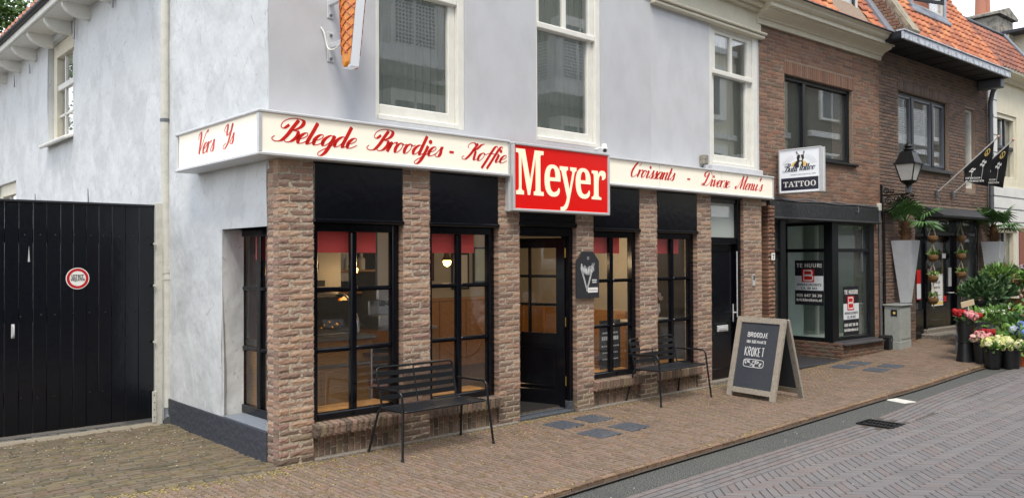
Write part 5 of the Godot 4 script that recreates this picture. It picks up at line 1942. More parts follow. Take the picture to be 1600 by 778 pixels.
# brush script: each letter is a few strokes through points (x-height 1), thick going down and thin going up
const SCRIPT := {
	"a": [[0.62, 0.8, 0.4, 1.0, 0.16, 0.75, 0.05, 0.35, 0.17, 0.02, 0.36, 0.1, 0.56, 0.55], [0.64, 1.0, 0.6, 0.5, 0.58, 0.15, 0.7, 0.0, 0.95, 0.28]],
	"d": [[0.62, 0.8, 0.4, 1.0, 0.16, 0.75, 0.05, 0.35, 0.17, 0.02, 0.36, 0.1, 0.56, 0.55], [0.66, 2.0, 0.63, 1.2, 0.6, 0.25, 0.7, 0.0, 0.97, 0.28]],
	"e": [[0.03, 0.38, 0.3, 0.48, 0.5, 0.75, 0.4, 0.99, 0.2, 0.85, 0.06, 0.45, 0.14, 0.06, 0.36, 0.02, 0.7, 0.35]],
	"f": [[0.72, 1.75, 0.62, 2.0, 0.44, 1.8, 0.3, 1.0, 0.16, 0.0, 0.02, -0.9], [0.05, 0.98, 0.3, 1.0, 0.58, 1.04]],
	"g": [[0.6, 0.8, 0.4, 1.0, 0.16, 0.75, 0.05, 0.35, 0.17, 0.02, 0.36, 0.1, 0.56, 0.55], [0.64, 1.0, 0.6, 0.2, 0.5, -0.6, 0.28, -0.95, 0.08, -0.85, 0.1, -0.6, 0.4, -0.25, 0.95, 0.3]],
	"i": [[0.12, 1.0, 0.1, 0.5, 0.08, 0.15, 0.2, 0.0, 0.45, 0.28], [0.16, 1.45, 0.15, 1.32]],
	"j": [[0.2, 1.0, 0.17, 0.2, 0.06, -0.6, -0.16, -0.95, -0.36, -0.85, -0.32, -0.6, 0.0, -0.25, 0.5, 0.3], [0.26, 1.45, 0.25, 1.32]],
	"l": [[0.2, 2.0, 0.16, 1.2, 0.1, 0.25, 0.2, 0.0, 0.48, 0.28]],
	"n": [[0.1, 1.0, 0.08, 0.5, 0.05, 0.0], [0.07, 0.4, 0.26, 0.85, 0.44, 1.0, 0.54, 0.85, 0.5, 0.4, 0.5, 0.1, 0.62, 0.0, 0.88, 0.28]],
	"o": [[0.34, 1.0, 0.14, 0.8, 0.05, 0.4, 0.15, 0.03, 0.34, 0.08, 0.5, 0.5, 0.46, 0.9, 0.34, 1.0], [0.42, 0.92, 0.58, 0.82, 0.75, 0.95]],
	"r": [[-0.02, 0.7, 0.1, 1.0, 0.12, 0.6, 0.06, 0.0], [0.09, 0.4, 0.25, 0.8, 0.42, 1.0, 0.56, 0.88]],
	"s": [[0.0, 0.12, 0.2, 0.6, 0.36, 1.06, 0.38, 0.75, 0.44, 0.35, 0.36, 0.03, 0.16, 0.0, 0.06, 0.16]],
	"t": [[0.18, 1.7, 0.14, 0.9, 0.09, 0.2, 0.2, 0.0, 0.45, 0.28], [-0.04, 1.0, 0.15, 1.0, 0.42, 1.02]],
	"u": [[0.1, 1.0, 0.07, 0.45, 0.12, 0.04, 0.3, 0.08, 0.52, 0.55], [0.62, 1.0, 0.58, 0.5, 0.56, 0.15, 0.68, 0.0, 0.92, 0.28]],
	"v": [[-0.05, 0.75, 0.08, 1.0, 0.16, 0.75, 0.16, 0.3, 0.24, 0.02, 0.44, 0.3, 0.56, 0.75, 0.48, 1.0]],
	"'": [[0.12, 2.1, 0.1, 1.85, 0.04, 1.55]],
	"B": [[0.95, 2.05, 0.82, 1.4, 0.68, 0.6, 0.46, 0.08, 0.1, 0.0, -0.12, 0.22, -0.02, 0.45], [0.52, 1.55, 0.3, 1.2, 0.08, 1.35, 0.1, 1.8, 0.45, 2.12, 0.95, 2.16, 1.3, 1.95, 1.28, 1.5, 1.0, 1.15, 0.82, 1.08], [0.82, 1.08, 1.2, 1.02, 1.3, 0.6, 1.1, 0.12, 0.8, 0.0, 0.62, 0.2]],
	"C": [[0.98, 1.45, 1.12, 1.85, 0.94, 2.12, 0.66, 1.95, 0.36, 1.35, 0.24, 0.65, 0.38, 0.1, 0.7, 0.0, 1.02, 0.4]],
	"D": [[0.7, 1.9, 0.6, 1.2, 0.44, 0.4, 0.14, 0.0, -0.06, 0.14, 0.12, 0.32, 0.5, 0.06, 0.95, 0.1, 1.32, 0.7, 1.35, 1.4, 1.0, 2.0, 0.5, 2.15, 0.08, 1.9, 0.05, 1.5, 0.3, 1.3, 0.45, 1.6]],
	"K": [[0.8, 2.05, 0.66, 1.4, 0.5, 0.6, 0.26, 0.05, 0.0, 0.02, -0.12, 0.25, 0.02, 0.4], [0.15, 1.4, 0.0, 1.65, 0.12, 2.0, 0.4, 2.1, 0.66, 1.9], [1.4, 2.1, 1.15, 1.95, 0.9, 1.4, 0.6, 1.1], [0.62, 1.12, 0.86, 1.05, 0.94, 0.5, 1.05, 0.02, 1.35, 0.28]],
	"M": [[0.02, 0.4, -0.12, 0.2, 0.02, 0.0, 0.24, 0.3, 0.5, 1.2, 0.72, 2.05], [0.74, 2.1, 0.76, 1.2, 0.74, 0.05], [0.74, 0.05, 1.05, 1.0, 1.38, 2.0], [1.4, 2.1, 1.34, 1.2, 1.28, 0.2, 1.4, 0.0, 1.62, 0.28]],
	"V": [[-0.05, 1.4, -0.08, 1.85, 0.14, 2.1, 0.28, 1.75, 0.32, 0.9, 0.36, 0.0], [0.36, 0.0, 0.62, 0.8, 0.85, 1.6, 1.1, 2.1, 1.25, 1.95]],
	"Y": [[0.12, 1.35, -0.05, 1.6, 0.08, 2.0, 0.3, 2.1, 0.38, 1.7, 0.4, 1.15, 0.6, 1.0, 0.86, 1.4, 1.02, 2.1], [1.02, 2.1, 0.94, 1.2, 0.8, 0.2, 0.5, -0.35, 0.2, -0.3, 0.22, -0.02, 0.5, 0.2]],
	"-": [[0.05, 0.5, 0.6, 0.5]],
}
const WIDE := {"a": 0.82, "d": 0.85, "e": 0.58, "f": 0.5, "g": 0.8, "i": 0.4, "j": 0.42, "l": 0.42, "n": 0.8, "o": 0.72, "r": 0.55, "s": 0.52, "t": 0.44, "u": 0.84, "v": 0.66, "'": 0.3, "B": 1.4, "C": 1.1, "D": 1.45, "K": 1.3, "M": 1.6, "V": 0.85, "Y": 1.05, " ": 0.7, "-": 0.7}


func smooth_line(pts: Array, per := 7) -> Array: # Catmull-Rom through the points
	var out := []
	for i in pts.size() - 1:
		var a: Vector2 = pts[maxi(i - 1, 0)]
		var b: Vector2 = pts[i]
		var c: Vector2 = pts[i + 1]
		var d: Vector2 = pts[mini(i + 2, pts.size() - 1)]
		for k in per:
			out.append(b.cubic_interpolate(c, a, d, float(k) / per))
	out.append(pts[-1])
	return out


# a flat ribbon along line, width from the direction of travel, standing depth proud of z = 0
func ribbon(g: Geo, line: Array, thin: float, thick: float, depth: float) -> void:
	var n := line.size()
	var left := []
	var right := []
	for i in n:
		var d: Vector2 = (line[mini(i + 1, n - 1)] - line[maxi(i - 1, 0)]).normalized()
		var down := clampf(-d.y * 1.15 - 0.1, 0.0, 1.0)
		var w := lerpf(thin, thick, down * down * (3.0 - 2.0 * down))
		if i == 0 or i == n - 1:
			w *= 0.8
		var s := Vector2(-d.y, d.x) * w / 2.0
		left.append(line[i] + s)
		right.append(line[i] - s)
	for i in n - 1:
		var q := [right[i], right[i + 1], left[i + 1], left[i]]
		var v := q.map(func(e): return Vector3(e.x, e.y, depth))
		var u := q.map(func(e): return Vector3(e.x, e.y, 0.0))
		g.quad(v[0], v[1], v[2], v[3])
		g.quad(u[1], u[0], v[0], v[1]) if false else g.quad(u[0], u[1], v[1], v[0])
		g.quad(u[2], u[3], v[3], v[2])


# a script word from x0 to x1 on a baseline, x-height xh; local plane of parent, z = z
func script_word(parent: Node, text: String, x0: float, x1: float, base: float, xh: float, z: float, m: Material, thick := 0.24, slant := 0.42, depth := 0.002, called := "lettering") -> void:
	var total := 0.0
	for ch in text:
		total += WIDE[ch]
	var sx := (x1 - x0) / (total + slant * 0.9)
	var pen := 0.0
	for ch in text:
		if SCRIPT.has(ch):
			var g := Geo.new()
			for st in SCRIPT[ch]:
				var pts := []
				for i in range(0, st.size(), 2):
					var v := Vector2(pen + st[i] + st[i + 1] * slant, st[i + 1])
					pts.append(Vector2(v.x * sx, v.y * xh))
				var th := thick * minf(sx, xh)
				if ch == "-":
					ribbon(g, pts, xh * 0.3, xh * 0.3, depth)
				elif st.size() == 4: # a dot
					disc(g, th * 0.62, depth, Vector3(pts[0].x, pts[0].y, 0))
				else:
					ribbon(g, smooth_line(pts), th * 0.22, th, depth)
			var o := put(called, g, m, parent)
			o.position = Vector3(x0, base, z)
		pen += WIDE[ch]


# chalk capitals drawn with single strokes in a 1 x 1.6 box
const CHALK := {
	"A": [[0, 0, 0.4, 1.6, 0.8, 0], [0.15, 0.55, 0.65, 0.58]], "B": [[0, 0, 0.02, 1.6], [0, 1.6, 0.6, 1.45, 0.55, 1.0, 0.05, 0.85], [0.05, 0.85, 0.75, 0.7, 0.7, 0.1, 0, 0]],
	"D": [[0.02, 0, 0, 1.6], [0, 1.6, 0.7, 1.3, 0.8, 0.5, 0.4, 0.05, 0, 0]], "E": [[0.65, 1.6, 0, 1.55, 0.02, 0, 0.7, 0.05], [0, 0.8, 0.55, 0.85]],
	"G": [[0.75, 1.35, 0.4, 1.6, 0.05, 1.1, 0.05, 0.4, 0.4, 0, 0.75, 0.25, 0.75, 0.7, 0.45, 0.7]], "H": [[0, 0, 0, 1.6], [0.7, 0, 0.7, 1.6], [0, 0.8, 0.7, 0.82]],
	"I": [[0.1, 0, 0.1, 1.6]], "J": [[0.5, 1.6, 0.52, 0.4, 0.3, 0, 0.0, 0.2]], "K": [[0, 0, 0, 1.6], [0.7, 1.6, 0.02, 0.75], [0.1, 0.85, 0.75, 0]],
	"M": [[0, 0, 0.1, 1.6, 0.45, 0.6, 0.8, 1.6, 0.9, 0]], "O": [[0.4, 1.6, 0.05, 1.2, 0.05, 0.4, 0.4, 0, 0.75, 0.4, 0.75, 1.2, 0.4, 1.6]],
	"R": [[0, 0, 0.02, 1.6], [0, 1.6, 0.65, 1.45, 0.6, 0.95, 0.02, 0.8], [0.25, 0.85, 0.75, 0]], "S": [[0.65, 1.4, 0.35, 1.6, 0.05, 1.3, 0.25, 0.9, 0.6, 0.6, 0.55, 0.15, 0.25, 0, 0, 0.2]],
	"T": [[0, 1.55, 0.8, 1.6], [0.4, 1.58, 0.4, 0]], "U": [[0, 1.6, 0.02, 0.4, 0.35, 0, 0.68, 0.4, 0.7, 1.6]],
}


func chalk_word(parent: Node, text: String, x0: float, x1: float, base: float, hgt: float, z: float, line := 0.006) -> void:
	var step := (x1 - x0) / (text.length() - 0.15)
	for i in text.length():
		var g := Geo.new()
		for st in CHALK[text[i]]:
			var pts := []
			for k in range(0, st.size(), 2):
				pts.append(Vector2((i + st[k] * 0.85 + rng.randf_range(-0.03, 0.03)) * step, (st[k + 1] / 1.6 + rng.randf_range(-0.02, 0.02)) * hgt))
			ribbon(g, smooth_line(pts, 4) if st.size() > 6 and not text[i] in ["A", "M", "E", "K"] else pts, line, line * 1.15, 0.0012)
		var o := put("chalk_letter", g, M.chalk, parent)
		o.position = Vector3(x0, base, z)


# ---------------------------------------------------------------- light boxes over the shop
func rim(g: Geo, x0: float, x1: float, y0: float, y1: float, z: float, w: float, out: float) -> void:
	g.bx(x0, x1, y1 - w, y1, z - 0.03, z + out, 0.006)
	g.bx(x0, x1, y0, y0 + w, z - 0.03, z + out, 0.006)
	g.bx(x0, x0 + w, y0 + w, y1 - w, z - 0.03, z + out, 0.005)
	g.bx(x1 - w, x1, y0 + w, y1 - w, z - 0.03, z + out, 0.005)


func build_light_boxes() -> void:
	# white box wrapping the corner
	var t := thing("light_box", "white light box wrapping the shop corner, lettered Vers Ys and Belegde Broodjes", "sign")
	var g := Geo.new()
	g.bx(-0.205, 2.63, 2.72, 3.06, -0.16, 0.072)
	g.bx(-0.205, 0.0, 2.72, 3.06, -1.78, -0.16)
	put("panel", g, M.cream_acrylic, t)
	g = Geo.new()
	g.bx(-0.235, 2.652, 3.055, 3.085, -0.19, 0.095, 0.008)
	g.bx(-0.235, 0.02, 3.055, 3.085, -1.82, -0.19, 0.008)
	g.bx(-0.235, 2.652, 2.69, 2.722, -0.19, 0.095, 0.008)
	g.bx(-0.235, 0.02, 2.69, 2.722, -1.82, -0.19, 0.008)
	g.bx(-0.225, -0.19, 2.722, 3.055, 0.05, 0.09, 0.004)
	g.bx(2.63, 2.652, 2.722, 3.055, -0.19, 0.085, 0.004)
	g.bx(-0.222, 0.02, 2.722, 3.055, -1.82, -1.785, 0.004)
	put("frame", g, M.alu, t)
	script_word(t, "Belegde", -0.09, 0.756, 2.825, 0.098, 0.073, M.red_vinyl, 0.36, 0.32)
	script_word(t, "Broodjes", 0.86, 1.753, 2.83, 0.096, 0.073, M.red_vinyl, 0.36, 0.32)
	script_word(t, "-", 1.80, 1.915, 2.84, 0.1, 0.073, M.red_vinyl)
	script_word(t, "Koffie", 2.0, 2.624, 2.832, 0.086, 0.073, M.red_vinyl, 0.36, 0.32)
	var side := Node3D.new()
	side.name = "side_face"
	t.add_child(side, true)
	side.position = Vector3(-0.206, 0, -1.78)
	side.rotation_degrees.y = -90.0
	script_word(side, "Vers", 0.464, 0.911, 2.826, 0.098, 0.0, M.red_vinyl, 0.38, 0.26)
	script_word(side, "Ys", 1.073, 1.348, 2.85, 0.085, 0.0, M.red_vinyl, 0.38, 0.26)
	# red box with the name
	var r := thing("name_light_box", "big red light box with the name Meyer in cream letters over the door", "sign")
	g = Geo.new()
	g.bx(2.685, 4.22, 2.345, 3.045, -0.04, 0.112)
	put("panel", g, M.red_acrylic, r)
	g = Geo.new()
	rim(g, 2.66, 4.245, 2.32, 3.07, 0.11, 0.03, 0.02)
	g.bx(2.66, 2.686, 2.32, 3.07, -0.04, 0.08, 0.004)
	g.bx(4.219, 4.245, 2.32, 3.07, -0.04, 0.08, 0.004)
	g.bx(2.686, 4.219, 2.32, 2.346, -0.04, 0.08, 0.004)
	g.bx(2.686, 4.219, 3.044, 3.07, -0.04, 0.08, 0.004)
	g.bx(2.652, 2.662, 2.315, 2.70, -0.035, -0.02, 0.002)
	g.bx(2.652, 2.662, 2.315, 2.70, 0.05, 0.062, 0.002)
	put("frame", g, M.alu, r)
	# condensed slab-serif letters: cap height 0.47, x-height 0.30
	slab_letters(r, 0.113)
	# right-hand white box
	var k := thing("light_box_long", "long white light box lettered Croissants and Diverse Menu's", "sign")
	g = Geo.new()
	g.bx(4.27, 8.08, 2.72, 3.02, -0.16, 0.072)
	put("panel", g, M.cream_acrylic, k)
	g = Geo.new()
	g.bx(4.255, 8.11, 3.015, 3.045, -0.19, 0.095, 0.008)
	g.bx(4.255, 8.11, 2.69, 2.722, -0.19, 0.095, 0.008)
	g.bx(8.085, 8.11, 2.722, 3.015, -0.19, 0.085, 0.004)
	put("frame", g, M.alu, k)
	g = Geo.new()
	g.bx(5.288, 5.294, 2.722, 3.015, 0.0715, 0.0735)
	g.bx(6.7, 6.706, 2.722, 3.015, 0.0715, 0.0735)
	put("panel_joint", g, M.old_white, k)
	script_word(k, "Croissants", 4.66, 5.63, 2.83, 0.095, 0.073, M.red_vinyl, 0.34, 0.36)
	script_word(k, "-", 5.86, 5.99, 2.825, 0.09, 0.073, M.red_vinyl)
	script_word(k, "Diverse", 6.22, 6.936, 2.805, 0.095, 0.073, M.red_vinyl, 0.34, 0.36)
	script_word(k, "Menu's", 7.07, 7.81, 2.805, 0.095, 0.073, M.red_vinyl, 0.34, 0.36)
	# ice cream cone sign on two arms
	var c := thing("cone_sign", "orange ice cream cone sign standing out from the wall on white arms", "sign", Vector3(0.62, 3.55, -0.19))
	cone_half(c, 1)
	cone_half(c, -1)
	g = Geo.new()
	var band := []
	for i in 15:
		var q := i / 14.0
		band.append([lerpf(0.30, 0.225, pow(q, 1.0)), lerpf(0.43, 0.62, q), q * 1.05])
	for i in 14:
		var a = band[i]
		var b = band[i + 1]
		g.out_quad(Vector3(0, (a[2] + b[2]) / 2.0, 0.3), Vector3(-0.045, a[2], a[1]), Vector3(0.045, a[2], a[1]), Vector3(0.045, b[2], b[1]), Vector3(-0.045, b[2], b[1]))
		g.out_quad(Vector3(0, (a[2] + b[2]) / 2.0, 0.9), Vector3(-0.045, a[2], a[0]), Vector3(0.045, a[2], a[0]), Vector3(0.045, b[2], b[0]), Vector3(-0.045, b[2], b[0]))
	g.bx(-0.045, 0.045, -0.012, 0.01, 0.3, 0.43, 0.01)
	put("edge_band", g, M.white_acrylic, c)
	for y in [0.25, 0.66]:
		g = Geo.new()
		g.bx(-0.035, 0.035, y - 0.14, y + 0.14, -0.005, 0.01, 0.004)
		put("wall_plate", g, M.alu, c)
		g = Geo.new()
		g.bx(-0.02, 0.02, y - 0.02, y + 0.03, 0.0, 0.30, 0.005)
		put("arm", g, M.alu, c)
		for b in [y - 0.11, y + 0.11]:
			g = Geo.new()
			g.lathe([Vector2(0.014, 0), Vector2(0.014, 0.012), Vector2(0.0, 0.014)], 6, Vector3.ZERO)
			var o := put("bolt", g, M.dull_zinc, c)
			o.position = Vector3(0, b, 0.01)
			o.rotation.x = PI / 2
	g = Geo.new()
	g.tube(smooth3([Vector3(-0.10, 0.42, 0.0), Vector3(-0.08, 0.36, 0.03), Vector3(-0.06, 0.22, 0.06), Vector3(-0.04, 0.2, 0.16), Vector3(-0.03, 0.25, 0.26)]), 0.008, 6)
	put("cable", g, M.white_paint, c)


func smooth3(p: Array, per := 5) -> Array:
	var out := []
	for i in p.size() - 1:
		for k in per:
			out.append((p[i] as Vector3).cubic_interpolate(p[i + 1], p[maxi(i - 1, 0)], p[mini(i + 2, p.size() - 1)], float(k) / per))
	out.append(p[-1])
	return out


func cone_half(c: Node, sgn: int) -> void:
	# a bulging half shell with a raised lattice; z from 0.3 outwards, y up
	var g := Geo.new()
	var n := 24
	var m := 8
	var at := func(u: float, v: float, lift: float) -> Vector3: # u along height, v across
		var z0 := lerpf(0.30, 0.225, u) + 0.0
		var z1 := lerpf(0.42, 0.61, u)
		if u < 0.06:
			var e := sqrt(maxf(0.0, 1.0 - pow((0.06 - u) / 0.06, 2.0)))
			var mid := (z0 + z1) / 2.0
			z0 = lerpf(mid, z0, 0.35 + 0.65 * e)
			z1 = lerpf(mid, z1, 0.35 + 0.65 * e)
		var bulge := sin(v * PI) * lerpf(0.03, 0.085, u) + 0.045
		return Vector3(sgn * (bulge + lift), u * 1.05 - 0.01, lerpf(z0, z1, v))
	for i in n:
		for j in m:
			var q := [at.call(float(i) / n, float(j) / m, 0.0), at.call(float(i + 1) / n, float(j) / m, 0.0), at.call(float(i + 1) / n, float(j + 1) / m, 0.0), at.call(float(i) / n, float(j + 1) / m, 0.0)]
			g.out_quad(Vector3(0, q[0].y, 0.38), q[0], q[1], q[2], q[3])
	put("waffle_shell", g, M.waffle, c)
	g = Geo.new()
	for dir in [-1.0, 1.0]:
		for k in range(-6, 16):
			var line := []
			for i in 13:
				var v := i / 12.0
				var u = 0.085 * k + dir * (v - 0.5) * lerpf(0.16, 0.26, clampf(0.085 * k, 0, 1))
				if u > 0.1 and u < 1.0:
					line.append(at.call(u, v, 0.003))
			if line.size() > 2:
				g.tube(line, 0.006, 5)
	put("waffle_lattice", g, M.waffle_line, c)


# the name in slab-serif capitals and small letters, drawn as outlines
func slab_letters(parent: Node, z: float) -> void:
	for it in [["M", 2.712, 3.130, 2.503, 0.50], ["e", 3.147, 3.40, 2.503, 0.475], ["y", 3.39, 3.667, 2.503, 0.465], ["e", 3.655, 3.91, 2.503, 0.47], ["r", 3.93, 4.181, 2.503, 0.46]]:
		word(parent, it[0], it[4], Vector3((it[1] + it[2]) / 2.0, it[3] + it[4] / 2.0, z), 0.004, M.cream_vinyl, "serif bold", it[2] - it[1])


# ---------------------------------------------------------------- behind the shop windows
func build_cafe_inside() -> void:
	var t := thing("shop_interior", "dim shop room behind the black framed windows with pale rear wall and wood panelling", "interior")
	var g := Geo.new()
	g.bx(0.28, 7.4, -0.05, 0.05, -4.0, -0.2)
	put("floor", g, M.floor_tiles, t)
	g = Geo.new()
	g.bx(0.28, 8.1, 2.72, 2.76, -4.0, -0.2)
	put("ceiling", g, M.inner_ceiling, t)
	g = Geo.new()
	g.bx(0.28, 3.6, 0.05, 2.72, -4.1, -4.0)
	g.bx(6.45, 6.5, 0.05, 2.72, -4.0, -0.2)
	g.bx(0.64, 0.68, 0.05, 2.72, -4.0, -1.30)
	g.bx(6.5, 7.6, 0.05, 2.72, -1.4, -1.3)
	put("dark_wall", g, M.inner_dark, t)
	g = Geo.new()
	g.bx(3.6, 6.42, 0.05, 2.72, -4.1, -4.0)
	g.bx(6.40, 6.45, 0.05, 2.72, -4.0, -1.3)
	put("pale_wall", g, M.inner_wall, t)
	g = Geo.new()
	g.bx(3.62, 6.4, 0.05, 1.12, -3.98, -3.92)
	for i in 5:
		g.bx(3.62 + i * 0.55, 3.68 + i * 0.55, 0.05, 1.12, -3.92, -3.9, 0.004)
	g.bx(3.62, 6.4, 1.12, 1.17, -4.0, -3.88, 0.006)
	g.bx(6.34, 6.40, 0.05, 1.0, -3.88, -1.4, 0.006)
	for i in 5:
		g.bx(6.32, 6.34, 0.05, 1.0, -3.7 + 0.5 * i, -3.64 + 0.5 * i, 0.004)
	put("wainscot", g, M.counter_wood, t)
	g = Geo.new() # red tiled pier behind the deep side window
	g.bx(0.44, 0.62, 0.4, 1.86, -1.56, -1.22)
	put("tiled_pier", g, M.brick_red_tile, t)
	g = Geo.new()
	for i in 12:
		var a := -1.86 + 0.026 * i
		g.quad(Vector3(0.42 + 0.012 * (i % 2), 0.38, a), Vector3(0.42 + 0.012 * ((i + 1) % 2), 0.38, a + 0.026), Vector3(0.42 + 0.012 * ((i + 1) % 2), 2.05, a + 0.026 + 0.006 * i), Vector3(0.42 + 0.012 * (i % 2), 2.05, a + 0.006 * i))
	put("grey_curtain", g, M.inner_wall, t)
	g = Geo.new()
	g.bx(0.30, 0.304, 1.80, 2.07, -1.1, -0.3)
	put("side_blind", g, M.blind_red, t)
	g = Geo.new()
	for s in [[0.345, 1.30], [1.65, 2.55], [4.1, 4.955], [5.34, 6.21]]:
		g.bx(s[0], s[1], 0.33, 0.385, -0.5, -0.16, 0.006)
	put("window_ledge", g, M.counter_wood, t)
	g = Geo.new()
	g.bx(2.86, 4.4, 0.05, 0.06, -1.5, -0.2)
	put("entry_mat", g, M.entry_stone, t)
	# counter with glass display case
	var c := thing("shop_counter", "wood panelled counter with steel edging behind the first front window", "counter")
	g = Geo.new()
	g.bx(0.36, 1.62, 0.05, 0.94, -2.2, -1.05)
	g.bx(2.05, 2.6, 0.05, 0.98, -2.2, -1.2)
	put("body", g, M.counter_wood, c)
	g = Geo.new()
	g.bx(0.34, 1.66, 0.94, 0.98, -2.24, -1.01, 0.006)
	g.bx(0.36, 1.62, 0.66, 0.69, -1.05, -1.03, 0.004)
	g.bx(2.03, 2.62, 0.98, 1.01, -2.2, -1.18, 0.006)
	put("steel_edge", g, M.steel, c)
	g = Geo.new()
	for i in 2:
		g.bx(0.42 + 0.62 * i, 0.98 + 0.62 * i, 0.12, 0.62, -1.045, -1.035, 0.006)
		g.bx(2.12, 2.52, 0.12, 0.92, -1.195, -1.185, 0.006)
	put("panel", g, M.counter_wood, c)
	# shelves, machine and bottles along the back
	var sh := thing("back_shelf", "long wooden wall shelves with jars behind the counter", "shelf")
	for y in [1.30, 1.62]:
		g = Geo.new()
		g.bx(0.5, 3.4, y, y + 0.03, -3.98, -3.75, 0.004)
		put("board", g, M.counter_wood, sh)
	for i in 22:
		g = Geo.new()
		var rr := rng.randf_range(0.035, 0.06)
		var hh := rng.randf_range(0.14, 0.26)
		g.lathe([Vector2(0.0, 0.0), Vector2(rr, 0.0), Vector2(rr, hh * 0.65), Vector2(rr * 0.4, hh * 0.8), Vector2(rr * 0.4, hh), Vector2(0.0, hh)], 10, Vector3(0.6 + 0.125 * i, 1.33 + 0.32 * (i % 2), -3.86))
		put("jar", g, [M.lamp_brass, M.white_print, M.blue_bag, M.leather, M.grey_print][i % 5], sh)
	var cm := thing("coffee_machine", "steel coffee machine on the counter beyond the first window", "coffee machine", Vector3(2.3, 1.01, -1.75))
	g = Geo.new()
	g.bx(-0.26, 0.26, 0.0, 0.12, -0.2, 0.2, 0.015)
	g.bx(-0.26, 0.26, 0.30, 0.46, -0.2, 0.16, 0.02)
	g.bx(-0.24, 0.24, 0.12, 0.30, -0.2, -0.06, 0.01)
	put("body", g, M.steel, cm)
	for x in [-0.13, 0.13]:
		g = Geo.new()
		g.tube([Vector3(x, 0.27, 0.06), Vector3(x, 0.25, 0.24)], 0.014, 8)
		g.lathe([Vector2(0.035, 0.23), Vector2(0.035, 0.29), Vector2(0.0, 0.30)], 12, Vector3(x, 0, 0.06))
		put("filter_holder", g, M.ink, cm)
	for i in 4:
		var pic := thing("framed_picture", ["white framed picture left of the shelves", "tall poster high on the pale wall", "small pale notice by the shop's rear wall", "wide framed picture near the flat door wall"][i], "picture", [Vector3(2.9, 1.75, -3.97), Vector3(4.3, 1.75, -3.97), Vector3(5.2, 1.6, -3.97), Vector3(5.9, 1.7, -3.97)][i])
		g = Geo.new()
		var pw: float = [0.3, 0.35, 0.18, 0.42][i]
		rim(g, -pw, pw, -0.3, 0.3, 0.0, 0.03, 0.015)
		put("frame", g, M.ink, pic)
		g = Geo.new()
		g.bx(-pw + 0.03, pw - 0.03, -0.27, 0.27, -0.01, 0.0)
		put("print", g, [M.grey_print, M.red_print, M.white_print, M.pale_green][i], pic)
	var ds := thing("display_case", "glass food display case with curved front on the counter", "display case")
	g = Geo.new()
	for x in [0.62, 1.5]:
		var arc := []
		for i in 9:
			var a := i / 8.0 * PI / 2
			arc.append(Vector3(x, 1.0 + sin(a) * 0.42, -1.55 + cos(a) * 0.42))
		g.tube(arc, 0.014, 6)
		g.tube([Vector3(x, 1.0, -1.12), Vector3(x, 1.0, -2.1), Vector3(x, 1.42, -2.1), Vector3(x, 1.42, -1.55)], 0.014, 6)
	g.tube([Vector3(0.62, 1.42, -1.55), Vector3(1.5, 1.42, -1.55)], 0.012, 6)
	g.tube([Vector3(0.62, 1.0, -1.12), Vector3(1.5, 1.0, -1.12)], 0.012, 6)
	put("case_frame", g, M.steel, ds)
	g = Geo.new()
	for i in 8:
		var a := i / 8.0 * PI / 2
		var b := (i + 1) / 8.0 * PI / 2
		g.quad(Vector3(0.62, 1.0 + sin(a) * 0.42, -1.55 + cos(a) * 0.42), Vector3(1.5, 1.0 + sin(a) * 0.42, -1.55 + cos(a) * 0.42), Vector3(1.5, 1.0 + sin(b) * 0.42, -1.55 + cos(b) * 0.42), Vector3(0.62, 1.0 + sin(b) * 0.42, -1.55 + cos(b) * 0.42))
	put("curved_glass", g, M.clear_pane, ds)
	g = Geo.new()
	for i in 14:
		g.lathe([Vector2(0.0, 0.0), Vector2(0.026, 0.02), Vector2(0.0, 0.045)], 7, Vector3(0.78 + 0.05 * i, 1.02 + 0.03 * (i % 3), -1.5 + 0.02 * (i % 2)))
	put("rolls", g, M.lamp_brass, ds)
	var bag := Geo.new()
	for i in 260:
		var d := Vector3(rng.randfn(), rng.randfn(), rng.randfn()).normalized() * rng.randf_range(0.08, 0.14)
		bag.box(Vector3(0.0, 0.15, 0.0) + d * Vector3(1, 1.2, 0.8), Vector3(0.05, 0.012, 0.03), 0.0, Basis.from_euler(Vector3(rng.randf() * 3, rng.randf() * 6, rng.randf() * 3)))
	tag(put("blue_bag", bag, M.blue_bag), "crumpled blue plastic bag on the counter by the display case", "bag").position = Vector3(0.72, 0.98, -0.94)
	# menu boards, table and chairs
	g = Geo.new()
	g.box(Vector3.ZERO, Vector3(0.95, 0.62, 0.03), 0.004)
	var mb := put("menu_board", g, M.inner_wall)
	mb.position = Vector3(1.25, 1.75, -1.9)
	tag(mb, "white wall board with dark menu strips above the counter", "board")
	g = Geo.new()
	for i in 3:
		g.bx(-0.42, 0.1 + 0.08 * i, 0.14 - 0.2 * i, 0.21 - 0.2 * i, 0.015, 0.02)
	put("menu_strip", g, M.inner_dark, mb)
	var tb := thing("cafe_table", "round dark topped table on a steel column in the shop", "table", Vector3(1.86, 0.05, -0.98))
	g = Geo.new()
	g.lathe([Vector2(0.0, 0.70), Vector2(0.36, 0.70), Vector2(0.37, 0.72), Vector2(0.36, 0.735), Vector2(0.0, 0.735)], 28, Vector3.ZERO)
	put("table_top", g, M.leather, tb)
	g = Geo.new()
	g.lathe([Vector2(0.24, 0.0), Vector2(0.22, 0.02), Vector2(0.04, 0.05), Vector2(0.03, 0.70)], 16, Vector3.ZERO)
	put("column", g, M.steel, tb)
	var ch := thing("cafe_chair", "dark chair with steel backrest bars beside the round table", "chair", Vector3(1.55, 0.05, -0.62), 150.0)
	g = Geo.new()
	g.bx(-0.21, 0.21, 0.43, 0.47, -0.21, 0.21, 0.015)
	put("seat", g, M.leather, ch)
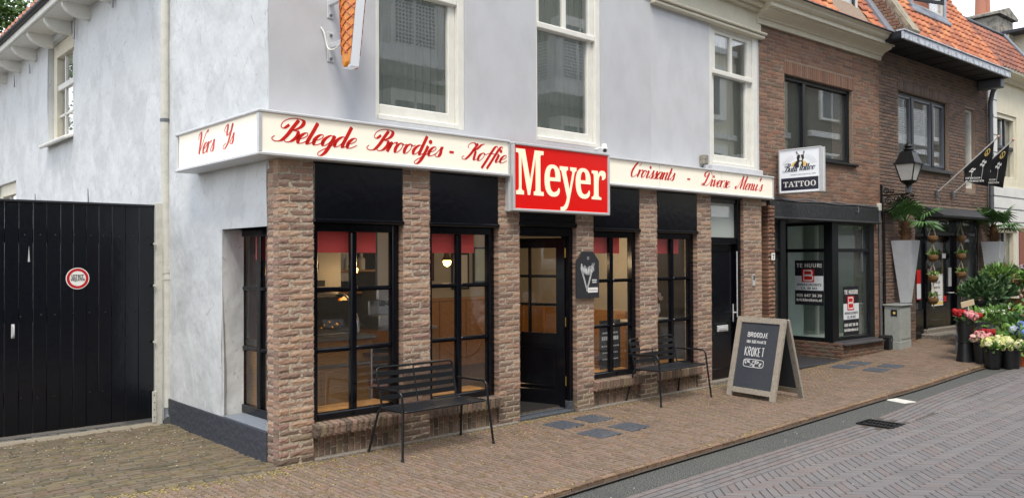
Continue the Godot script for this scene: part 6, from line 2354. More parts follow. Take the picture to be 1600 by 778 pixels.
	for s in [[-0.18, -0.18], [0.18, -0.18], [-0.18, 0.18], [0.18, 0.18]]:
		g = Geo.new()
		g.tube([Vector3(s[0], 0.0, s[1]), Vector3(s[0], 0.44 if s[1] > 0 else 0.85, s[1])], 0.013, 8)
		put("leg", g, M.steel, ch)
	g = Geo.new()
	for i in 4:
		g.bx(-0.18, 0.18, 0.55 + 0.08 * i, 0.6 + 0.08 * i, -0.19, -0.17, 0.005)
	put("backrest", g, M.black_metal, ch)
	copy(ch, "cafe_chair", "dark chair standing inside the third front window", Vector3(4.7, 0.05, -0.75), 30.0)
	# stand with sheets in the third window, and a poster
	var es := thing("card_stand", "white leaning card with print on a stand in the third window", "card stand", Vector3(4.30, 0.39, -0.36), -8.0)
	g = Geo.new()
	g.extrude(PackedVector2Array([Vector2(-0.12, 0.42), Vector2(0.16, 0.40), Vector2(0.06, 0.08), Vector2(0.1, 0.02), Vector2(-0.05, 0.02), Vector2(-0.03, 0.08)]), 0.006, Transform3D(Basis.from_euler(Vector3(-0.2, 0, 0)), Vector3(0, 0.0, 0)))
	put("card", g, M.grey_print, es)
	g = Geo.new()
	g.tube([Vector3(0.0, 0.0, -0.15), Vector3(0.03, 0.32, -0.06)], 0.01, 6)
	put("prop", g, M.weathered_wood, es)
	var po := thing("dark_poster", "dark poster with rows of chalky writing standing in the third window", "poster", Vector3(4.73, 0.39, -0.30), 0.0)
	g = Geo.new()
	g.bx(-0.2, 0.2, 0.0, 0.62, -0.012, 0.0, 0.002)
	put("sheet", g, M.tagboard, po)
	for i in 6:
		g = Geo.new()
		var w := [0.28, 0.3, 0.33, 0.34, 0.3, 0.31]
		for k in 9:
			var x: float = -w[i] / 2.0 + w[i] * k / 9.0
			var h: float = [0.02, 0.02, 0.05, 0.016, 0.014, 0.014][i]
			g.bx(x, x + w[i] / 9.0 * rng.randf_range(0.5, 0.85), 0.53 - i * 0.083, 0.53 - i * 0.083 + h, 0.0, 0.001)
		put("chalk_line", g, M.grey_print, po)
	var fl := thing("vase_of_flowers", "pale flowers in a white pot on the ledge of the fourth window", "flowers", Vector3(6.05, 0.95, -0.62))
	g = Geo.new()
	g.lathe([Vector2(0.05, 0.0), Vector2(0.09, 0.1), Vector2(0.08, 0.2)], 14, Vector3.ZERO)
	put("pot", g, M.white_print, fl)
	blooms(fl, Vector3(0, 0.28, 0), Vector3(0.13, 0.09, 0.12), 9, 0.05, [Color(0.75, 0.55, 0.6), Color(0.8, 0.75, 0.7)])
	g = Geo.new()
	g.bx(5.3, 6.25, 0.92, 0.95, -0.8, -0.5, 0.005)
	tag(put("shelf", g, M.inner_wall), "pale shelf across the fourth window", "shelf")
	# lit wall lamps
	var spots := [[Vector3(3.05, 1.80, -1.55), "glowing brass lamp seen through the second window", 1.0], [Vector3(5.3, 2.0, -1.2), "lit brass lamp high behind the third window", 2.4], [Vector3(1.66, 1.72, -1.5), "dim amber wall lamp above the counter", 0.18]]
	for s in spots.size():
		var e = spots[s]
		var l := thing("wall_lamp", e[1], "lamp", e[0], 0.0, "lit lamps inside the shop")
		g = Geo.new()
		g.lathe([Vector2(0.0, 0.09), Vector2(0.03, 0.085), Vector2(0.045, 0.03), Vector2(0.075, -0.01), Vector2(0.07, -0.015)], 16, Vector3.ZERO)
		put("lamp_shade", g, M.lamp_brass, l)
		g = Geo.new()
		g.lathe([Vector2(0.0, -0.10), Vector2(0.045, -0.07), Vector2(0.055, -0.03), Vector2(0.03, 0.0)], 14, Vector3.ZERO)
		put("lamp_bulb", g, M.lamp_glow, l)
		g = Geo.new()
		g.tube([Vector3(0, 0.08, 0), Vector3(0, 0.94 if s == 0 else 0.74, -0.02)], 0.008, 6)
		put("lamp_stem", g, M.brass, l)
		var o := OmniLight3D.new()
		o.name = "lamp_light"
		o.light_color = C8(255, 222, 176)
		o.light_energy = 0.22 * e[2]
		o.light_size = 0.05
		o.omni_range = 9.0
		o.omni_attenuation = 2.0
		o.shadow_enabled = true
		l.add_child(o)
		o.position = Vector3(0, -0.05, 0)


# ---------------------------------------------------------------- benches
func arc_corner(a: Vector3, b: Vector3, c: Vector3, r: float) -> Array: # round the corner at b
	var p := b + (a - b).normalized() * r
	var q := b + (c - b).normalized() * r
	var out := []
	for i in 6:
		var t := i / 5.0
		out.append(p.lerp(b, t).lerp(b.lerp(q, t), t))
	return out


func rounded(pts: Array, r: float, closed := false) -> Array:
	var out := []
	var n := pts.size()
	for i in n:
		if not closed and (i == 0 or i == n - 1):
			out.append(pts[i])
		else:
			out.append_array(arc_corner(pts[(i + n - 1) % n], pts[i], pts[(i + 1) % n], r))
	return out


func build_benches() -> void:
	var t := thing("garden_bench", "black tube-and-slat metal bench in front of the first two windows", "bench", Vector3(1.42, 0, 0.335), 0.0, "metal benches along the shop front")
	var m: Material = M.black_metal
	var g := Geo.new()
	# seat ring
	var w := 0.49
	g.tube(rounded([Vector3(-w, 0.425, 0.225), Vector3(w, 0.425, 0.225), Vector3(w, 0.41, -0.2), Vector3(-w, 0.41, -0.2)], 0.06, true), 0.0105, 8, true)
	put("seat_frame", g, m, t)
	for i in 11:
		g = Geo.new()
		var z := 0.195 - 0.037 * i
		g.bx(-w + 0.012, w - 0.012, 0.422 - i * 0.0013, 0.4255 - i * 0.0013, z - 0.012, z + 0.012, 0.001)
		put("seat_slat", g, m, t)
	# back hoop and slats
	g = Geo.new()
	var bk := func(x: float, v: float) -> Vector3: return Vector3(x, 0.40 + v * 0.375, -0.2 - v * 0.09)
	g.tube(rounded([bk.call(-w + 0.05, -0.02), bk.call(-w + 0.03, 1.0), bk.call(w - 0.03, 1.0), bk.call(w - 0.05, -0.02)], 0.06), 0.0105, 8)
	g.tube(rounded([Vector3(-0.03, 0.42, 0.05), bk.call(-0.03, -0.03), bk.call(-0.03, 0.35), bk.call(-0.03, 0.96)], 0.05), 0.008, 6)
	put("back_frame", g, m, t)
	for i in 4:
		var v0 := 0.20 + 0.195 * i
		g = Geo.new()
		var q := [bk.call(-w + 0.03, v0), bk.call(w - 0.03, v0), bk.call(w - 0.03, v0 + 0.115), bk.call(-w + 0.03, v0 + 0.115)]
		var c := Vector3.ZERO
		for e in q:
			c += e / 4.0
		g.box(c, Vector3(2.0 * w - 0.07, 0.047, 0.004), 0.001, Basis.from_euler(Vector3(-0.236, 0, 0)))
		put("back_slat", g, m, t)
	# legs: the front ones run up into the armrests
	for s in [-1.0, 1.0]:
		g = Geo.new()
		g.tube(rounded([Vector3(s * 0.535, 0.0, 0.265), Vector3(s * 0.50, 0.42, 0.225), Vector3(s * 0.50, 0.61, 0.20), Vector3(s * 0.5, 0.6, -0.25)], 0.07), 0.0115, 8)
		put("arm_leg", g, m, t)
		g = Geo.new()
		g.tube(rounded([Vector3(s * 0.55, 0.0, -0.265), Vector3(s * 0.495, 0.40, -0.18), Vector3(s * 0.42, 0.405, -0.1)], 0.04), 0.0115, 8)
		put("rear_leg", g, m, t)
	for s in [[-0.535, 0.265], [0.535, 0.265], [-0.55, -0.265], [0.55, -0.265]]:
		g = Geo.new()
		g.lathe([Vector2(0.0, 0.0), Vector2(0.014, 0.0), Vector2(0.014, 0.02), Vector2(0.011, 0.03)], 10, Vector3(s[0], 0, s[1]))
		put("foot", g, M.ink, t)
	copy(t, "garden_bench", "black tube-and-slat metal bench between the door and the chalkboard", Vector3(5.24, 0, 0.25), 0.5)


# ---------------------------------------------------------------- boards
func build_boards() -> void:
	var t := thing("pavement_chalkboard", "folding wooden chalkboard on the pavement reading broodje kroket", "chalkboard", Vector3(6.03, 0, 0.924), -96.5)
	for leaf in 2:
		var n := Node3D.new()
		n.name = "front_leaf" if leaf == 0 else "rear_leaf"
		t.add_child(n, true)
		n.position = Vector3(0, 0, 0) if leaf == 0 else Vector3(0, 0, -0.60)
		n.rotation_degrees = Vector3(-13.9, 0, 0) if leaf == 0 else Vector3(-16.5, 180, 0)
		var h := 1.055
		for s in [-1.0, 1.0]:
			var g := Geo.new()
			g.extrude(PackedVector2Array([Vector2(s * 0.30, 0.0), Vector2(s * 0.375, 0.0), Vector2(s * 0.375, h), Vector2(s * 0.30, h - 0.072)]), 0.036, Transform3D(Basis.IDENTITY, Vector3(0, 0, -0.018)))
			put("upright", g, M.weathered_wood, n)
		var g := Geo.new()
		g.extrude(PackedVector2Array([Vector2(-0.374, h), Vector2(0.374, h), Vector2(0.30, h - 0.074), Vector2(-0.30, h - 0.074)]), 0.034, Transform3D(Basis.IDENTITY, Vector3(0, 0, -0.017)))
		put("top_rail", g, M.weathered_wood, n)
		g = Geo.new()
		g.bx(-0.30, 0.30, 0.055, 0.125, -0.016, 0.016, 0.004)
		put("bottom_rail", g, M.weathered_wood, n)
		g = Geo.new()
		g.bx(-0.30, 0.30, 0.125, h - 0.074, -0.012, 0.004, 0.0)
		put("slate", g, M.chalkboard, n)
		if leaf == 1:
			continue
		chalk_word(n, "BROODJE", -0.175, 0.145, 0.795, 0.058, 0.0045, 0.0095)
		chalk_word(n, "HUISGEMAAKTE", -0.178, 0.13, 0.715, 0.036, 0.0045, 0.007)
		chalk_word(n, "KROKET", -0.185, 0.12, 0.545, 0.115, 0.0045, 0.0105)
		var c := Geo.new()
		var box := []
		for i in 41:
			var a := TAU * i / 40.0
			box.append(Vector2(-0.03 + 0.155 * signf(cos(a)) * pow(absf(cos(a)), 0.35), 0.452 + 0.05 * signf(sin(a)) * pow(absf(sin(a)), 0.4)))
		ribbon(c, box, 0.007, 0.008, 0.0012)
		for k in 26:
			var p := Vector2(-0.03 + rng.randf_range(-0.13, 0.13), 0.452 + rng.randf_range(-0.034, 0.034))
			var line := []
			for i in 6:
				line.append(p + Vector2(rng.randf_range(-0.018, 0.018), rng.randf_range(-0.014, 0.014)))
			ribbon(c, smooth_line(line, 3), 0.005, 0.006, 0.0012)
		var o := put("chalk_drawing", c, M.chalk, n)
		o.position.z = 0.0045
	# tag-shaped board on the pillar by the door
	var b := thing("tag_board", "tag-shaped black board with chalk drawing of fries hung on the pillar", "board", Vector3(3.945, 1.33, 0.014))
	var g := Geo.new()
	g.extrude(PackedVector2Array([Vector2(-0.195, 0), Vector2(0.195, 0), Vector2(0.195, 0.44), Vector2(0.09, 0.555), Vector2(-0.09, 0.555), Vector2(-0.195, 0.44)]), 0.022)
	put("panel", g, M.tagboard, b)
	g = Geo.new()
	ring(g, 0.012, 0.018, 0.0235, Vector3(0.0, 0.475, 0))
	put("eyelet", g, M.alu, b)
	g = Geo.new()
	for s in [[-0.13, 0.36, -0.02, 0.08], [0.085, 0.36, -0.02, 0.08], [-0.10, 0.33, -0.025, 0.12], [0.06, 0.33, -0.02, 0.12], [-0.13, 0.36, -0.03, 0.30], [-0.03, 0.30, 0.085, 0.36]]:
		ribbon(g, [Vector2(s[0], s[1]), Vector2((s[0] + s[2]) / 2.0 + 0.003, (s[1] + s[3]) / 2.0), Vector2(s[2], s[3])], 0.006, 0.007, 0.001)
	for k in 16:
		var x := -0.125 + 0.0145 * k
		var y0 := 0.345 - 0.05 * sin(k / 15.0 * PI)
		ribbon(g, [Vector2(x, y0), Vector2(x + rng.randf_range(-0.015, 0.02), y0 + rng.randf_range(0.05, 0.09))], 0.008, 0.009, 0.001)
		ribbon(g, [Vector2(x + 0.012, y0 - 0.02), Vector2(x + 0.012 + rng.randf_range(-0.01, 0.01), y0 + 0.05)], 0.006, 0.006, 0.001)
	var o := put("chalk_drawing", g, M.chalk, b)
	o.position.z = 0.022
	g = Geo.new()
	for r in [[0.07, 0.155, 0.205], [0.075, 0.15, 0.18]]:
		for k in 5:
			g.bx(r[0] + (r[1] - r[0]) * k / 5.0, r[0] + (r[1] - r[0]) * (k + 0.75) / 5.0, r[2], r[2] + 0.016, 0.022, 0.023)
	put("chalk_price", g, M.chalk, b)
	g = Geo.new()
	g.bx(-0.005, 0.17, 0.065, 0.125, 0.022, 0.0235)
	put("paper_strip", g, M.white_print, b)
	g = Geo.new()
	g.bx(0.01, 0.155, 0.09, 0.094, 0.0236, 0.0242)
	put("printed_line", g, M.ink, b)


# ---------------------------------------------------------------- tattoo shop sign, posters to let
func build_tattoo_things() -> void:
	# hangs out from the wall; its face looks along the street towards the corner shop
	var t := thing("tattoo_sign", "square white light box sign of the tattoo shop with a dog emblem", "sign", Vector3(8.55, 2.825, 0.262), -90.0)
	var g := Geo.new()
	g.bx(-0.335, 0.335, 0.0, 0.665, -0.16, -0.01, 0.006)
	put("panel", g, M.white_acrylic, t)
	g = Geo.new()
	rim(g, -0.35, 0.35, -0.015, 0.68, -0.02, 0.022, 0.022)
	rim(g, -0.35, 0.35, -0.015, 0.68, -0.13, 0.022, 0.0)
	rim(g, -0.345, 0.345, -0.01, 0.675, -0.075, 0.02, 0.0)
	put("frame", g, M.alu, t)
	g = Geo.new()
	for y in [0.12, 0.6]:
		g.bx(-0.50, -0.34, y - 0.012, y + 0.02, -0.095, -0.065, 0.004)
	put("wall_arm", g, M.grey_metal, t)
	g = Geo.new()
	g.bx(-0.31, 0.31, 0.03, 0.225, -0.0095, -0.0075)
	put("dark_field", g, M.ink_blue, t)
	word(t, "TATTOO", 0.085, Vector3(0.0, 0.125, -0.0075), 0.002, M.white_print, "serif bold", 0.54)
	script_word(t, "Bulli", -0.275, -0.02, 0.322, 0.06, -0.0075, M.ink_blue, 0.3, 0.25)
	script_word(t, "tattoo", 0.0, 0.27, 0.332, 0.06, -0.0075, M.ink_blue, 0.3, 0.25)
	word(t, "Quality tattooing since 1987", 0.016, Vector3(0.06, 0.272, -0.0095), 0.0015, M.ink_blue, "sans", 0.42)
	g = Geo.new() # rays
	for k in 19:
		var a := deg_to_rad(12.0 + 156.0 * k / 18.0)
		if absf(k - 9) < 3:
			continue
		for q in [[0.16, 0.28]]:
			ribbon(g, [Vector2(cos(a) * q[0] * 1.25, 0.41 + sin(a) * q[0] * 0.7), Vector2(cos(a) * q[1] * 1.05, 0.41 + sin(a) * q[1] * 0.65)], 0.0032, 0.0032, 0.001)
	var ry := put("sun_rays", g, M.ink_blue, t)
	ry.position.z = -0.0095
	g = Geo.new()
	for k in 13:
		var a := PI * k / 12.0
		var b := PI * (k + 1) / 12.0
		if k < 12:
			g.tri(Vector3(0, 0.40, -0.0092), Vector3(cos(a) * 0.14, 0.40 + sin(a) * 0.09, -0.0092), Vector3(cos(b) * 0.14, 0.40 + sin(b) * 0.09, -0.0092))
	put("sun_disc", g, M.sun_yellow, t)
	g = Geo.new() # seated dog: dark outline, pale blaze and chest
	var dz := Transform3D(Basis.IDENTITY, Vector3(0.015, 0.0, -0.0093))
	g.extrude(PackedVector2Array([Vector2(-0.09, 0.38), Vector2(-0.085, 0.45), Vector2(-0.05, 0.49), Vector2(-0.06, 0.53), Vector2(-0.05, 0.56), Vector2(-0.075, 0.62), Vector2(-0.06, 0.635), Vector2(-0.02, 0.575), Vector2(0.035, 0.575), Vector2(0.06, 0.635), Vector2(0.075, 0.62), Vector2(0.06, 0.555), Vector2(0.065, 0.52), Vector2(0.04, 0.48), Vector2(0.05, 0.43), Vector2(0.045, 0.38)]), 0.0015, dz)
	put("dog_emblem", g, M.ink, t)
	g = Geo.new()
	dz.origin.z += 0.0016
	g.extrude(PackedVector2Array([Vector2(0.0, 0.575), Vector2(0.014, 0.575), Vector2(0.02, 0.53), Vector2(0.034, 0.51), Vector2(0.028, 0.485), Vector2(-0.01, 0.485), Vector2(-0.016, 0.51), Vector2(-0.003, 0.53)]), 0.0008, dz)
	g.extrude(PackedVector2Array([Vector2(-0.02, 0.38), Vector2(-0.022, 0.45), Vector2(0.0, 0.475), Vector2(0.025, 0.46), Vector2(0.03, 0.38)]), 0.0008, dz)
	g.extrude(PackedVector2Array([Vector2(-0.063, 0.615), Vector2(-0.03, 0.575), Vector2(-0.045, 0.565)]), 0.0008, dz)
	g.extrude(PackedVector2Array([Vector2(0.063, 0.615), Vector2(0.05, 0.565), Vector2(0.037, 0.575)]), 0.0008, dz)
	put("dog_blaze", g, M.white_print, t)
	# posters to let
	let_poster("poster on the entrance side glass, facing the chalkboard", Vector3(10.335, 1.36, -0.53), -92.88, 0.55, 0.79)
	let_poster("poster low in the empty shop's front window", Vector3(10.895, 0.86, -0.035), -2.88, 0.53, 0.86)


func let_poster(label: String, at: Vector3, turn: float, w: float, h: float) -> void:
	var t := thing("to_let_poster", "black and red to-let " + label, "poster", at, turn, "to-let posters on the empty shop")
	var u := h / 0.79
	var g := Geo.new()
	g.bx(-w / 2, w / 2, -h / 2, h / 2, -0.004, 0.0)
	put("sheet", g, M.ink, t)
	g = Geo.new()
	g.bx(-w / 2, w / 2, -0.135 * u, 0.12 * u, 0.0, 0.0015)
	put("white_field", g, M.grey_print, t)
	word(t, "TE HUUR!", 0.07 * u, Vector3(0, 0.305 * u, 0.0), 0.002, M.white_print, "bold", w * 0.88)
	g = Geo.new()
	g.box(Vector3(-0.02, 0.125 * u, 0.002), Vector3(w * 0.44, 0.23 * u, 0.003), 0.0012)
	put("red_block", g, M.red_print, t)
	g = Geo.new() # outlined letter B built of two loops
	for q in [[0.135 * u, 0.215 * u, 0.06], [0.04 * u, 0.125 * u, 0.075]]:
		var line := [Vector2(-0.10, q[0]), Vector2(q[2] - 0.02, q[0]), Vector2(q[2], q[0] + 0.02 * u), Vector2(q[2], q[1] - 0.02 * u), Vector2(q[2] - 0.02, q[1]), Vector2(-0.10, q[1])]
		ribbon(g, line, 0.022, 0.022, 0.001)
	ribbon(g, [Vector2(-0.10, 0.03 * u), Vector2(-0.10, 0.225 * u)], 0.018, 0.018, 0.001)
	var o := put("letter_mark", g, M.white_print, t)
	o.position = Vector3(0.0, 0, 0.0035)
	word(t, "WINKELRUIMTE", 0.04 * u, Vector3(0, -0.035 * u, 0.0015), 0.0015, M.ink, "bold", w * 0.86)
	word(t, "CA. 80 M2", 0.04 * u, Vector3(0, -0.098 * u, 0.0015), 0.0015, M.ink, "bold", w * 0.56)
	word(t, "035 647 36 30", 0.048 * u, Vector3(0, -0.225 * u, 0.0), 0.0015, M.white_print, "bold", w * 0.88)
	word(t, "brickbrokers.nl", 0.048 * u, Vector3(0, -0.305 * u, 0.0), 0.0015, M.white_print, "bold", w * 0.88)


# ---------------------------------------------------------------- lantern and flags
func build_lantern_and_flags() -> void:
	var t := thing("wall_lantern", "black four-sided street lantern on a scrolled iron wall bracket", "street lamp", Vector3(12.05, 0, 0.02), -90.0)
	# local +x points out from the wall
	var c := Vector3(0.49, 0, 0)
	var g := Geo.new()
	g.lathe([Vector2(0.255, 3.50), Vector2(0.15, 3.70), Vector2(0.135, 3.71), Vector2(0.135, 3.73), Vector2(0.0, 3.73)], 4, c, 1, 1, true, PI / 4)
	g.lathe([Vector2(0.0, 3.485), Vector2(0.285, 3.485), Vector2(0.285, 3.50), Vector2(0.255, 3.515)], 4, c, 1, 1, true, PI / 4)
	g.lathe([Vector2(0.07, 3.73), Vector2(0.09, 3.76), Vector2(0.05, 3.80), Vector2(0.075, 3.82), Vector2(0.045, 3.86), Vector2(0.0, 3.90)], 12, c)
	put("lamp_roof", g, M.cast_iron, t)
	g = Geo.new()
	g.lathe([Vector2(0.135, 3.19), Vector2(0.235, 3.485)], 4, c, 1, 1, true, PI / 4)
	put("lamp_glass", g, M.lantern_glass, t)
	g = Geo.new()
	for i in 4:
		var a := PI / 4 + i * PI / 2
		var b := a + PI / 2
		var lo := c + Vector3(cos(a) * 0.138, 3.19, sin(a) * 0.138)
		var hi := c + Vector3(cos(a) * 0.242, 3.485, sin(a) * 0.242)
		g.tube([lo, hi], 0.011, 6)
		g.tube([lo, c + Vector3(cos(b) * 0.138, 3.19, sin(b) * 0.138)], 0.013, 6)
	g.lathe([Vector2(0.15, 3.19), Vector2(0.13, 3.17), Vector2(0.05, 3.12), Vector2(0.035, 3.0), Vector2(0.05, 2.97), Vector2(0.0, 2.95)], 10, c)
	put("lamp_frame", g, M.cast_iron, t)
	g = Geo.new()
	g.bx(0.44, 0.54, 2.97, 3.1, -0.04, 0.04, 0.01)
	put("lamp_socket", g, M.dull_zinc, t)
	g = Geo.new()
	g.bx(-0.02, 0.02, 2.60, 3.16, -0.025, 0.025, 0.006)
	g.tube([Vector3(0.0, 2.96, 0), Vector3(0.2, 2.95, 0), Vector3(0.5, 2.96, 0)], 0.014, 8)
	g.tube(smooth3([Vector3(0.02, 2.64, 0), Vector3(0.16, 2.68, 0), Vector3(0.32, 2.82, 0), Vector3(0.50, 2.92, 0)]), 0.013, 8)
	for s in [[0.13, 2.84, 0.085, 1.0, 0.0], [0.27, 2.88, 0.06, -1.0, 1.0], [0.38, 2.92, 0.04, 1.0, 0.0], [0.08, 3.03, 0.06, -1.0, 2.0], [0.19, 3.02, 0.045, 1.0, 3.0], [0.55, 2.93, 0.035, -1.0, 0.0]]:
		var sp := []
		for i in 26:
			var a: float = s[4] + s[3] * i / 25.0 * TAU * 1.5
			var r: float = s[2] * (1.0 - 0.75 * i / 25.0)
			sp.append(Vector3(s[0] + cos(a) * r, s[1] + sin(a) * r, 0))
		g.tube(sp, 0.010, 6)
	put("scroll_bracket", g, M.cast_iron, t)
	# two advertising flags of the flower shop, on slanting poles
	var where := [Vector3(14.38, 3.12, 0.14), Vector3(15.16, 3.13, 0.17)]
	var labels := ["black flower shop flag on a slanting white pole, the one nearer the lantern", "black flower shop flag on a slanting white pole, the one nearer the drainpipe"]
	for k in 2:
		var f := thing("shop_flag", labels[k], "flag", where[k], -92.0, "flower shop flags")
		# local x out from the wall, the pole rises outwards
		g = Geo.new()
		var tip := Vector3(1.15, 1.01, 0)
		g.tube([Vector3(0, 0, 0), tip], 0.014, 8)
		put("pole", g, M.pole_white, f)
		g = Geo.new()
		g.lathe([Vector2(0, -0.03), Vector2(0.03, 0.0), Vector2(0, 0.035)], 12, tip)
		put("pole_ball", g, M.copper_ball, f)
		g = Geo.new()
		g.bx(-0.03, 0.03, -0.08, 0.06, -0.03, 0.03, 0.01)
		put("holder", g, M.dull_zinc, f)
		g = Geo.new() # cloth hangs from the upper part of the pole
		var n := 14
		for i in n:
			for j in n:
				var q := []
				for e in [[i, j], [i + 1, j], [i + 1, j + 1], [i, j + 1]]:
					q.append(flag_point(float(e[0]) / n, float(e[1]) / n, 0.0))
				g.quad(q[0], q[1], q[2], q[3])
				for e in 4:
					q[e].z -= 0.003
				g.quad(q[3], q[2], q[1], q[0])
		var cloth := put("cloth", g, M.flag_cloth, f)
		for s in [[0.30, 0.58, 0.16], [0.68, 0.64, 0.16]]:
			var b := Geo.new()
			for e in [[0, 1], [1, 0], [0, -1], [-1, 0]]:
				patch(b, s[0] + e[0] * 0.072, s[1] + e[1] * 0.056, 0.084, 0.064)
			patch(b, s[0] - 0.002, s[1] - 0.28, 0.012, 0.42)
			put("printed_flower", b, M.white_print, cloth)
		var e2 := Geo.new()
		for i in 20:
			var a := TAU * i / 20.0
			patch(e2, 0.80 + cos(a) * 0.085, 0.86 + sin(a) * 0.068, 0.02, 0.02)
		patch(e2, 0.80, 0.86, 0.016, 0.13)
		patch(e2, 0.77, 0.84, 0.09, 0.018)
		put("printed_emblem", e2, M.sun_yellow, cloth)
		var p1 := flag_point(0.1, 0.14, 0.006)
		var w1 := word(cloth, "HEYKOOP", 0.036, Vector3(p1.x + 0.14, p1.y + 0.02, p1.z + 0.03), 0.002, M.white_print, "bold", 0.27)
		w1.rotation.z = -0.05
		var w2 := word(cloth, "BLOEMISTEN", 0.036, Vector3(p1.x + 0.17, p1.y - 0.04, p1.z + 0.03), 0.002, M.white_print, "bold", 0.33)
		w2.rotation.z = -0.05


func flag_point(u: float, v: float, lift: float) -> Vector3: # u out along the flag, v up
	var low := lerpf(0.19, 0.06, u)
	var x := lerpf(0.52, lerpf(0.96, 1.08, v), u)
	var ripple := 0.025 * sin(u * 7.0) * (1.0 - v) + 0.01 * sin(v * 9.0)
	return Vector3(x, lerpf(low, x * 0.878 - 0.01, v), ripple + lift)


func patch(g: Geo, u: float, v: float, w: float, h: float) -> void:
	var n := 3
	for i in n:
		for j in n:
			var q := []
			for e in [[i, j], [i + 1, j], [i + 1, j + 1], [i, j + 1]]:
				q.append(flag_point(clampf(u - w / 2 + w * e[0] / n, 0, 1), clampf(v - h / 2 + h * e[1] / n, 0, 1), 0.003))
			g.quad(q[0], q[1], q[2], q[3])


# ---------------------------------------------------------------- plants and flowers
func leaf_mesh(kind: String) -> ArrayMesh:
	if not shared.has(kind):
		var g := Geo.new()
		match kind:
			"oval": # length 1 along +y, bent back at the tip
				var w := [0.03, 0.22, 0.27, 0.18, 0.0]
				for i in 4:
					var y0 := i / 4.0
					var y1 := (i + 1) / 4.0
					for s in [-1.0, 1.0]:
						g.quad(Vector3(0, y0, -0.25 * y0 * y0), Vector3(s * w[i], y0, -0.25 * y0 * y0 + 0.06), Vector3(s * w[i + 1], y1, -0.25 * y1 * y1 + (0.06 if i < 3 else 0.0)), Vector3(0, y1, -0.25 * y1 * y1))
			"blade":
				var w := [0.05, 0.085, 0.07, 0.0]
				for i in 3:
					var y0 := i / 3.0
					var y1 := (i + 1) / 3.0
					for s in [-1.0, 1.0]:
						g.quad(Vector3(0, y0, -0.3 * y0 * y0), Vector3(s * w[i], y0, -0.3 * y0 * y0 + 0.03), Vector3(s * w[i + 1], y1, -0.3 * y1 * y1 + 0.02), Vector3(0, y1, -0.3 * y1 * y1))
			"petal":
				g.quad(Vector3(-0.5, 0, -0.5), Vector3(0.5, 0, -0.5), Vector3(0.55, 0.12, 0.5), Vector3(-0.55, 0.12, 0.5))
		shared[kind] = g.mesh()
	return shared[kind]


func blooms(parent: Node, c: Vector3, r: Vector3, heads: int, size: float, cols: Array) -> void:
	var xfs := []
	var tint := []
	for h in heads:
		var d := Vector3(rng.randf_range(-1, 1), rng.randf_range(-0.3, 1), rng.randf_range(-1, 1))
		d = d.normalized() * rng.randf_range(0.6, 1.0)
		var at := c + d * r
		var base: Color = cols[rng.randi() % cols.size()]
		for i in 26:
			var n := Vector3(rng.randfn(), rng.randfn() + 0.5, rng.randfn()).normalized()
			var b := Basis(Quaternion(Vector3.UP, n)) * Basis.from_euler(Vector3(0, rng.randf() * TAU, 0))
			xfs.append(Transform3D(b.scaled_local(Vector3.ONE * size * rng.randf_range(0.35, 0.6)), at + n * size * 0.5))
			var v := rng.randf_range(0.75, 1.15)
			tint.append(Color(base.r * v, base.g * v, base.b * v))
	many("blooms", leaf_mesh("petal"), M.petal_base, xfs, parent, tint)


func foliage(parent: Node, c: Vector3, r: Vector3, n: int, size: float, cols: Array, kind := "oval", out := 0.8) -> void:
	var xfs := []
	var tint := []
	for i in n:
		var d := Vector3(rng.randfn(), rng.randfn(), rng.randfn()).normalized()
		d.y = absf(d.y) * 1.0 if rng.randf() < 0.75 else d.y
		var at := c + d * r * pow(rng.randf(), 0.4)
		var dir := (d * out + Vector3(rng.randfn() * 0.4, 0.35 + rng.randfn() * 0.3, rng.randfn() * 0.4)).normalized()
		var b := Basis(Quaternion(Vector3.UP, dir)) * Basis.from_euler(Vector3(0, rng.randf() * TAU, 0))
		xfs.append(Transform3D(b.scaled_local(Vector3.ONE * size * rng.randf_range(0.7, 1.25)), at))
		var v := rng.randf_range(0.6, 1.35)
		var base: Color = cols[rng.randi() % cols.size()]
		tint.append(Color(base.r * v, base.g * v, base.b * v))
	many("foliage", leaf_mesh(kind), M.leaf_base, xfs, parent, tint)


func bucket_mesh(r0: float, r1: float, h: float, flare := 0.012) -> Geo:
	var g := Geo.new()
	g.lathe([Vector2(0.0, 0.0), Vector2(r0, 0.0), Vector2(r1, h * 0.9), Vector2(r1 + flare, h * 0.92), Vector2(r1 + flare, h), Vector2(r1 - 0.008, h), Vector2(r1 - 0.015, h * 0.85), Vector2(0.0, h * 0.85)], 22, Vector3.ZERO)
	return g


func potted(called: String, label: String, cat: String, at: Vector3, r0: float, r1: float, h: float, m: Material) -> Node3D:
	var t := thing(called, label, cat, at, 0.0, "flowers and plants for sale on the pavement")
	put("pot", bucket_mesh(r0, r1, h), m, t)
	var g := Geo.new()
	g.lathe([Vector2(0.0, h * 0.9), Vector2(r1 - 0.012, h * 0.87)], 16, Vector3.ZERO)
	put("soil", g, M.soil, t)
	return t


const GREEN := [Color(0.07, 0.15, 0.035), Color(0.09, 0.18, 0.04), Color(0.055, 0.12, 0.04)]
const LIGHT_GREEN := [Color(0.14, 0.27, 0.05), Color(0.18, 0.31, 0.06), Color(0.10, 0.21, 0.05)]
const DEEP := [Color(0.035, 0.085, 0.03), Color(0.05, 0.11, 0.035), Color(0.07, 0.13, 0.05)]


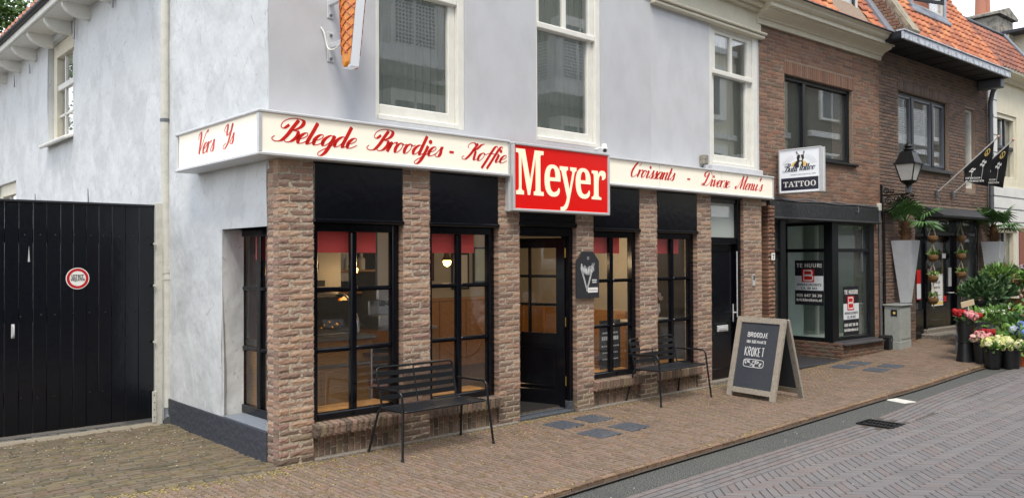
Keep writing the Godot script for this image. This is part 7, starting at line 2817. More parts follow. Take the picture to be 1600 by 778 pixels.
func palm(label: String, at: Vector3, sd: int) -> void:
	var r := RandomNumberGenerator.new()
	r.seed = sd
	var t := thing("fan_palm", label, "palm", at, 0.0, "fan palms in the tall planters")
	var g := Geo.new()
	g.tube([Vector3(0, -0.1, 0), Vector3(0.01, 0.12, 0), Vector3(0, 0.30, 0.01), Vector3(0, 0.42, 0.0)], [0.075, 0.085, 0.075, 0.05], 12)
	for i in 60:
		var a := r.randf() * TAU
		var y := r.randf_range(0.0, 0.36)
		var d := Vector3(cos(a), 0, sin(a))
		g.tube([d * 0.06 + Vector3(0, y, 0), d * 0.10 + Vector3(0, y + 0.05, 0), d * 0.13 + Vector3(0, y + 0.04 + r.randf_range(-0.05, 0.06), 0)], [0.012, 0.007, 0.002], 4)
	put("trunk", g, M.palm_trunk, t)
	for i in 11:
		var a := TAU * i / 11.0 * 1.62 + r.randf_range(-0.2, 0.2)
		var lift := r.randf_range(0.45, 1.3) if i > 2 else r.randf_range(-0.1, 0.35)
		var d := Vector3(cos(a) * cos(lift), sin(lift), sin(a) * cos(lift))
		var l := r.randf_range(0.26, 0.42)
		var base := Vector3(0, 0.38, 0)
		var hub := base + d * l + Vector3(0, -0.03, 0)
		g = Geo.new()
		g.tube([base, base + d * l * 0.6, hub], [0.012, 0.009, 0.007], 5)
		var n := 19
		var side := d.cross(Vector3.UP).normalized()
		var nor := side.cross(d).normalized()
		for k in n:
			var f := (k / float(n - 1) - 0.5) * 2.0 * deg_to_rad(118.0)
			var e := d * cos(f) + side * sin(f)
			var ll := r.randf_range(0.32, 0.40) * (1.0 - 0.18 * absf(f) / 2.0)
			var wv := (side * cos(f) - d * sin(f)) * 0.021
			var fold := nor * 0.008
			var tip := hub + e * ll - Vector3(0, 0.05 + 0.05 * r.randf(), 0) - nor * 0.01
			var mid := hub + e * ll * 0.6 + nor * 0.012
			for s in [-1.0, 1.0]:
				g.tri(hub, mid + wv * s - fold, mid + fold)
				g.tri(mid + wv * s - fold, tip, mid + fold)
		put("frond", g, M.palm_leaf, t)


func build_flower_things() -> void:
	# tall zinc planters with palms
	var t := thing("tall_planter", "tall tapering grey planter standing behind the utility cabinet", "planter", Vector3(12.6, 0, 0.22), 0.0, "tall tapering planters by the flower shop door")
	var g := Geo.new()
	var a := [Vector2(0.09, 0.95), Vector2(0.29, 2.12)]
	g.lathe([Vector2(0.0, 0.95), Vector2(0.105, 0.95), Vector2(0.272, 2.12), Vector2(0.255, 2.12), Vector2(0.24, 2.06), Vector2(0.0, 2.06)], 4, Vector3.ZERO, 1, 1, true, PI / 4)
	put("planter_body", g, M.planter_zinc, t)
	g = Geo.new()
	g.bx(-0.05, 0.05, 0.1, 0.92, -0.2, -0.12, 0.01)
	g.bx(-0.08, 0.08, 0.90, 0.95, -0.2, 0.07, 0.01)
	put("stand", g, M.dull_zinc, t)
	copy(t, "tall_planter", "tall tapering grey planter behind the plants for sale", Vector3(16.7, 0.02, 0.45), 0.0)
	palm("fan palm in the planter above the utility cabinet", Vector3(12.6, 2.08, 0.22), 5)
	palm("fan palm in the planter behind the plants for sale", Vector3(16.7, 2.10, 0.45), 9)
	# utility cabinet and black hose box
	var c := thing("utility_cabinet", "scratched grey street cabinet with a small yellow sticker", "cabinet", Vector3(12.29, 0.1, 0.19))
	g = Geo.new()
	g.bx(-0.245, 0.245, 0.0, 0.16, -0.15, 0.15, 0.008)
	g.bx(-0.235, 0.235, 0.16, 0.80, -0.145, 0.145, 0.008)
	put("body", g, M.cabinet_grey, c)
	g = Geo.new()
	g.bx(-0.26, 0.26, 0.80, 0.835, -0.175, 0.175, 0.012)
	put("lid", g, M.cabinet_lid, c)
	g = Geo.new()
	g.bx(-0.215, 0.215, 0.2, 0.76, 0.144, 0.152, 0.003)
	put("door", g, M.cabinet_grey, c)
	g = Geo.new()
	g.bx(-0.242, -0.235, 0.62, 0.74, -0.02, 0.09, 0.0)
	put("dark_sticker", g, M.ink, c)
	g = Geo.new()
	g.bx(-0.244, -0.241, 0.66, 0.70, 0.02, 0.06, 0.0)
	put("yellow_sticker", g, M.sun_yellow, c)
	var b := thing("hose_box", "small black box with rounded top on the ground beside the cabinet", "box", Vector3(11.98, 0.06, 0.1))
	g = Geo.new()
	g.extrude(PackedVector2Array([Vector2(-0.09, 0), Vector2(0.09, 0), Vector2(0.09, 0.26), Vector2(0.04, 0.31), Vector2(-0.04, 0.31), Vector2(-0.09, 0.27)]), 0.2, Transform3D(Basis.IDENTITY, Vector3(0, 0, -0.1)))
	put("shell", g, M.bucket, b)
	g = Geo.new()
	g.tube([Vector3(-0.02, 0.2, 0.1), Vector3(-0.02, 0.25, 0.12), Vector3(0.03, 0.25, 0.12), Vector3(0.03, 0.2, 0.1)], 0.008, 6)
	put("grip", g, M.dull_zinc, b)
	var bp := thing("black_pipe", "thin black pipe on the wall corner under the lantern bracket", "pipe", Vector3(12.11, 0, 0.03))
	g = Geo.new()
	g.tube([Vector3(0, 0.1, 0), Vector3(0.0, 1.4, 0), Vector3(-0.01, 2.62, 0)], 0.028, 8)
	put("pipe", g, M.cast_iron, bp)
	g = Geo.new()
	for y in [0.5, 1.5, 2.3]:
		g.tube([Vector3(0, y, 0), Vector3(0, y + 0.03, 0)], 0.035, 8)
	put("clip", g, M.cast_iron, bp)
	# hanging coconut baskets, two strings of them
	var k := 0
	for col in [[14.05, 0.11, [2.19, 1.80, 1.39, 0.95]], [15.44, 0.16, [2.21, 1.83, 1.44, 1.06]]]:
		for y in col[2]:
			var place = ["uppermost", "second from the top", "third from the top", "lowest"][k % 4]
			var hb := thing("hanging_pot", "round coconut pot on cords, %s of the string by the %s" % [place, "door hinges" if k < 4 else "door handle"], "hanging pot", Vector3(col[0], y, col[1] + 0.06), 0.0, "coconut pots hanging by the door")
			g = Geo.new()
			g.lathe([Vector2(0.0, -0.10), Vector2(0.06, -0.085), Vector2(0.095, -0.03), Vector2(0.098, 0.02), Vector2(0.085, 0.045), Vector2(0.075, 0.02), Vector2(0.0, 0.01)], 16, Vector3.ZERO)
			put("shell", g, M.coco, hb)
			g = Geo.new()
			for i in 3:
				var an := TAU * i / 3.0
				g.tube([Vector3(cos(an) * 0.085, 0.04, sin(an) * 0.085), Vector3(0, 0.29, 0)], 0.005, 5)
			g.tube([Vector3(0, 0.28, 0), Vector3(0, 0.34, 0)], 0.006, 5)
			g.tube([Vector3(0, -0.1, 0), Vector3(0.01, -0.17, 0)], 0.012, 5)
			put("cords", g, M.jute, hb)
			if k % 4 != 0:
				foliage(hb, Vector3(0, 0.05, 0), Vector3(0.07, 0.05, 0.07), 26, 0.09, LIGHT_GREEN)
			k += 1
	# papers on the shop door
	var po := thing("door_poster", "white notice with dotted border and yellow strip on the flower shop door", "poster", Vector3(14.64, 1.12, 0.03), -2.27)
	g = Geo.new()
	g.bx(-0.27, 0.27, -0.33, 0.33, -0.004, 0.0)
	put("sheet", g, M.white_print, po)
	g = Geo.new()
	for i in 11:
		for e in [[-0.24 + 0.048 * i, 0.30], [-0.24 + 0.048 * i, -0.20]]:
			g.box(Vector3(e[0], e[1] + rng.randf_range(-0.015, 0.015), 0.0), Vector3(0.022, 0.014, 0.002), 0.0, Basis.from_euler(Vector3(0, 0, rng.randf() * 3)))
		for e in [[-0.245, 0.30 - 0.05 * i], [0.245, 0.30 - 0.05 * i]]:
			g.box(Vector3(e[0] + rng.randf_range(-0.015, 0.015), e[1], 0.0), Vector3(0.022, 0.014, 0.002), 0.0, Basis.from_euler(Vector3(0, 0, rng.randf() * 3)))
	put("dotted_border", g, M.ink, po)
	g = Geo.new()
	g.bx(-0.27, 0.27, -0.30, -0.24, 0.0, 0.001)
	put("yellow_strip", g, M.sun_yellow, po)
	word(po, "Leuk je", 0.06, Vector3(-0.03, 0.17, 0), 0.0015, M.ink, "bold", 0.3)
	word(po, "weer te", 0.06, Vector3(-0.03, 0.06, 0), 0.0015, M.ink, "bold", 0.3)
	word(po, "zien!", 0.06, Vector3(-0.08, -0.05, 0), 0.0015, M.ink, "bold", 0.2)
	g = Geo.new()
	g.bx(-0.13, 0.13, -0.05, 0.05, -0.003, 0.0)
	tag(put("door_notice", g, M.white_print), "small white strip notice high on the flower shop door", "notice").position = Vector3(15.03, 1.83, 0.035)
	g = Geo.new()
	g.bx(-0.09, 0.09, -0.06, 0.06, -0.003, 0.0)
	tag(put("door_sticker", g, M.red_print), "small red sticker low on the flower shop door glass", "sticker").position = Vector3(15.05, 0.93, 0.035)
	g = Geo.new()
	g.bx(-0.1, 0.1, -0.3, 0.3, -0.003, 0.0)
	var pk := put("window_poster", g, M.red_print)
	tag(pk, "narrow red and pale poster in the flower shop's side window", "poster").position = Vector3(13.77, 1.25, 0.0)
	g = Geo.new()
	g.bx(-0.1, 0.1, -0.28, 0.02, 0.0, 0.002)
	put("pale_field", g, M.grey_print, pk)
	# the stand and its plants
	var st := thing("plant_stand", "grey stepped metal stand carrying potted plants on the pavement", "stand")
	g = Geo.new()
	g.bx(12.0, 14.4, 0.42, 0.46, 1.25, 1.8, 0.006)
	put("lower_shelf", g, M.dull_zinc, st)
	g = Geo.new()
	g.bx(13.0, 15.6, 0.70, 0.74, 0.9, 1.35, 0.006)
	put("middle_shelf", g, M.dull_zinc, st)
	g = Geo.new()
	g.bx(14.5, 16.6, 1.02, 1.06, 0.7, 1.2, 0.006)
	put("upper_shelf", g, M.dull_zinc, st)
	for q in [[12.05, 1.3, 0.42], [12.05, 1.75, 0.42], [14.3, 1.75, 0.42], [14.3, 1.3, 0.42], [13.1, 0.95, 0.7], [15.5, 1.3, 0.7], [14.6, 0.75, 1.02], [16.5, 1.15, 1.02]]:
		g = Geo.new()
		g.bx(q[0] - 0.02, q[0] + 0.02, 0.05, q[2], q[1] - 0.02, q[1] + 0.02, 0.004)
		put("leg", g, M.dull_zinc, st)
	var p := potted("flower_bucket", "black bucket upside down under the bucket of pink and red roses", "bucket", Vector3(11.38, 0.08, 1.67), 0.15, 0.115, 0.34, M.bucket)
	p = potted("flower_bucket", "black bucket of pink and red roses stacked on an upturned bucket", "flower bucket", Vector3(11.38, 0.42, 1.67), 0.115, 0.135, 0.36, M.bucket)
	foliage(p, Vector3(0, 0.32, 0), Vector3(0.15, 0.08, 0.15), 60, 0.09, GREEN)
	blooms(p, Vector3(0.04, 0.40, 0.05), Vector3(0.14, 0.09, 0.11), 22, 0.075, [Color(0.75, 0.25, 0.28), Color(0.82, 0.42, 0.42)])
	blooms(p, Vector3(-0.02, 0.44, -0.09), Vector3(0.19, 0.06, 0.09), 18, 0.07, [Color(0.55, 0.015, 0.015), Color(0.42, 0.01, 0.012)])
	g = Geo.new()
	g.tube([Vector3(0.33, 0.30, -0.05), Vector3(0.27, 0.56, -0.05)], 0.012, 6)
	put("price_stick", g, M.white_print, p)
	g = Geo.new()
	g.box(Vector3(0.25, 0.60, -0.05), Vector3(0.27, 0.10, 0.01), 0.004, Basis.from_euler(Vector3(0, -0.5, 0.2)))
	put("price_card", g, M.jute, p)
	p = potted("flower_bucket", "black bucket of pale pink flowers beside the upturned bucket", "flower bucket", Vector3(11.33, 0.07, 1.93), 0.11, 0.135, 0.36, M.bucket)
	foliage(p, Vector3(0, 0.34, 0), Vector3(0.17, 0.06, 0.17), 50, 0.1, LIGHT_GREEN)
	blooms(p, Vector3(0, 0.40, 0), Vector3(0.18, 0.10, 0.16), 22, 0.075, [Color(0.75, 0.35, 0.36), Color(0.8, 0.5, 0.45)])
	var creams := [Color(0.72, 0.72, 0.30), Color(0.78, 0.78, 0.45), Color(0.66, 0.70, 0.26)]
	var bl := ["black bucket of cream hydrangeas nearest the pavement edge, beside the pink flowers", "black bucket of cream hydrangeas in the middle of the front row", "black bucket of cream hydrangeas beside the terracotta pot"]
	for i in 3:
		p = potted("flower_bucket", bl[i], "flower bucket", [Vector3(11.155, 0.04, 2.142), Vector3(11.30, 0.04, 2.36), Vector3(11.50, 0.05, 2.17)][i], 0.11, 0.138, 0.33, M.bucket)
		foliage(p, Vector3(0, 0.30, 0), Vector3(0.18, 0.07, 0.18), 70, 0.10, LIGHT_GREEN)
		blooms(p, Vector3(0, 0.37, 0), Vector3(0.17, 0.09, 0.17), 20, 0.09, creams)
	p = potted("flower_bucket", "black bucket of dark red flowers behind the cream hydrangeas", "flower bucket", Vector3(11.72, 0.09, 1.88), 0.12, 0.14, 0.34, M.bucket)
	blooms(p, Vector3(0, 0.42, 0), Vector3(0.26, 0.08, 0.16), 30, 0.07, [Color(0.5, 0.012, 0.015), Color(0.4, 0.01, 0.012)])
	p = potted("flower_pot", "terracotta pot of blue hydrangeas with broad leaves", "flower pot", Vector3(11.66, 0.05, 2.40), 0.10, 0.13, 0.25, M.terracotta)
	foliage(p, Vector3(0, 0.40, 0), Vector3(0.30, 0.22, 0.28), 150, 0.15, LIGHT_GREEN)
	blooms(p, Vector3(-0.06, 0.48, 0.05), Vector3(0.24, 0.16, 0.2), 9, 0.14, [Color(0.18, 0.28, 0.62), Color(0.28, 0.38, 0.68), Color(0.45, 0.5, 0.6)])
	p = potted("flower_pot", "black pot of green leaves beside the blue hydrangeas", "flower pot", Vector3(12.1, 0.05, 2.25), 0.12, 0.16, 0.3, M.bucket)
	foliage(p, Vector3(0, 0.46, 0), Vector3(0.34, 0.28, 0.3), 170, 0.16, GREEN)
	# lower shelf
	var xs := [12.25, 12.75, 13.25, 13.8, 14.25]
	var lb := ["pot of small white flowers on the lower shelf, nearest the shop door", "pot of small white flowers on the lower shelf beside the price card", "pot of white and red flowers in the middle of the lower shelf", "black pot with one red bloom on the lower shelf", "pot of white flowers at the street end of the lower shelf"]
	for i in 5:
		p = potted("flower_pot", lb[i], "flower pot", Vector3(xs[i], 0.46, 1.52), 0.11, 0.15, 0.2, M.bucket if i > 2 else M.dull_zinc)
		foliage(p, Vector3(0, 0.24, 0), Vector3(0.28, 0.15, 0.26), 150, 0.11, LIGHT_GREEN)
		blooms(p, Vector3(0, 0.30, 0), Vector3(0.26, 0.13, 0.22), 14, 0.04, [Color(0.8, 0.8, 0.76)])
		if i in [0, 3]:
			blooms(p, Vector3(0.05 if i else -0.15, 0.30, 0.12), Vector3(0.07, 0.08, 0.05), 4 if i else 5, 0.07, [Color(0.55, 0.03, 0.02)])
	# bush and middle shelf
	p = potted("potted_shrub", "dense dark green shrub on the middle shelf", "shrub", Vector3(13.75, 0.74, 1.15), 0.14, 0.2, 0.22, M.bucket)
	foliage(p, Vector3(0, 0.30, 0), Vector3(0.52, 0.36, 0.32), 620, 0.12, DEEP)
	p = potted("potted_shrub", "broad dark green shrub beside the pink flower basket", "shrub", Vector3(14.75, 0.74, 1.12), 0.14, 0.2, 0.22, M.bucket)
	foliage(p, Vector3(0, 0.28, 0), Vector3(0.5, 0.34, 0.3), 560, 0.12, DEEP)
	p = potted("flower_basket", "basket of pale pink flowers on the middle shelf", "flower basket", Vector3(15.3, 0.76, 1.25), 0.16, 0.22, 0.2, M.basket)
	foliage(p, Vector3(0, 0.25, 0), Vector3(0.32, 0.16, 0.26), 130, 0.12, GREEN)
	blooms(p, Vector3(0, 0.30, 0.05), Vector3(0.32, 0.14, 0.2), 24, 0.07, [Color(0.7, 0.42, 0.36), Color(0.75, 0.55, 0.45)])
	# upper shelf
	p = thing("wicker_basket", "brown wicker basket with hooped handle of pointed green plants on the top shelf", "basket", Vector3(15.35, 1.06, 0.98), 0.0, "flowers and plants for sale on the pavement")
	g = Geo.new()
	g.lathe([Vector2(0.0, 0.0), Vector2(0.30, 0.0), Vector2(0.42, 0.26), Vector2(0.44, 0.28), Vector2(0.40, 0.28), Vector2(0.36, 0.2), Vector2(0.0, 0.2)], 24, Vector3.ZERO, 1.5, 0.75)
	put("weave", g, M.basket, p)
	g = Geo.new()
	var hp := []
	for i in 13:
		var an := PI * i / 12.0
		hp.append(Vector3(-0.1 + cos(an) * 0.12, 0.22 + sin(an) * 0.17, 0.3))
	g.tube(hp, 0.018, 7)
	put("hoop", g, M.basket, p)
	foliage(p, Vector3(0, 0.32, 0), Vector3(0.5, 0.22, 0.25), 330, 0.17, LIGHT_GREEN, "blade", 0.8)
	foliage(p, Vector3(0, 0.28, 0), Vector3(0.45, 0.16, 0.25), 160, 0.15, GREEN, "blade", 0.8)
	blooms(p, Vector3(0.2, 0.54, 0), Vector3(0.2, 0.05, 0.1), 4, 0.05, [Color(0.7, 0.2, 0.08)])
	p = potted("flower_pot", "pot of lilac pink hydrangeas on the top shelf beside the wicker basket", "flower pot", Vector3(16.35, 1.06, 1.05), 0.16, 0.2, 0.24, M.basket)
	foliage(p, Vector3(0, 0.3, 0), Vector3(0.36, 0.16, 0.3), 160, 0.14, GREEN)
	blooms(p, Vector3(0, 0.40, 0), Vector3(0.4, 0.18, 0.3), 14, 0.14, [Color(0.66, 0.42, 0.58), Color(0.72, 0.55, 0.66)])
	p = potted("potted_shrub", "light green leafy plant beside the lilac hydrangeas", "shrub", Vector3(15.9, 1.0, 1.5), 0.14, 0.2, 0.24, M.bucket)
	foliage(p, Vector3(0, 0.28, 0), Vector3(0.5, 0.34, 0.3), 420, 0.13, LIGHT_GREEN)


# ---------------------------------------------------------------- small things
func build_small_things() -> void:
	# lettered house number, bell, camera, sensor, drain, white stone, plug ends
	var t := thing("doorbell", "narrow steel doorbell plate on the brick pillar beside the flat door", "doorbell", Vector3(7.64, 1.47, 0.006))
	var g := Geo.new()
	g.bx(-0.03, 0.03, -0.085, 0.085, -0.004, 0.008, 0.003)
	put("plate", g, M.alu, t)
	g = Geo.new()
	g.bx(-0.018, 0.018, 0.0, 0.07, 0.008, 0.01, 0.001)
	g.lathe([Vector2(0.0, 0.0), Vector2(0.0, 0.0)], 6, Vector3.ZERO)
	put("dark_window", g, M.ink, t)
	t = thing("house_number", "small white house number plate high on the end pillar", "house number", Vector3(8.24, 1.82, -0.02), -2.88)
	g = Geo.new()
	g.bx(-0.045, 0.045, -0.055, 0.055, 0.0, 0.012, 0.003)
	put("plate", g, M.white_print, t)
	word(t, "7", 0.07, Vector3(0, 0, 0.012), 0.001, M.ink, "bold")
	t = thing("security_camera", "small white security camera under the corner of the middle upstairs window", "camera", Vector3(4.40, 3.20, -0.10))
	g = Geo.new()
	g.tube([Vector3(-0.10, -0.075, 0.10), Vector3(0.0, 0.0, 0.0)], 0.035, 12)
	put("housing", g, M.white_print, t)
	g = Geo.new()
	g.tube([Vector3(-0.03, -0.02, 0.03), Vector3(-0.06, -0.04, -0.09)], 0.014, 8)
	put("bracket", g, M.white_print, t)
	g = Geo.new()
	g.tube([Vector3(-0.10, -0.075, 0.10), Vector3(-0.103, -0.078, 0.103)], 0.024, 12)
	put("lens", g, M.ink, t)
	t = thing("wall_sensor", "small weathered grey box on the wall above the long light box", "sensor", Vector3(6.62, 3.19, -0.20))
	g = Geo.new()
	g.bx(-0.06, 0.06, -0.05, 0.09, 0.0, 0.09, 0.015)
	put("body", g, M.old_cement, t)
	g = Geo.new()
	g.tube([Vector3(0.0, -0.05, 0.03), Vector3(0.01, -0.11, 0.01)], 0.012, 6)
	put("cable", g, M.dull_zinc, t)
	# street drain
	t = thing("street_drain", "rusty dark iron drain grate in the road by the gutter", "drain", Vector3(5.86, -0.05, 2.655), 0.0)
	g = Geo.new()
	g.slab(-0.16, 0.16, -0.2, 0.2, -0.02, 0.012, [[-0.135, -0.01, -0.17, 0.17], [0.01, 0.135, -0.17, 0.17]], Transform3D(Basis.from_euler(Vector3(-PI / 2, 0, 0)), Vector3.ZERO))
	put("frame", g, M.cast_iron, t)
	for i in 9:
		g = Geo.new()
		g.box(Vector3(0, -0.004, -0.155 + i * 0.0385), Vector3(0.27, 0.02, 0.016), 0.003)
		put("bar", g, M.cast_iron, t)
	g = Geo.new()
	g.bx(-0.15, 0.15, -0.12, -0.10, -0.19, 0.19)
	put("pit", g, M.ink, t)
	# white block let into the gutter strip
	g = Geo.new()
	g.box(Vector3.ZERO, Vector3(0.225, 0.06, 0.30), 0.004, Basis.from_euler(Vector3(0, -0.3, 0)))
	var wb := setting("white_marking_stone", g, M.old_white)
	wb.position = Vector3(7.55, -0.078, 2.18)
	# dry petals and crumbs on the paving
	var xfs := []
	var cols := []
	for i in 1500:
		var x := rng.randf_range(-0.2, 10.5)
		var z := 0.04 + absf(rng.randfn()) * 0.65
		if z > kerb_at(x) - 0.1:
			continue
		xfs.append(Transform3D(Basis.from_euler(Vector3(rng.randf_range(-0.2, 0.2), rng.randf() * TAU, rng.randf_range(-0.2, 0.2))).scaled_local(Vector3(rng.randf_range(0.006, 0.018), 0.004, rng.randf_range(0.004, 0.009))), Vector3(x, rise(x) + 0.003, z)))
		var v := rng.randf_range(0.6, 1.1)
		cols.append(Color(0.52 * v, 0.42 * v, 0.16 * v))
	var bits := BoxMesh.new()
	many("fallen_petals", bits, M.petal_base, xfs, self, cols)
	xfs = []
	cols = []
	for i in 420:
		var x := rng.randf_range(-3.6, 0.0)
		var z := -2.6 + absf(rng.randfn()) * 0.9
		if z > alley_edge(x):
			continue
		xfs.append(Transform3D(Basis.from_euler(Vector3(0, rng.randf() * TAU, 0)).scaled_local(Vector3.ONE * rng.randf_range(0.006, 0.02)), Vector3(x, 0.008, z)))
		var v := rng.randf_range(0.5, 1.2)
		cols.append(Color(0.45 * v, 0.42 * v, 0.34 * v))
	for i in 90:
		var x := rng.randf_range(0.5, 8.0)
		var z := kerb_at(x) + rng.randf_range(0.05, 1.6)
		xfs.append(Transform3D(Basis.from_euler(Vector3(0, rng.randf() * TAU, 0)).scaled_local(Vector3.ONE * rng.randf_range(0.005, 0.014)), Vector3(x, rise(x) - 0.05, z)))
		cols.append(Color(0.5, 0.48, 0.42))
	var stone := SphereMesh.new()
	stone.radius = 0.5
	stone.height = 0.7
	stone.radial_segments = 6
	stone.rings = 3
	many("gravel_crumbs", stone, M.petal_base, xfs, self, cols)


# ---------------------------------------------------------------- the cyclist: just outside the picture, mirrored in the second window
# a body as one surface: smooth union of tapered capsules, meshed as surface nets
class Blob:
	var bones := [] # [a, b, ra, rb]
	var k := 0.03

	func bone(a: Vector3, b: Vector3, ra: float, rb: float) -> void:
		bones.append([a, b, ra, rb])

	func dist(p: Vector3, list: Array) -> float:
		var d := 1e3
		for i in list:
			var e = bones[i]
			var ab: Vector3 = e[1] - e[0]
			var t := clampf((p - e[0]).dot(ab) / maxf(ab.length_squared(), 1e-9), 0.0, 1.0)
			var q: float = p.distance_to(e[0] + ab * t) - lerpf(e[2], e[3], t)
			var h := clampf(0.5 + 0.5 * (d - q) / k, 0.0, 1.0)
			d = lerpf(d, q, h) - k * h * (1.0 - h) if d < 100.0 else q
		return d

	func mesh_into(g: Geo, cell: float) -> void:
		var f := {} # field at grid corners near bones
		var near := {}
		for i in bones.size():
			var e = bones[i]
			var r: float = maxf(e[2], e[3]) + cell * 2.0 + k
			var lo := Vector3(minf(e[0].x, e[1].x), minf(e[0].y, e[1].y), minf(e[0].z, e[1].z)) - Vector3.ONE * r
			var hi := Vector3(maxf(e[0].x, e[1].x), maxf(e[0].y, e[1].y), maxf(e[0].z, e[1].z)) + Vector3.ONE * r
			for x in range(int(floor(lo.x / cell)), int(ceil(hi.x / cell)) + 1):
				for y in range(int(floor(lo.y / cell)), int(ceil(hi.y / cell)) + 1):
					for z in range(int(floor(lo.z / cell)), int(ceil(hi.z / cell)) + 1):
						var c := Vector3i(x, y, z)
						if near.has(c):
							near[c].append(i)
						else:
							near[c] = [i]
		for c in near:
			f[c] = dist(Vector3(c) * cell, near[c])
		var vert := {}
		for c in f:
			var sum := Vector3.ZERO
			var n := 0
			var corner := []
			var whole := true
			for i in 8:
				var o: Vector3i = c + Vector3i(i & 1, (i >> 1) & 1, (i >> 2) & 1)
				if not f.has(o):
					whole = false
					break
				corner.append(f[o])
			if not whole:
				continue
			for e in [[0, 1], [2, 3], [4, 5], [6, 7], [0, 2], [1, 3], [4, 6], [5, 7], [0, 4], [1, 5], [2, 6], [3, 7]]:
				var a: float = corner[e[0]]
				var b: float = corner[e[1]]
				if (a < 0.0) != (b < 0.0):
					var t := a / (a - b)
					var pa := Vector3(e[0] & 1, (e[0] >> 1) & 1, (e[0] >> 2) & 1)
					var pb := Vector3(e[1] & 1, (e[1] >> 1) & 1, (e[1] >> 2) & 1)
					sum += pa.lerp(pb, t)
					n += 1
			if n:
				vert[c] = (Vector3(c) + sum / n) * cell
		for c in vert:
			for ax in 3:
				var d := Vector3i.ZERO
				d[ax] = 1
				var u := Vector3i.ZERO
				u[(ax + 1) % 3] = 1
				var w := Vector3i.ZERO
				w[(ax + 2) % 3] = 1
				if not f.has(c + d) or (f[c] < 0.0) == (f[c + d] < 0.0):
					continue
				var q := [c, c - u, c - u - w, c - w]
				var ok := true
				for e in q:
					ok = ok and vert.has(e)
				if not ok:
					continue
				var p := q.map(func(e): return vert[e])
				if f[c] < 0.0:
					p.reverse()
				var nn := []
				for e in p:
					nn.append(grad(e, near[c]))
				if ((p[1] - p[0]) as Vector3).cross(p[2] - p[0]).dot(nn[0]) < 0.0:
					p.reverse()
					nn.reverse()
				g.smooth_tri(p[0], p[1], p[2], nn[0], nn[1], nn[2])
				g.smooth_tri(p[0], p[2], p[3], nn[0], nn[2], nn[3])

	func grad(p: Vector3, list: Array) -> Vector3:
		var e := 0.004
		var d := dist(p, list)
		return Vector3(dist(p + Vector3(e, 0, 0), list) - d, dist(p + Vector3(0, e, 0), list) - d, dist(p + Vector3(0, 0, e), list) - d).normalized()


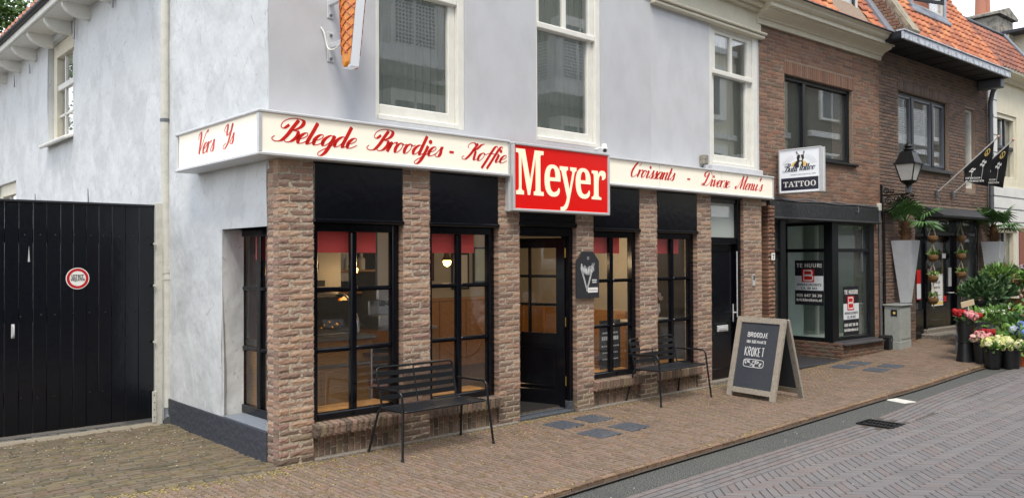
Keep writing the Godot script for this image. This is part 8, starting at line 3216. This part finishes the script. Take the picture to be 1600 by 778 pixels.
func build_cyclist() -> void:
	mat("skin", C8(214, 166, 138), 0.5)
	mat("blouse", C8(206, 216, 228), 0.85, {"tex": "mottle", "scale": 3.0})
	mat("dotted_skirt", C8(228, 226, 222), 0.85, {"tex": "speckle", "scale": 0.35})
	mat("hair", C8(96, 58, 34), 0.6)
	mat("shoe", C8(40, 36, 34), 0.6)
	mat("tyre", C8(26, 26, 27), 0.7)
	# travels along the street: local +x is forwards
	var at := Vector3(6.75, -0.05, 4.75)
	var turn := 222.0
	var b := thing("bicycle", "dark upright city bicycle with a front carrier, ridden along the street", "bicycle", at, turn)
	var hub_r := Vector3(-0.55, 0.345, 0)
	var hub_f := Vector3(0.56, 0.345, 0)
	for h in [hub_r, hub_f]:
		var g := Geo.new()
		var p := []
		for i in 36:
			p.append(h + Vector3(cos(TAU * i / 36), sin(TAU * i / 36), 0) * 0.325)
		g.tube(p, 0.02, 8, true)
		var w := put("wheel", g, M.tyre, b)
		g = Geo.new()
		p = []
		for i in 36:
			p.append(h + Vector3(cos(TAU * i / 36), sin(TAU * i / 36), 0) * 0.303)
		g.tube(p, 0.008, 6, true)
		for i in 18:
			g.tube([h + Vector3(0, 0, 0.02 if i % 2 else -0.02), h + Vector3(cos(TAU * i / 18), sin(TAU * i / 18), 0) * 0.3], 0.0018, 4)
		g.tube([h - Vector3(0, 0, 0.05), h + Vector3(0, 0, 0.05)], 0.018, 8)
		put("rim", g, M.alu, w)
	var g := Geo.new()
	var crank := Vector3(-0.08, 0.30, 0)
	var seat := Vector3(-0.27, 0.86, 0)
	var head := Vector3(0.36, 0.86, 0)
	g.tube([crank, Vector3(-0.24, 0.78, 0)], 0.016, 8)
	g.tube([crank, Vector3(0.1, 0.36, 0), Vector3(0.33, 0.74, 0)], 0.018, 8)
	g.tube([Vector3(-0.18, 0.58, 0), Vector3(0.1, 0.5, 0), Vector3(0.35, 0.82, 0)], 0.015, 8)
	for s in [-0.06, 0.06]:
		g.tube([crank + Vector3(0, 0, s * 0.5), hub_r + Vector3(0, 0, s)], 0.010, 6)
		g.tube([Vector3(-0.22, 0.72, s * 0.4), hub_r + Vector3(0, 0, s)], 0.009, 6)
		g.tube([Vector3(0.37, 0.72, s * 0.8), Vector3(0.46, 0.5, s), hub_f + Vector3(0, 0, s)], 0.011, 6)
	g.tube([Vector3(0.38, 0.66, 0), head, Vector3(0.31, 1.02, 0)], 0.016, 8)
	put("frame", g, M.black_metal, b)
	g = Geo.new()
	g.tube(smooth3([Vector3(0.08, 1.08, -0.29), Vector3(0.2, 1.09, -0.27), Vector3(0.32, 1.05, -0.14), Vector3(0.33, 1.03, 0), Vector3(0.32, 1.05, 0.14), Vector3(0.2, 1.09, 0.27), Vector3(0.08, 1.08, 0.29)]), 0.011, 8)
	put("handlebar", g, M.alu, b)
	g = Geo.new()
	g.box(Vector3(-0.29, 0.89, 0), Vector3(0.25, 0.06, 0.17), 0.028)
	g.tube([Vector3(-0.26, 0.86, 0), Vector3(-0.24, 0.76, 0)], 0.013, 8)
	put("saddle", g, M.leather, b)
	g = Geo.new()
	for r in [0.36]:
		for h in [hub_r, hub_f]:
			var p := []
			for i in 13:
				var a := deg_to_rad(10.0 + 165.0 * i / 12.0)
				p.append(h + Vector3(cos(a), sin(a), 0) * r)
			g.tube(p, 0.016, 6)
	put("mudguard", g, M.black_metal, b)
	g = Geo.new()
	g.bx(-0.80, -0.36, 0.70, 0.715, -0.07, 0.07, 0.005)
	for s in [-0.07, 0.07]:
		g.tube([Vector3(-0.7, 0.70, s), hub_r + Vector3(0, 0, s)], 0.006, 6)
	put("rear_carrier", g, M.black_metal, b)
	g = Geo.new()
	g.bx(-0.78, -0.42, 0.40, 0.70, 0.08, 0.2, 0.02)
	g.bx(-0.78, -0.42, 0.40, 0.70, -0.2, -0.08, 0.02)
	put("pannier", g, M.white_print, b)
	g = Geo.new()
	g.tube([crank + Vector3(0, 0, 0.05), Vector3(0.04, 0.18, 0.07)], 0.01, 6)
	g.tube([crank - Vector3(0, 0, 0.05), Vector3(-0.2, 0.42, -0.07)], 0.01, 6)
	g.tube([crank - Vector3(0, 0, 0.03), crank + Vector3(0, 0, 0.03)], 0.07, 14)
	for q in [Vector3(0.04, 0.18, 0.12), Vector3(-0.2, 0.42, -0.12)]:
		g.box(q, Vector3(0.09, 0.02, 0.08), 0.006)
	put("crank_set", g, M.grey_metal, b)
	# the rider
	var p := thing("person", "person in pale blue blouse and dotted skirt, hair in a bun, riding the bicycle", "person", at, turn)
	var hip := Vector3(-0.27, 0.97, 0)
	var chest := Vector3(-0.17, 1.34, 0)
	var neck := Vector3(-0.12, 1.50, 0)
	var skull := Vector3(-0.07, 1.635, 0)
	var bl := Blob.new()
	bl.k = 0.045
	bl.bone(neck - Vector3(0.0, 0.04, 0), skull - Vector3(0.01, 0.05, 0), 0.048, 0.046)
	bl.bone(hip, hip + Vector3(0.05, 0.2, 0), 0.125, 0.11)
	bl.bone(hip + Vector3(0.05, 0.2, 0), chest, 0.11, 0.125)
	var hands := []
	for s in [-1.0, 1.0]:
		var sh := Vector3(-0.14, 1.43, s * 0.175)
		var el := Vector3(0.0, 1.20, s * 0.245)
		var wr := Vector3(0.11, 1.12, s * 0.275)
		bl.bone(chest + Vector3(0.01, 0.06, s * 0.05), sh, 0.085, 0.062)
		bl.bone(sh, el, 0.05, 0.038)
		bl.bone(el, wr, 0.037, 0.026)
		hands.append([wr, s])
		var knee := Vector3(0.16, 0.66, s * 0.10) if s > 0 else Vector3(0.13, 0.90, s * 0.11)
		var ankle := Vector3(0.0, 0.27, s * 0.12) if s > 0 else Vector3(-0.24, 0.52, s * 0.12)
		bl.bone(hip + Vector3(0.0, -0.03, s * 0.08), knee, 0.088, 0.056)
		bl.bone(knee, ankle, 0.054, 0.035)
		bl.bone(ankle, ankle + Vector3(0.03, -0.05, 0), 0.035, 0.035)
	g = Geo.new()
	bl.mesh_into(g, 0.016)
	for e in hands: # palm, four fingers round the grip and a thumb, on a fine grid
		var hb := Blob.new()
		hb.k = 0.008
		var w: Vector3 = e[0]
		var s: float = e[1]
		var palm := w + Vector3(0.05, -0.005, s * 0.008)
		hb.bone(w - Vector3(0.02, -0.01, 0), palm, 0.024, 0.022)
		for i in 4:
			var root := palm + Vector3(0.022 - 0.004 * absf(i - 1.0), 0.006 - 0.002 * i, s * (0.024 - 0.016 * i))
			var l: float = [0.030, 0.034, 0.032, 0.026][i]
			var mid := root + Vector3(l, -0.012, 0)
			var tip := mid + Vector3(-0.004, -l * 0.8, 0)
			hb.bone(palm + Vector3(0.0, 0, s * (0.018 - 0.012 * i)), root, 0.011, 0.0095)
			hb.bone(root, mid, 0.009, 0.0085)
			hb.bone(mid, tip, 0.0085, 0.0075)
			hb.bone(tip, tip + Vector3(-0.018, -0.006, 0), 0.0075, 0.0065)
		hb.bone(palm + Vector3(-0.015, -0.005, -s * 0.012), palm + Vector3(0.012, -0.026, -s * 0.036), 0.011, 0.0095)
		hb.bone(palm + Vector3(0.012, -0.026, -s * 0.036), palm + Vector3(0.036, -0.034, -s * 0.034), 0.009, 0.0075)
		hb.mesh_into(g, 0.0045)
	var hd := Blob.new()
	hd.k = 0.02
	hd.bone(skull + Vector3(-0.015, 0.03, 0), skull + Vector3(0.01, 0.0, 0), 0.088, 0.08)
	hd.bone(skull + Vector3(0.02, -0.03, 0), skull + Vector3(0.045, -0.085, 0), 0.062, 0.034)
	hd.bone(skull + Vector3(0.088, 0.0, 0), skull + Vector3(0.102, -0.028, 0), 0.008, 0.013)
	for s in [-1.0, 1.0]:
		hd.bone(skull + Vector3(-0.01, -0.01, s * 0.082), skull + Vector3(-0.015, 0.015, s * 0.086), 0.012, 0.016)
		hd.bone(skull + Vector3(0.068, 0.026, s * 0.02), skull + Vector3(0.066, 0.026, s * 0.045), 0.012, 0.01)
	hd.bone(skull + Vector3(0.078, -0.06, -0.02), skull + Vector3(0.078, -0.06, 0.02), 0.008, 0.008)
	hd.mesh_into(g, 0.008)
	put("body", g, M.skin, p)
	g = Geo.new()
	for s in [-1.0, 1.0]:
		g.lathe([Vector2(0.0, -0.009), Vector2(0.008, -0.004), Vector2(0.008, 0.004), Vector2(0.0, 0.009)], 8, skull + Vector3(0.073, 0.014, s * 0.032))
	put("eyes", g, M.ink, p)
	var hr := Blob.new()
	hr.k = 0.03
	hr.bone(skull + Vector3(-0.02, 0.05, 0), skull + Vector3(-0.035, 0.01, 0), 0.094, 0.09)
	hr.bone(skull + Vector3(-0.06, 0.02, 0), skull + Vector3(-0.07, -0.04, 0), 0.06, 0.04)
	hr.bone(skull + Vector3(-0.07, 0.13, 0), skull + Vector3(-0.09, 0.14, 0), 0.048, 0.045)
	g = Geo.new()
	hr.mesh_into(g, 0.01)
	put("hair", g, M.hair, p)
	var bo := Blob.new()
	bo.k = 0.05
	bo.bone(hip + Vector3(0, 0.08, 0), hip + Vector3(0.05, 0.2, 0), 0.14, 0.125)
	bo.bone(hip + Vector3(0.05, 0.2, 0), chest, 0.125, 0.14)
	for s in [-1.0, 1.0]:
		bo.bone(chest + Vector3(0.01, 0.06, s * 0.05), Vector3(-0.14, 1.43, s * 0.175), 0.098, 0.075)
		bo.bone(Vector3(-0.14, 1.43, s * 0.175), Vector3(-0.03, 1.25, s * 0.23), 0.066, 0.056)
	g = Geo.new()
	bo.mesh_into(g, 0.016)
	put("blouse", g, M.blouse, p)
	var sk := Blob.new()
	sk.k = 0.06
	sk.bone(hip + Vector3(0, 0.1, 0), hip, 0.135, 0.15)
	for s in [-1.0, 1.0]:
		var knee := Vector3(0.14, 0.68, s * 0.10) if s > 0 else Vector3(0.12, 0.89, s * 0.11)
		sk.bone(hip + Vector3(0, -0.02, s * 0.07), knee, 0.115, 0.085)
	g = Geo.new()
	sk.mesh_into(g, 0.016)
	put("skirt", g, M.dotted_skirt, p)
	for s in [-1.0, 1.0]:
		var ankle := Vector3(0.0, 0.27, 0.12) if s > 0 else Vector3(-0.24, 0.52, -0.12)
		var so := Blob.new()
		so.bone(ankle + Vector3(-0.03, -0.045, 0), ankle + Vector3(0.13, -0.065, 0), 0.04, 0.03)
		so.bone(ankle + Vector3(0.0, -0.01, 0), ankle + Vector3(0.02, -0.04, 0), 0.038, 0.036)
		g = Geo.new()
		so.mesh_into(g, 0.012)
		put("shoe", g, M.shoe, p)
